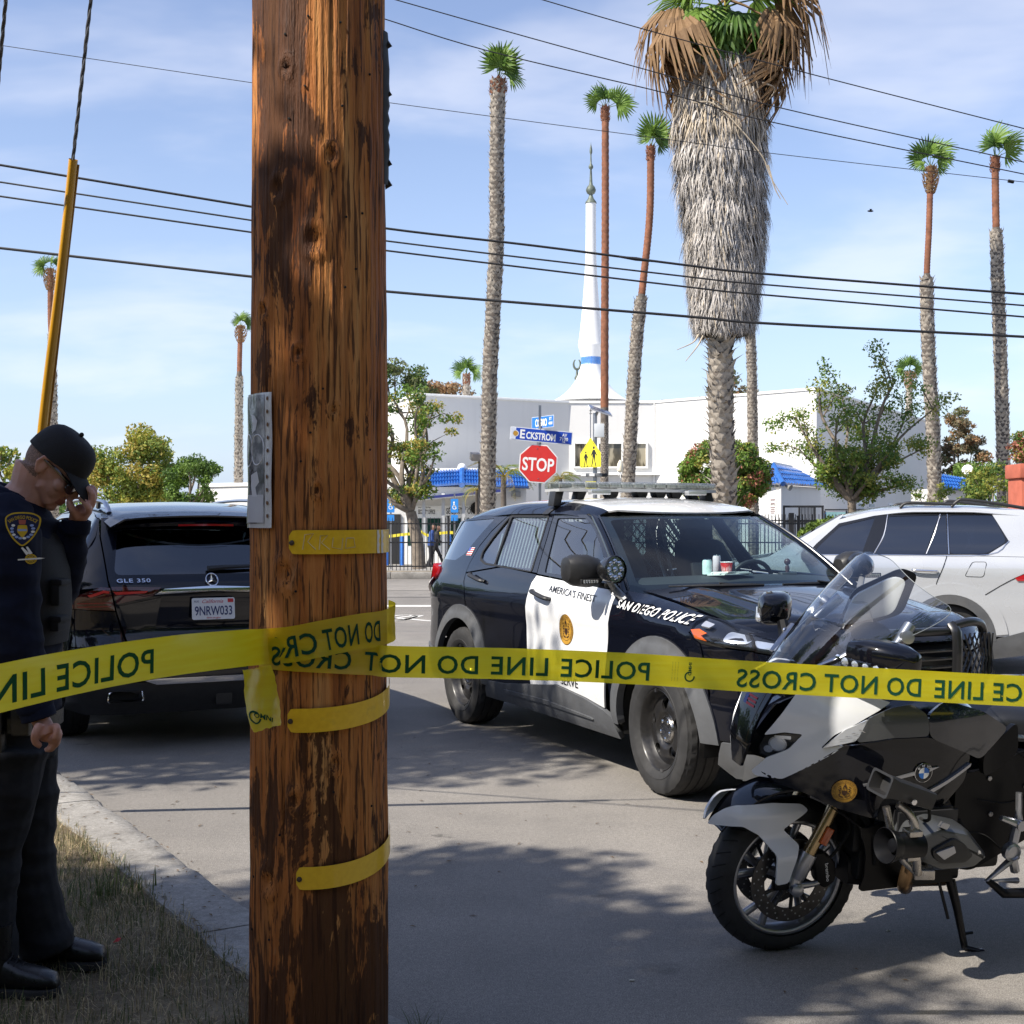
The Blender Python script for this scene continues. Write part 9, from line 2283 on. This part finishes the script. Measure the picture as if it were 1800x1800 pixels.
 def paint(p):
  q = inv @ (p - C)
  if q.length < .16 and q.z > -.052 - .35*max(0,q.x + .04) and q.x < .005 + .25*q.z and q.z > -.055 and abs(q.y) < .082 and not (abs(q.y) > .074 and q.x > -.05): return 1
  if abs(q.y) < .024 and .078 < q.x < .11 and -.082 < q.z < -.060: return 2
  return 0
 shell(B,.0042, 'body',[skin,hair,lips],T,paint,smooth=3)
 # ---- clothing
 J = MB()
 rings = []
 for b,c,hw,lat in ((868,26,50,.085),(890,24,62,.14),(915,22,70,.19),(960,24,74,.205),(1010,27,76,.20),(1080,27,76,.185),(1150,25,73,.175),(1210,23,72,.175),(1262,22,73,.175)):
  rings.append([L(c,b) + Vector((hw*k*math.copysign(abs(math.cos(a)) ** .85,math.cos(a)),lat*math.copysign(abs(math.sin(a)) ** .85,math.sin(a)),.05*(-math.cos(a))*(b < 900))) for a in [2*math.pi*q/28 for q in range(28)]])
 J.loft(rings)
 def sl(pts,r): J.tube(cr(pts,5),list(np.interp(np.linspace(0,1,5*(len(pts) - 1) + 1),np.linspace(0,1,len(r)),r)),16)
 sl([L(8,905,-.15),L(16,950,-.225),L(20,1020,-.245),L(22,1095,-.255),L(44,1180,-.255),L(66,1250,-.25)],[.085,.092,.088,.080,.066,.052])
 sl([L(20,905,.14),L(36,950,.20),L(80,1030,.19),L(100,1030,.15),L(118,975,.10),L(133,925,.05)],[.085,.085,.078,.072,.060,.046])
 jk = shell(J,.0075, 'jacket',navy,T,wrinkle=.010,smooth=3,ws=10)
 mb = MB(); mb.tube([L(24,878) + Vector((.073*math.cos(a),.075*math.sin(a),-.030*math.cos(a) + .018)) for a in [2*math.pi*q/28 for q in range(28)]],.017,8,closed=True); mb.build('collar',navy,jk,smooth=60)
 for c,ax,r in ((L(67,1256,-.25),(.30,0,-1),.050),(L(134,921,.047),(.12,-.1,1),.044)):
  mb = MB(); mb.lathe([(r,-.03),(r + .003,-.012),(r + .003,.012),(r - .006,.016),(r - .012,.012)],22,o=c,axis=ax,cap=False); mb.build('cuff',navy,jk,smooth=50)
 V = MB(); rings = []
 for b,c,hw,lat in ((935,28,66,.15),(960,28,80,.185),(1000,30,84,.19),(1080,30,84,.185),(1130,28,80,.175)):
  rings.append([L(c,b) + Vector((hw*k*math.copysign(abs(math.cos(a)) ** .7,math.cos(a)),lat*math.copysign(abs(math.sin(a)) ** .7,math.sin(a)),0)) for a in [2*math.pi*q/28 for q in range(28)]])
 V.loft(rings); vs = V.build('vest',blackc,T,smooth=60)
 for (a,b,w,hh) in ((104,1040,.03,.085),(103,1095,.028,.05)):
  mb = MB(); mb.box(L(a,b,-.08),(w,.085,hh)); mb.box(L(a,b,.02),(w,.085,hh)); mb.box(L(a + 3,b - hh/k/2 + 6,-.08),(w + .006,.088,.02)); mb.build('pouch',blackc,vs,bevel=.006)
 mb = MB(); rr = []
 for dz in (-.024,.024): rr.append([L(23,1262) + Vector((.145*math.copysign(abs(math.cos(a)) ** .8,math.cos(a)),.182*math.copysign(abs(math.sin(a)) ** .8,math.sin(a)),dz)) for a in [2*math.pi*q/28 for q in range(28)]])
 mb.grid(rr,closed=True); bl_ = mb.build('duty_belt',leather,T,smooth=60)
 mb = MB(); mb.box(L(-8,1290,-.20),(.06,.05,.17)); mb.build('holster',leather,bl_,bevel=.015)
 mb = MB(); mb.box(L(38,1268,-.185),(.06,.04,.09)); mb.build('pouch',leather,bl_,bevel=.01)
 P_ = MB(); P_.loft([[L(22,b) + Vector((hw*k*math.cos(a),lat*math.sin(a),0)) for a in [2*math.pi*q/24 for q in range(24)]] for b,hw,lat in ((1240,70,.165),(1290,72,.17),(1330,70,.165))])
 for dy,pts,r in ((.095,[(30,1310),(40,1400),(44,1480),(44,1520),(58,1590),(80,1650),(86,1672)],[.125,.112,.095,.095,.096,.088,.085]),(-.10,[(16,1310),(2,1400),(-18,1480),(-26,1550),(-28,1620),(-22,1690),(-18,1712)],[.125,.112,.10,.096,.092,.09,.088])):
  q = cr([L(a,b,dy) for a,b in pts],4); P_.tube(q,list(np.interp(np.linspace(0,1,len(q)),np.linspace(0,1,len(r)),r)),16)
 shell(P_,.008, 'trousers',trous,T,wrinkle=.010,smooth=3,ws=7)
 for dy,hx,tx,by in ((.13,58,186,1690),(-.13,-36,104,1748)):
  bx = MB(); z0 = L(0,by,0).z; dd = dy
  a0,a1 = L(hx,by,dd),L(tx,by,dd); a0.z = a1.z = .0; ln = a1 - a0
  rings = []
  for t_,w,hh in ((-.04,.025,.05),(.02,.036,.085),(.2,.038,.10),(.36,.040,.10),(.55,.046,.075),(.78,.050,.060),(.94,.040,.045),(1.0,.015,.02)):
   c = a0 + ln*t_; rings.append([c + Vector((0,w*math.copysign(abs(math.cos(q)) ** .7,math.cos(q)),.018 + hh*(.5 + .5*math.sin(q)))) for q in [2*math.pi*i/16 for i in range(16)]])
  bx.loft(rings); bx.tube([a0 + ln*.18 + Vector((0,0,.08)),a0 + ln*.2 + Vector((0,0,.22))],[.055,.052],14)
  o = bx.build('boot',leather,T,smooth=60)
  so = MB(); q = [a0 + ln*t_ + Vector((0,s*w,0)) for s in (1,) for t_,w in ((-.06,.02),(.0,.036),(.4,.042),(.75,.054),(.95,.042),(1.02,.0))]; q2 = [Vector((p.x,2*dd - p.y if False else (a0.y*2 - p.y),p.z)) for p in q[::-1]]
  pl = q + q2[1:-1]; so.add([p + Vector((0,0,-.004)) for p in pl] + [p + Vector((0,0,.022)) for p in pl],[tuple(range(len(pl))),tuple(range(2*len(pl) - 1,len(pl) - 1,-1))] + [(i,(i + 1) % len(pl),len(pl) + (i + 1) % len(pl),len(pl) + i) for i in range(len(pl))]); so.build('sole',M_TYRE,o,bevel=.003)
  lc = MB()
  for i in range(4): c = a0 + ln*(.40 + .07*i) + Vector((0,0,.118 - .012*i)); lc.tube([c + Vector((0,-.03,-.012)),c + Vector((0.005,0,.004)),c + Vector((0,.03,-.012))],.003,5)
  lc.build('lace',blackc,o)
 # ---- cap and glasses
 cp = MB(); rows = []
 for i in range(9):
  a = R(90*i/8); r = math.cos(a) ** .55 if i < 8 else .0; rows.append([H(-.008 + .108*r*math.cos(q),.022 + .108*math.sin(a) ** .9 + .010*math.cos(q)*(1 - math.sin(a)),.088*r*math.sin(q)) for q in [2*math.pi*j/32 for j in range(32)]])
 cp.grid(rows,closed=True); cap = cp.build('cap',blackc,T,smooth=70)
 def brim(a,b): return H(.082 + b*.092 - 3.5*a*a,.044 - .020*b - .034*b*b - 3.0*a*a,a)
 panel('brim',[(-.080,-.2)] + [(.080*math.sin(q),math.cos(q) ** .6) for q in np.linspace(-1.35,1.35,15)] + [(.080,-.2)],brim,blackc,cap,step=.03,thick=.004)
 mb = MB(); mb.ball(H(-.008,.136),.008,10,6); mb.build('cap_button',blackc,cap)
 gl = mat('dark_lens',(.006,.006,.007),.06,coat=1.); gs = MB()
 for s in (-1,1):
  gs.tube([H(.096,.004,s*.062),H(.04,.012,s*.080),H(-.02,.012,s*.084),H(-.034,-.004,s*.084)],[.006,.006,.005,.004],6)
 fr = gs.build('sunglasses',gl,T,smooth=50)
 for s in (-1,1): panel('lens',[(s*(.008 + .034 + .032*math.cos(q)*1.),-.008 + .021*math.sin(q)) for q in [2*math.pi*i/16 for i in range(16)]][::s],(lambda a,b: H(.107 - 3.2*a*a,b,a)),gl,fr,step=.02,thick=.002)
 # ---- shoulder patches, laid on the near sleeve
 def slv(x0,b0):
  c = L(x0,b0,-.33)
  return lambda a,b: Vector((c.x + a,-.326 + 3.2*(c.x + a - L(20,0,-.25).x) ** 2,c.z + b))
 fn = slv(36,930); ye = mat('patch_gold',(.62,.42,.02),.7); nv = mat('patch_navy',(.008,.014,.06),.8); wb = mat('patch_paleblue',(.30,.40,.72),.7)
 s0 = rc([(-.001,.052,.02),(-.030,.049,.02),(-.049,.036,.01),(-.046,.008,.01),(-.028,-.030,.02),(0,-.056,.012),(.028,-.030,.02),(.046,.008,.01),(.049,.036,.01),(.030,.049,.02)],.01)
 pt = panel('shoulder_patch',s0,fn,ye,jk,step=.012,thick=.002,off=.001)
 panel('patch_field',shrink(s0,.0045),fn,nv,pt,step=.012,thick=0,off=.002)
 lettering('patch_lettering', "SAN DIEGO POLICE",lambda a,b: fn(a,b - .022),ye,pt,.0105,width=.082,bold=.012,arc=.058,off=.0032)
 panel('patch_emblem',rc([(-.012,.012),(.012,.012),(.014,-.008),(0,-.028),(-.014,-.008)],.004),fn,ye,pt,step=.01,thick=0,off=.0032)
 panel('patch_emblem',rc([(-.010,.028),(.010,.028),(.008,.014),(-.008,.014)],.003),fn,mat('patch_red',(.40,.10,.08),.7),pt,step=.01,thick=0,off=.0034)
 panel('patch_emblem',[(-.012,.0),(.012,.0),(.012,-.006),(-.012,-.006)],fn,wb,pt,step=.01,thick=0,off=.0036)
 for i in range(12):
  a = R(150 + i*21.8*1.0); c = (.028*math.cos(a),-.002 + .026*math.sin(a)); panel('patch_leaf',[(c[0] + .0055*math.cos(q),c[1] + .004*math.sin(q)) for q in [2*math.pi*j/7 for j in range(7)]],fn,wb if i % 3 else M_WHITEINK,pt,step=.01,thick=0,off=.0032)
 fw = slv(49,983); w = panel('wheel_patch',circ((0,0),.0155,20),fw,ye,jk,step=.01,thick=.001,off=.001)
 panel('patch_field',circ((0,0),.0115,18),fw,nv,w,step=.01,thick=0,off=.002)
 for i in range(6): a = R(30*i); panel('wheel_spoke',[(.012*math.cos(a) - .0012*math.sin(a),.012*math.sin(a) + .0012*math.cos(a)),(-.012*math.cos(a) - .0012*math.sin(a),-.012*math.sin(a) + .0012*math.cos(a)),(-.012*math.cos(a) + .0012*math.sin(a),-.012*math.sin(a) - .0012*math.cos(a)),(.012*math.cos(a) + .0012*math.sin(a),.012*math.sin(a) - .0012*math.cos(a))],fw,ye,w,step=.02,thick=0,off=.003)
 for pl in ([(-.034,-.004),(.022,-.001),(.034,.002),(.022,.004),(-.034,.0)],[(-.012,.012),(-.026,.034),(-.021,.036),(-.004,.017)],[(-.004,.014),(-.013,.037),(-.008,.038),(.004,.017)]): panel('wing_arrow',pl,fw,M_WHITEINK,w,step=.02,thick=0,off=.004)
 return T
officer()
def walker(label,a,d,hgt,cols,lean,stride,face=1):
 z0 = -.35; O = Vector((px(a,0,d).x,d,z0)); T = thing('person',label, 'person',O)
 s = hgt/1.75; B = MB(); q = lambda x,y,z: Vector((x*face*s,y*s,z*s))
 B.ball(q(lean + .06,0,1.63),.105*s,12,8,sc=(.95,.8,1.15)); B.tube([q(lean,0,1.42),q(lean + .04,0,1.56)],.06*s,8)
 B.loft([[q(x,0,z) + Vector((hw*math.cos(t)*s,lat*math.sin(t)*s,0)) for t in [2*math.pi*i/14 for i in range(14)]] for x,z,hw,lat in ((lean,1.46,.09,.14),(lean - .01,1.36,.12,.21),(lean*.6,1.1,.125,.19),(0,.92,.13,.18),(0,.80,.13,.18))])
 for sd,st in ((1,stride),(-1,-stride)):
  B.tube([q(0,sd*.09,.86),q(st*.5 + .03,sd*.09,.46),q(st,sd*.09,.07)],[.095*s,.07*s,.055*s],9); B.tube([q(st - .06,sd*.09,.04),q(st + .17,sd*.09,.035)],[.05*s,.04*s],8)
  B.tube([q(lean,sd*.20,1.38),q(lean - st*.3,sd*.24,1.10),q(lean + .16 - st*.2,sd*.20,.98)],[.065*s,.052*s,.04*s],8)
 hr,sk,up,lo = cols
 def paint(p):
  z = p.z/s; x = p.x*face/s - lean
  if z > 1.50: return 0 if (z > 1.69 or x < .02) else 1
  return 2 if z > .88 else 3
 shell(B,.022, 'body',[mat('walker_hair',(.02,.014,.01),.7),mat('walker_skin',(.36,.19,.13),.6),up,lo],T,paint,smooth=1)
walker('man in a blue jacket walking behind the iron fence',757,54.5,1.78,(0,0,mat('walker_blue',(.02,.055,.20),.8),mat('walker_dark',(.014,.014,.018),.8)),.05,.06)
walker('person in dark clothes mid stride just right of the man in blue',765,55.5,1.74,(0,0,mat('walker_dark',(.014,.014,.018),.8),mat('walker_dark',(.014,.014,.018),.8)),.08,.34)
# shade over the foreground comes from street trees standing left of the picture
def shade_at(label,gx_,gy_,hgt,rx,ry,rz,n,seed,nb,rb=.75):
 x,y = above(gx_,gy_,hgt); return shade_tree(label,x,y,hgt,rx,ry,rz,n,seed,nb,rb)
shade_at('leafy street tree left of the camera whose crown shades the officer and the near street',-.82,4.6,6.6,2.3,1.6,1.3,15000,61,100,.5)
shade_at('leafy street tree further along the kerb whose crown shades the black SUV',-2.6,9.5,7.4,3.2,1.8,1.6,15000,62,48)
